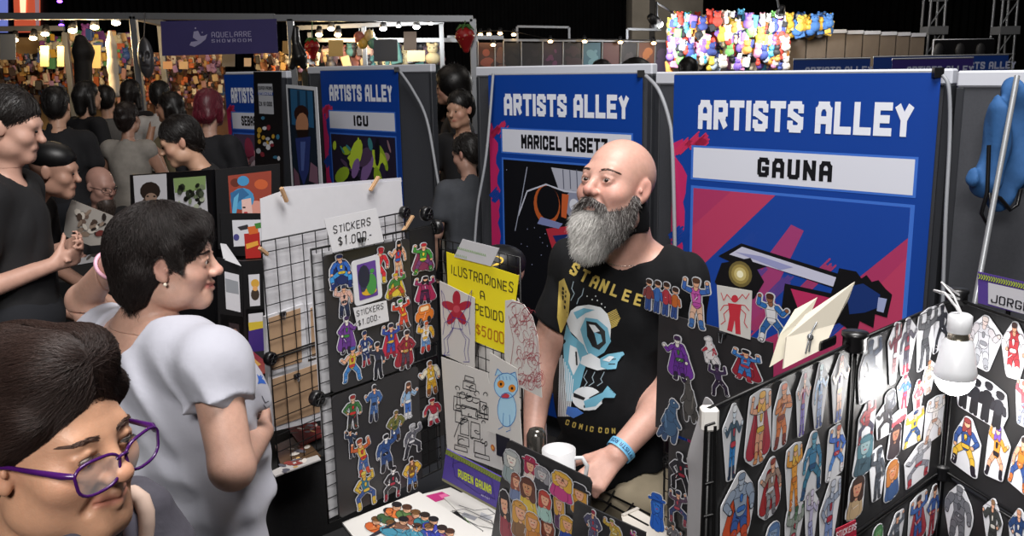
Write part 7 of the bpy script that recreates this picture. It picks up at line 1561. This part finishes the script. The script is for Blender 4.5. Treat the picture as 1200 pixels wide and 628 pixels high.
t = thing('display_stand', 'black stand carrying the framed drawings of the next booth', 'stand', SQ1.at(.3, -1.5)); 
for S, u0, u1 in ((SQ1, 0, SQ1.w), (SQ2, 0, SQ2.w)):
    mb = MB(); S.shape(mb, [(u0, -.02), (u1, -.02), (u1, -1.48), (u0, -1.48)], FRB, -.03, .02); mb.build('panel', t)
S, t_ = flat('art_print', [(268, 415), (292, 408), (322, 432), (286, 446)], TZ+.01, mat('mag_red', '#8c2f2a', .3), 'red and yellow glossy print on the next booth\'s table beside the white T-shirt', 'print', .004)
mb = MB(); S.pxshape(mb, [(276, 418), (290, 413), (306, 427), (290, 436)], ink('#c8964a'), .0006); S.pxshape(mb, [(282, 420), (290, 417), (300, 426), (292, 431)], ink('#e0d0b0'), .001); mb.build('artwork', t_)
# tall poster and black sheet of badges beside the third blue banner
SP = Sheet([*P(335, 99, 5.6)[:2], 1.87], [*P(378, 104, 5.3)[:2], 1.87])
t = thing('poster', 'tall poster of a bearded figure in blue standing left of the third blue banner', 'poster', SP.at(.1, -1.2))
mb = MB(); SP.pxshape(mb, [(335, 99), (371, 102), (378, 222), (342, 222)], ink('#c9ccd2'), .0, .004)
for i, (c, p) in enumerate([('#14202e', [(337, 103), (368, 106), (374, 218), (344, 218)]), ('#27587e', [(340, 104), (366, 107), (368, 150), (342, 146)]), ('#16344e', [(348, 106), (351, 106), (353, 150), (349, 150)]), ('#16344e', [(358, 106), (360, 107), (362, 150), (359, 150)]), ('#2a1512', el_px(353, 133, 8.5, 10)), ('#b07c5c', el_px(354, 146, 7.5, 14)), ('#1e120f', [(347, 152), (362, 152), (360, 164), (350, 164)]), ('#28356e', [(346, 162), (364, 160), (362, 200), (356, 218), (350, 200)]), ('#4c5f9c', [(352, 166), (358, 166), (356, 200), (353, 200)]), ('#6a4a5a', [(344, 196), (350, 204), (352, 218), (345, 218)]), ('#7a5a6c', [(364, 190), (372, 196), (373, 216), (362, 212)])]): SP.pxshape(mb, p, ink(c), .001+i*.0004)
mb.build('printed_sheet', t); mb = MB(); q = SP.uv(356, 222); mb.tube([SP.at(q[0], 0, -.02), SP.at(q[0], -1.86, -.02)], .012, BLACKM); mb.build('stand_pole', t)
SV = Sheet([*P(300, 84, 5.75)[:2], 1.90], [*P(332, 88, 5.5)[:2], 1.90])
t = thing('badge_sheet', 'black sheet with white lettering and rows of pins between the two left banners', 'display board', SV.at(.1, -1.4))
mb = MB(); SV.pxshape(mb, [(297, 84), (329, 84), (334, 262), (300, 262)], ink('#111114'), 0, .006)
SV.pxshape(mb, [(302, 98), (319, 98), (321, 134), (304, 133)], ink('#b9bcc4'), .001); SV.pxshape(mb, [(302, 108), (320, 108.5), (320, 112), (302, 111)], ink('#2b4e9a'), .0014)
for i in range(20): SV.pxshape(mb, el_px(r.uniform(302, 327), r.uniform(138, 186), r.uniform(1.6, 3), r.uniform(2, 4), 8), ink(r.choice(['#b9bcc4', '#8c2f3a', '#3f7a9a', '#c9a03a', '#e0e0e4', '#e0e0e4'])), .001+i*.0002)
SV.pxshape(mb, [(301, 207), (316, 206), (317, 232), (302, 232)], ink('#7a3020'), .001); SV.pxshape(mb, el_px(312, 215, 3.5, 4), ink('#3f7a9a'), .0016)
mb.build('panel', t); mb = MB(); SV.pxtext(mb, 'SUPER PROMO', (303, 105), (319, 105.5), 4, ink('#1a1a20'), .002, weight=.2); SV.pxtext(mb, 'STICKERS', (303, 111), (319, 111.3), 2.6, ink('#d8dae4'), .002, weight=.2); SV.pxtext(mb, '2X $1000', (304, 124), (319, 124.5), 5, ink('#1a1a20'), .002, weight=.2); mb.build('lettering', t)
mb = MB(); mb.box(SV.at(.05, -1.88, -.03), (.3, .3, .03), BLACKM); mb.tube([SV.at(.05, -.1, -.02), SV.at(.05, -1.88, -.02)], .012, BLACKM); mb.build('foot', t)
# prints table of the seated man, and the magazine held by the bending man
c0 = P(10, 300, 5.6); table('display_table', [P(20, 318, 5.1)[:2], P(142, 318, 5.1)[:2], P(150, 290, 6.0)[:2], P(20, 285, 6.0)[:2]], .78, CLOTHB, 'black covered table with prints before the seated bald man')
S, t_ = flat('art_print', [(66, 292), (112, 286), (132, 303), (90, 310)], .785, WHITEP, 'pale print lying on the table before the seated bald man')
mb = MB()
for i in range(12): S.pxshape(mb, el_px(r.uniform(80, 122), r.uniform(291, 304), r.uniform(2, 6), r.uniform(1, 2.4), 8, r.uniform(0, 3)), ink(r.choice(['#6c6660', '#9c968e', '#4a4642', '#8a6a5a'])), .001+i*.0003)
mb.build('artwork', t_)
SM2 = Sheet(P(84, 234, 4.15), P(132, 252, 4.05), (-.25, -.15, -1))
t = thing('magazine', 'open magazine held up by the man in black bending over at the left', 'magazine', SM2.at(0, -.2)); mb = MB(); SM2.pxshape(mb, [(84, 234), (132, 253), (128, 286), (106, 288), (74, 276), (78, 250)], ink('#a39e98'), 0, .006)
for i in range(26): SM2.pxshape(mb, el_px(r.uniform(86, 122), r.uniform(248, 276), r.uniform(2, 6), r.uniform(1.5, 4), 8, r.uniform(0, 3)), ink(r.choice(['#4a3c34', '#6c5a50', '#8c7a6c', '#c9c2b8', '#2c2624', '#6a3430'])), .001+i*.0002)
mb.build('pages', t)
# ================================================================ stalls along the back
TUB = mat('truss_grey', '#8a8d92', .4, metal=.5)
def pipe_frame(label, segs, r=.03, name='stall_frame'):
    t = thing(name, label, 'frame', (P(*segs[0][0])[0], P(*segs[0][0])[1], 0), 'metal tube frames of the stalls')
    for a, b in segs:
        A = P(*a); B = np.array([A[0], A[1], 0.]) if b is None else P(*b); d = B-A; L = np.linalg.norm(d); u_, v_, dd = frame(d); mb = MB(); mb.box((A+B)/2, (r*2, r*2, L), TUB, np.array([u_, v_, dd]), .004); mb.build('post' if b is None else 'beam', t)
pipe_frame('grey tube frame over the warm lit stall at the far left', [((-20, 19, 10.2), (156, 19, 10.2)), ((156, 19, 10.2), (322, 20, 10.2)), ((156, 19, 10.2), None), ((-20, 34, 13.2), (75, 33, 13.2)), ((76, 38, 13.2), None), ((187, 24, 13.0), None), ((322, 21, 10.2), (554, 22, 10.2)), ((156, 19, 10.2), (200, 30, 13)), ((554, 22, 10.2), None), ((340, 22, 10.2), None)], .035)
pipe_frame('grey tube frame of the stall behind the third blue banner', [((340, 33, 13), (520, 26, 13)), ((426, 31, 12.5), None), ((517, 27, 13), None), ((363, 38, 13.2), None), ((363, 47, 13.2), (560, 47, 13.2)), ((524, 44, 13.4), (590, 44, 13.4))], .03)
pipe_frame('thin tube frame above the portrait panels', [((606, 31, 15.5), (667, 32, 15.5)), ((606, 31, 15.5), None), ((667, 32, 15.5), None), ((735, 34, 15.2), (775, 35, 15.2)), ((735, 34, 15.2), None), ((590, 47, 15), (780, 48, 15))], .02)
def lamp(px, py, Y, col, e, label, rad=.06, group='stall spotlights', light=0, name='spotlight', aim=(0, -.5, -1)):
    c = P(px, py, Y); t = thing(name, label, 'lamp', c, group); d = unit(aim); mb = MB(); mb.lathe(c, [(0, .0), (rad*.9, .01), (rad*.55, rad*2.0), (0, rad*2.1)], mat('lamp_shell', '#3a3a3c', .4, metal=.5), 14, -d); mb.build('housing', t)
    mb = MB(); mb.ball(c+d*.01, (rad*.85, rad*.85, rad*.5), mat(f'glow_{col}_{e}', col, .3, emit=e), 12, 8); mb.build('lens', t)
    if light: point(name+'_light', c+d*rad*2.4, light, hexc(col), .08)
WC = '#ffd9a0'; WL_ = '#ffe9c4'
for i, (px, py, Y, c, L, lt_) in enumerate([(85, 35, 10.4, WC, 'warm spotlight, brightest over the far left stall', 45), (111, 31, 10.6, WC, 'warm spotlight just right of the brightest left one', 35), (53, 39, 11.5, WC, 'warm spotlight left of the purple beam', 25), (17, 46, 12, WC, 'warm spotlight nearest the left edge', 20), (39, 44, 12, WC, 'warm spotlight second from the left edge', 0), (136, 26, 10.4, WL_, 'dim warm spotlight beside the left frame post', 0), (374, 40, 12.6, WC, 'warm spotlight above the far hanging strawberry', 25), (396, 40, 12.6, WC, 'warm spotlight above the hanging yellow card', 20), (388, 33, 12.8, WL_, 'strip of warm light on the stall beam', 0), (449, 33, 12.4, '#f4f4f0', 'white spotlight, leftmost of three behind the third blue banner', 30), (467, 30, 12.6, '#f4f4f0', 'small white spotlight between the two larger ones', 0), (488, 31, 12.4, '#f4f4f0', 'white spotlight, right one behind the third blue banner', 30), (505, 27, 12.6, '#f4f4f0', 'small white spotlight at the right end of the beam', 0)]):
    lamp(px, py, Y, c, 14, L, .055 if i not in (10, 12) else .035, light=lt_)
for i, (px, py, Y, L) in enumerate([(563, 40, 15, 'first'), (573, 39.5, 15, 'second'), (586, 38.5, 15, 'third'), (578, 52, 14.6, 'low hanging'), (602, 40, 15, 'fourth'), (645, 48, 14.8, 'fifth'), (685, 48, 14.8, 'sixth'), (727, 49, 14.8, 'seventh'), (766, 50, 14.8, 'last')]):
    lamp(px, py, Y, '#ffcf8a', 16, f'{L} warm bulb from the left above the portrait panels', .045, 'warm bulbs above the portrait panels', light=.5 if i > 4 else .4, name='string_bulb')
cable('light_string', [(556, 38, 15), (573, 36, 15), (602, 37, 15), (645, 45.5, 14.8), (685, 45.5, 14.8), (727, 46.5, 14.8), (768, 47.5, 14.8)], .008, 'dark cord carrying the warm bulbs above the portrait panels', BLACKP)
lamp(770, 28, 12.6, '#ffffff', 25, 'white floodlight on an arm at the left end of the toy stall', .09, None, light=85, name='floodlight', aim=(.6, .6, -.5))
lamp(914, 17, 12.7, '#ffffff', 16, 'white floodlight above the middle of the toy stall', .07, None, light=55, name='floodlight', aim=(.0, .6, -.6))
for px, py, L in ((70, 1, 'upper'), (72, 29, 'lower')): lamp(px, py, 16, '#8a4cff', 8, f'{L} violet stage light at the top left', .05, 'violet stage lights', light=8)
def sheet_px(name, cs, Y, col, label, cat, th=.01, text=None, kind=None, emit=0, group=None, rough=.6):
    S = Sheet(P(*cs[0], Y), P(*cs[1], Y), P(*cs[3], Y)-P(*cs[0], Y)); mb = MB(); m = mat(f'{name}{col}{emit}', col, rough, emit=emit) ; S.pxshape(mb, cs, m, 0, th); o = mb.build(name); tag(o, label, cat, group, kind); return S, o
# lit stage panels at the top left
t = thing('stage_screen', 'glowing orange and blue stage screen at the top left corner', 'screen', P(22, 36, 22))
SS = Sheet(P(-10, -20, 22), P(60, -20, 22)); mb = MB()
for cs, c in (([(-10, -20), (8, -20), (8, 38), (-10, 38)], '#8fa0ff'), ([(15, -20), (46, -20), (46, 38), (17, 38)], '#c8563a')): mb2 = mat('screen'+c, c, .5, emit=.8 if c == '#c8563a' else .5); SS.pxshape(mb, cs, mb2, .0, .05)
SS.pxshape(mb, [(22, -20), (31, -20), (30, 18), (24, 18)], mat('screen_hot', '#ffc9a0', .5, emit=1.6), .02); SS.pxshape(mb, [(40, -20), (46, -20), (46, 30), (42, 30)], mat('screen_pale', '#b08a90', .5, emit=.6), .02); mb.build('panels', t)
mb = MB(); q = P(20, 38, 22.1); mb.box((q[0], q[1], 2.3), (1.6, .1, 4.6), FRB); mb.build('support', t)
# purple banner reading AQUELARRE SHOWROOM
SA_ = Sheet(P(188, 25, 10.16), P(325, 22, 10.16))
t = thing('shop_banner', 'purple banner with a pale hat emblem hanging from the tube frame', 'banner', SA_.at(.6, -.4)); mb = MB(); PB = mat('banner_purple', '#3c3670', .7, noise=.06, nscale=4); SA_.pxshape(mb, [(188, 25), (324, 22), (326, 62), (190, 65.5)], PB, 0, .004); mb.build('cloth', t)
mb = MB(); LV = ink('#a9a6cc'); SA_.pxtext(mb, 'AQUELARRE', (248, 44), (295, 43), 6.5, LV, .003, weight=.12, track=.25); SA_.pxtext(mb, 'SHOWROOM', (248, 50), (295, 49), 4, LV, .003, weight=.14, track=.5)
SA_.pxshape(mb, [(226, 44), (227, 37), (232, 36), (235, 42), (239, 42), (243, 40), (241, 46), (235, 51), (228, 55), (222, 53), (224, 49), (232, 48)], LV, .003); SA_.pxshape(mb, el_px(229, 33, 1, 1.2, 8), LV, .003); SA_.pxshape(mb, el_px(237, 38, .8, .9, 8), LV, .003); mb.build('lettering', t)
# stall walls lit warm, with shelves of merchandise
for cs, Y, c, L in [([(-30, 45), (150, 45), (150, 128), (-30, 128)], 14.2, '#a98a60', 'cream back wall of the far left stall behind the hanging goods'), ([(160, 62), (262, 66), (262, 130), (160, 130)], 14.0, '#a07860', 'peach pegboard wall of the stall below the purple banner'), ([(300, 62), (352, 62), (352, 90), (300, 90)], 13.4, '#8a7256', 'tan stall wall below the right end of the purple banner'), ([(340, 58), (520, 58), (520, 82), (340, 82)], 14.6, '#4f5a5c', 'grey green wall of the stall behind the third blue banner')]:
    A = P(*cs[0], Y); B = P(*cs[1], Y); mb = MB(); mb.box(((A[0]+B[0])/2, Y, A[2]/2), (B[0]-A[0], .06, A[2]), mat('wall'+c, c, .8, noise=.15, nscale=6)); tag(mb.build('stall_wall'), L, 'stall wall', 'walls of the far stalls')
def clutter(name, label, x0, x1, y0, y1, Y, n, cols, seed, size=(.04, .11), dy=.35, ball=.5, cat='merchandise'):
    R_ = random.Random(seed); mb = MB()
    for i in range(n):
        c = P(R_.uniform(x0, x1), R_.uniform(y0, y1), Y+R_.uniform(-dy, dy)); s_ = R_.uniform(*size); m = mat('toy'+R_.choice(cols), None, .7) if False else ink(R_.choice(cols), .75)
        if R_.random() < ball:
            mb.ball(c, (s_, s_*.8, s_*R_.uniform(.8, 1.2)), m, 8, 6); mb.ball(c+np.array([0, -.01, s_*1.2]), s_*.7, m, 8, 6)
            for e in (-1, 1): mb.ball(c+np.array([e*s_*.5, -.01, s_*1.8]), s_*.28, m, 6, 4); mb.ball(c+np.array([e*s_*.25, -s_*.66, s_*1.3]), s_*.1, INKK, 5, 4)
        else: mb.box(c, (s_*1.6, s_*.6, s_*R_.uniform(1.2, 3)), m, rotm(R_.uniform(-.4, .4), 0, R_.uniform(-.25, .25)).T, .008)
    return tag(mb.build(name), label, cat, kind='stuff')
W1 = ['#c8a060', '#d8b88a', '#8c5a34', '#e0d4c0', '#7a3c2c', '#c86a3a', '#4a3a34', '#d0a098', '#b08ab0', '#5a6a8c', '#e8dcc0', '#2c2624']
clutter('merchandise', 'crowded small goods on the wall of the far left stall', -10, 155, 66, 118, 13.7, 700, W1, 1, (.02, .06), .35, .25)
clutter('merchandise', 'coloured goods hung high on the far left stall', 48, 150, 40, 72, 13.6, 220, ['#c8a03a', '#3a5a9c', '#8c4a9c', '#c8c4b0', '#5a9c6a', '#c86a4a', '#d8b88a', '#e0dcd0'], 2, (.03, .08), .35, .15)
clutter('merchandise', 'small toys and cards on the peach pegboard', 165, 262, 68, 126, 13.3, 420, W1+['#c87a6a', '#e0a890'], 3, (.018, .05), .3, .25)
clutter('merchandise', 'goods on shelves left of the third blue banner', 300, 372, 64, 84, 13.1, 160, W1, 4, (.02, .06), .3, .3)
clutter('merchandise', 'goods on the stall shelves behind the third blue banner', 380, 515, 60, 78, 13.6, 120, ['#9a6a6a', '#4a7a7c', '#c8b890', '#8c8c90', '#5a4a5a', '#c8a090', '#3a3a40'], 5)
TOY = ['#e8e0d0', '#d84a3c', '#f0d050', '#5ab0d8', '#e89ac0', '#7ac06a', '#f4f0e8', '#e8a050', '#8a6ad0', '#c8d8e8', '#f0e0c0', '#3a4a8c', '#2c2c30']
clutter('plush_toys', 'bright lit wall of countless colourful plush toys', 784, 922, 23, 80, 13.6, 1000, TOY, 6, (.035, .075), .3, .7, 'plush toys')
clutter('plush_toys', 'blue, gold and pale plush toys at the right end of the toy wall', 922, 972, 27, 40, 13.6, 90, ['#2f5a9c', '#3a6aac', '#c8a03a', '#d8b850', '#9a9ca0'], 7, (.05, .09), .2, .8, 'plush toys')
mb = MB(); A = P(782, 14, 14.1); B = P(930, 14, 14.1); mb.box(((A[0]+B[0])/2, 14.1, A[2]/2-.05), (B[0]-A[0], .05, A[2]-.1), mat('toy_wall', '#b8b4b0', .7)); tag(mb.build('toy_stall_wall'), 'pale wall behind the plush toys', 'stall wall')
for px, py, L in ((770, 28, 'left'), (914, 17, 'middle')):
    q = P(px, py, 12.65); mb = MB(); mb.tube([q+np.array([0, .02, .05]), q+np.array([.05, .4, .3]), P(790 if px < 800 else 914, 16, 14.1)], .015, TUB, 6); tag(mb.build('lamp_arm'), f'thin metal arm carrying the {L} floodlight of the toy stall', 'lamp arm')
# hanging things in the left stalls
def hang_card(px0, py0, px1, py1, Y, col, label, group='hanging cards and signs of the far stalls'):
    S, o = sheet_px('hanging_sign', [(px0, py0), (px1, py0), (px1, py1), (px0, py1)], Y, col, label, 'sign', group=group); return S, o
for a in [(47, 54, 57, 78, 11.5, '#d8c890', 'yellowish card hanging in the far left stall'), (67, 54, 75, 78, 11.6, '#c8b888', 'second yellowish card, right of the first in the far left stall'), (105, 53, 118, 80, 11.4, '#d8b880', 'tan card hanging right of the dark garment bag'), (331, 48, 340, 63, 11.8, '#c8a468', 'small tan card left of the far strawberry'), (385, 47, 402, 66, 11.6, '#e0c078', 'yellow card hanging behind the third blue banner'), (438, 46, 466, 72, 11.8, '#5c6068', 'grey square sign hanging behind the third blue banner'), (473, 37, 488, 59, 11.4, '#c8b8ac', 'pink white card hanging right of the grey sign'), (0, 40, 18, 70, 10.6, '#5a6270', 'grey sign at the left edge under the tube frame'), (260, 62, 275, 78, 11.0, '#9a948c', 'pale note hanging below the purple banner'), (191, 72, 202, 81, 12.6, '#d8a880', 'small peach card on the pegboard, left one'), (210, 72, 220, 81, 12.6, '#d8b890', 'small peach card on the pegboard, right one'), (286, 68, 294, 78, 12.4, '#e0c8b0', 'small bright card right of the purple banner'), (477, 59, 498, 72, 12.8, '#b89870', 'tan sign with lines above the stall shelf')]: hang_card(*a)
def blob(name, label, cat, prims, m, cell, group=None, fold=None, parent=None):
    s = Sculpt()
    for q in prims: s.cap(*q)
    o = mesh_obj(name, [surface(s, *bounds(s), cell, fold)], m, parent); 
    if not parent: tag(o, label, cat, group)
    return o
blob('garment_bag', 'long dark garment bag hanging in the far left stall', 'garment bag', [(P(95, 47, 9.9), P(97, 60, 9.9), .06, .10, .05), (P(97, 60, 9.9), P(98, 112, 9.9), .095, .085, .05)], mat('bag_dark', '#15110e', .7), .015, fold=folds(.01, 3, f=15))
blob('hanging_dress', 'narrow white dress hanging in the far left stall', 'dress', [(P(129, 38, 10.6), P(130, 52, 10.6), .02, .06, .03), (P(130, 52, 10.6), P(135, 108, 10.6), .05, .06, .03)], mat('dress_white', '#b8b0a4', .8), .012, fold=folds(.01, 5, f=20))
t = thing('hanging_mask', 'large dark silver face shaped balloon hanging beside the frame post', 'balloon', P(171, 92, 10.0)); SIL = mat('silver_foil', '#56565a', .35, metal=.5)
s = Sculpt(); c = P(171, 68, 10.0); s.ell(c, (.085, .05, .21), .02)
for e in (-1, 1): s.ell(c+np.array([e*.035, -.045, .03]), (.022, .02, .035), .01, sub=True)
s.cap(c+np.array([-.03, -.045, -.09]), c+np.array([.03, -.045, -.09]), .012, k=.01, sub=True); s.cap(c+np.array([0, -.05, .02]), c+np.array([0, -.055, -.04]), .01, k=.01); s.cap(c+np.array([0, 0, .2]), c+np.array([0, .1, .47]), .008, k=.02)
mesh_obj('foil_body', [surface(s, *bounds(s), .008)], SIL, t)
blob('hanging_balloon', 'dark grey hanging figure balloon at the right end of the purple banner', 'balloon', [(P(346, 34, 10.2), P(346, 46, 10.2), .04, .05, .03), (P(346, 50, 10.2), P(350, 66, 10.2), .05, .09, .03), (P(346, 66, 10.2), P(343, 78, 10.2), .05, .05, .03), (P(352, 66, 10.2), P(356, 77, 10.2), .05, .04, .03)], mat('balloon_dark', '#1c1c1e', .3), .012)
for px, py, Y, sc_, L in ((545, 48, 10.0, 1.0, 'large red strawberry balloon hanging at the end of the tube frame'), (366, 59, 11.2, .85, 'smaller red strawberry balloon hanging left of the yellow card')):
    c = P(px, py, Y); t = thing('strawberry_balloon', L, 'balloon', c-np.array([0, 0, .15]), 'strawberry balloons'); s = Sculpt(); s.cap(c+np.array([0, 0, .04])*sc_, c-np.array([-.01, 0, .09])*sc_, .105*sc_, .035*sc_, .03); mesh_obj('fruit', [surface(s, *bounds(s), .008)], mat('berry_red', '#a01f22', .35), t)
    mb = MB(); 
    for a in range(7): d = np.array([math.cos(a*.9), math.sin(a*.9), 0]); mb.tube([c+np.array([0, 0, .14])*sc_, c+(d*.05+np.array([0, 0, .155]))*sc_, c+(d*.1+np.array([0, 0, .11]))*sc_], [.018*sc_, .02*sc_, .003], mat('leaf_green', '#3f6a2c', .6), 6)
    mb.tube([c+np.array([0, 0, .14])*sc_, P(px, 24, Y+.15)], .005, mat('leaf_green', '#3f6a2c', .6), 6); mb.build('leaves', t)
    mb = MB()
    for i in range(40): a = r.uniform(0, 6.28); z = r.uniform(-.08, .1); rr = (.105-.07*max(0, (.04-z)/.13))*sc_; mb.ball(c+np.array([math.cos(a)*rr, math.sin(a)*rr, z*sc_]), .005*sc_, mat('seed', '#d8b85a', .5), 5, 4)
    mb.build('seeds', t)
BAL = [(425, 50, '#d8b050'), (433, 42, '#e0c890'), (421, 44, '#c87a6a'), (437, 50, '#6a9c8a')]
for i, (px, py, c) in enumerate(BAL): mb = MB(); mb.ball(P(px, py, 12.2), (.07, .06, .08), mat('foil'+c, c, .3), 12, 8); mb.cyl(P(px, py, 12.2)+np.array([0, 0, .07]), P(px, 33, 12.2), .003, .003, ALU, 4); tag(mb.build('balloon'), ['gold balloon lowest left by the frame post', 'cream balloon highest by the frame post', 'pink balloon left of the frame post', 'green balloon right of the frame post'][i], 'balloon', 'small balloons hanging behind the third blue banner')
# row of portrait panels under the warm bulbs
PC = [(560, 580, '#4a2c24', '#8c4a3a'), (580, 590, '#3a2830', '#6a4a40'), (590, 611, '#171516', '#231f1e'), (611, 635, '#191618', '#241e22'), (636, 659, '#2a1c2c', '#5a2c50'), (660, 681, '#1e1719', '#332026'), (683, 704, '#3f6c80', '#6a98a8'), (706, 726, '#5a2622', '#a03a2c'), (728, 746, '#1e1a1e', '#3a3034'), (748, 767, '#7a4426', '#c8783a'), (768, 782, '#2c2236', '#4a3a5c')]
PN = ['brown red', 'dusky brown', 'plain black', 'second plain black', 'dark violet', 'dark wine', 'pale blue', 'deep red', 'charcoal', 'orange', 'dim purple']
for i, (a, b, c1, c2) in enumerate(PC):
    S = Sheet(P(a, 50, 15.1), P(b, 50, 15.1)); t = thing('picture_panel', f'{PN[i]} tall picture panel in the row under the warm bulbs', 'picture panel', S.at(S.w/2, -S.o[2]), 'tall picture panels under the warm bulbs')
    mb = MB(); S.shape(mb, [(0, 0), (S.w, 0), (S.w, -1.9), (0, -1.9)], ink(c1), 0, .03); R_ = random.Random(i)
    for j in range(16): rx = R_.uniform(.02, .07); S.disc(mb, (R_.uniform(.08, max(.09, S.w-.08)), -R_.uniform(.1, .8)), rx, ink(c2), .001+j*.0003, 10, rx*R_.uniform(.5, 2), R_.uniform(0, 3))
    mb.build('picture', t); mb = MB(); mb.tube([S.at(0, .02, .01), S.at(0, -S.o[2], .01)], .015, TUB, 6); mb.build('post', t)
    if a < 590: continue
# concrete pillar, brown partitions, towers and the row of dark frames at the right
mb = MB(); A = P(741, 0, 24); B = P(824, 0, 24); mb.box(((A[0]+B[0])/2, 24.6, 4.4), (B[0]-A[0], 1.2, 8.8), mat('concrete', '#8a8378', .9, noise=.2, nscale=1.5, bump=.4, bscale=3)); mb.box(((A[0]*.75+B[0]*.25)*1.0+.05, 23.97, 4.4), (.12, .05, 8.8), mat('pillar_pipe', '#3a3836', .6)); tag(mb.build('pillar'), 'grey concrete pillar of the hall behind the toy stall', 'pillar')
xs = [(902, 922, 45), (922, 945, 41), (945, 969, 38), (969, 991, 37), (991, 1011, 38), (1011, 1031, 38.5), (1031, 1050, 39.5), (1050, 1066, 40), (1066, 1084, 41)]
for i, (a, b, y) in enumerate(xs):
    A = P(a, y, 13.8); B = P(b, y, 13.8); t = thing('brown_panel', f'brown panel, {ORD[i] if i < 8 else "last"} from the toy stall in the row at the right', 'partition', ((A[0]+B[0])/2, 13.8, 0), 'brown panels right of the toy stall')
    mb = MB(); mb.box(((A[0]+B[0])/2, 13.8, A[2]/2), (B[0]-A[0]-.02, .04, A[2]), mat('brown_cloth', '#6e6256', .8, noise=.1, nscale=5)); mb.build('cloth_panel', t); mb = MB(); mb.box(((A[0]+B[0])/2, 13.78, A[2]), (B[0]-A[0]-.02, .08, .05), RAIL); mb.build('top_rail', t)
point('pillar_light', P(700, 20, 21), 160, (1, .95, .88), .3)  # added fill with no lamp body, brightens the concrete pillar
point('brown_panel_light', P(1000, 15, 12.8), 30, (1, .85, .65), .2)
for px, L in ((1092, 'left'), (1175, 'right')):
    b_ = P(px, 45, 14.5); t = thing('light_tower', f'{L} grey lattice tower rising above the far right rows', 'tower', (b_[0], b_[1], 0), 'lattice towers'); mb = MB()
    for dx in (-.13, .13):
        for dy in (-.13, .13): mb.tube([(b_[0]+dx, b_[1]+dy, 0), (b_[0]+dx*.8, b_[1]+dy, 3.6)], .02, TUB, 6)
    mb.build('uprights', t); mb = MB()
    for k in range(9): z = k*.4; mb.tube([(b_[0]-.13, b_[1]-.13, z), (b_[0]+.13, b_[1]-.13, z+.4)], .012, TUB, 5); mb.box((b_[0], b_[1]-.13, z+.4), (.28, .02, .02), TUB)
    mb.build('bracing', t); mb = MB(); mb.box((b_[0], b_[1]-.05, P(px, 36, 14.5)[2]), (.3, .3, .12), mat('clamp_grey', '#6a6c70', .5)); mb.build('clamp', t)
A = P(1094, 47, 13); B = P(1164, 46, 13); t = thing('dark_stand', 'black framed stand with round dark shapes at the far right', 'stand', ((A[0]+B[0])/2, 13, 0)); mb = MB(); mb.box(((A[0]+B[0])/2, 13, A[2]/2), (B[0]-A[0], .1, A[2]), FRB); mb.build('panel', t); mb = MB(); mb.tube([A, B, B-np.array([0, 0, .4]), A-np.array([0, 0, .4])], .015, RAIL, 6, closed=True); mb.build('frame', t)
for px in (1100, 1125, 1149): mb = MB(); mb.ball(P(px, 59, 12.92), (.07, .03, .1), mat('dark_grey_disc', '#2a2a2c', .5), 12, 8); mb.build('round_shape', t)
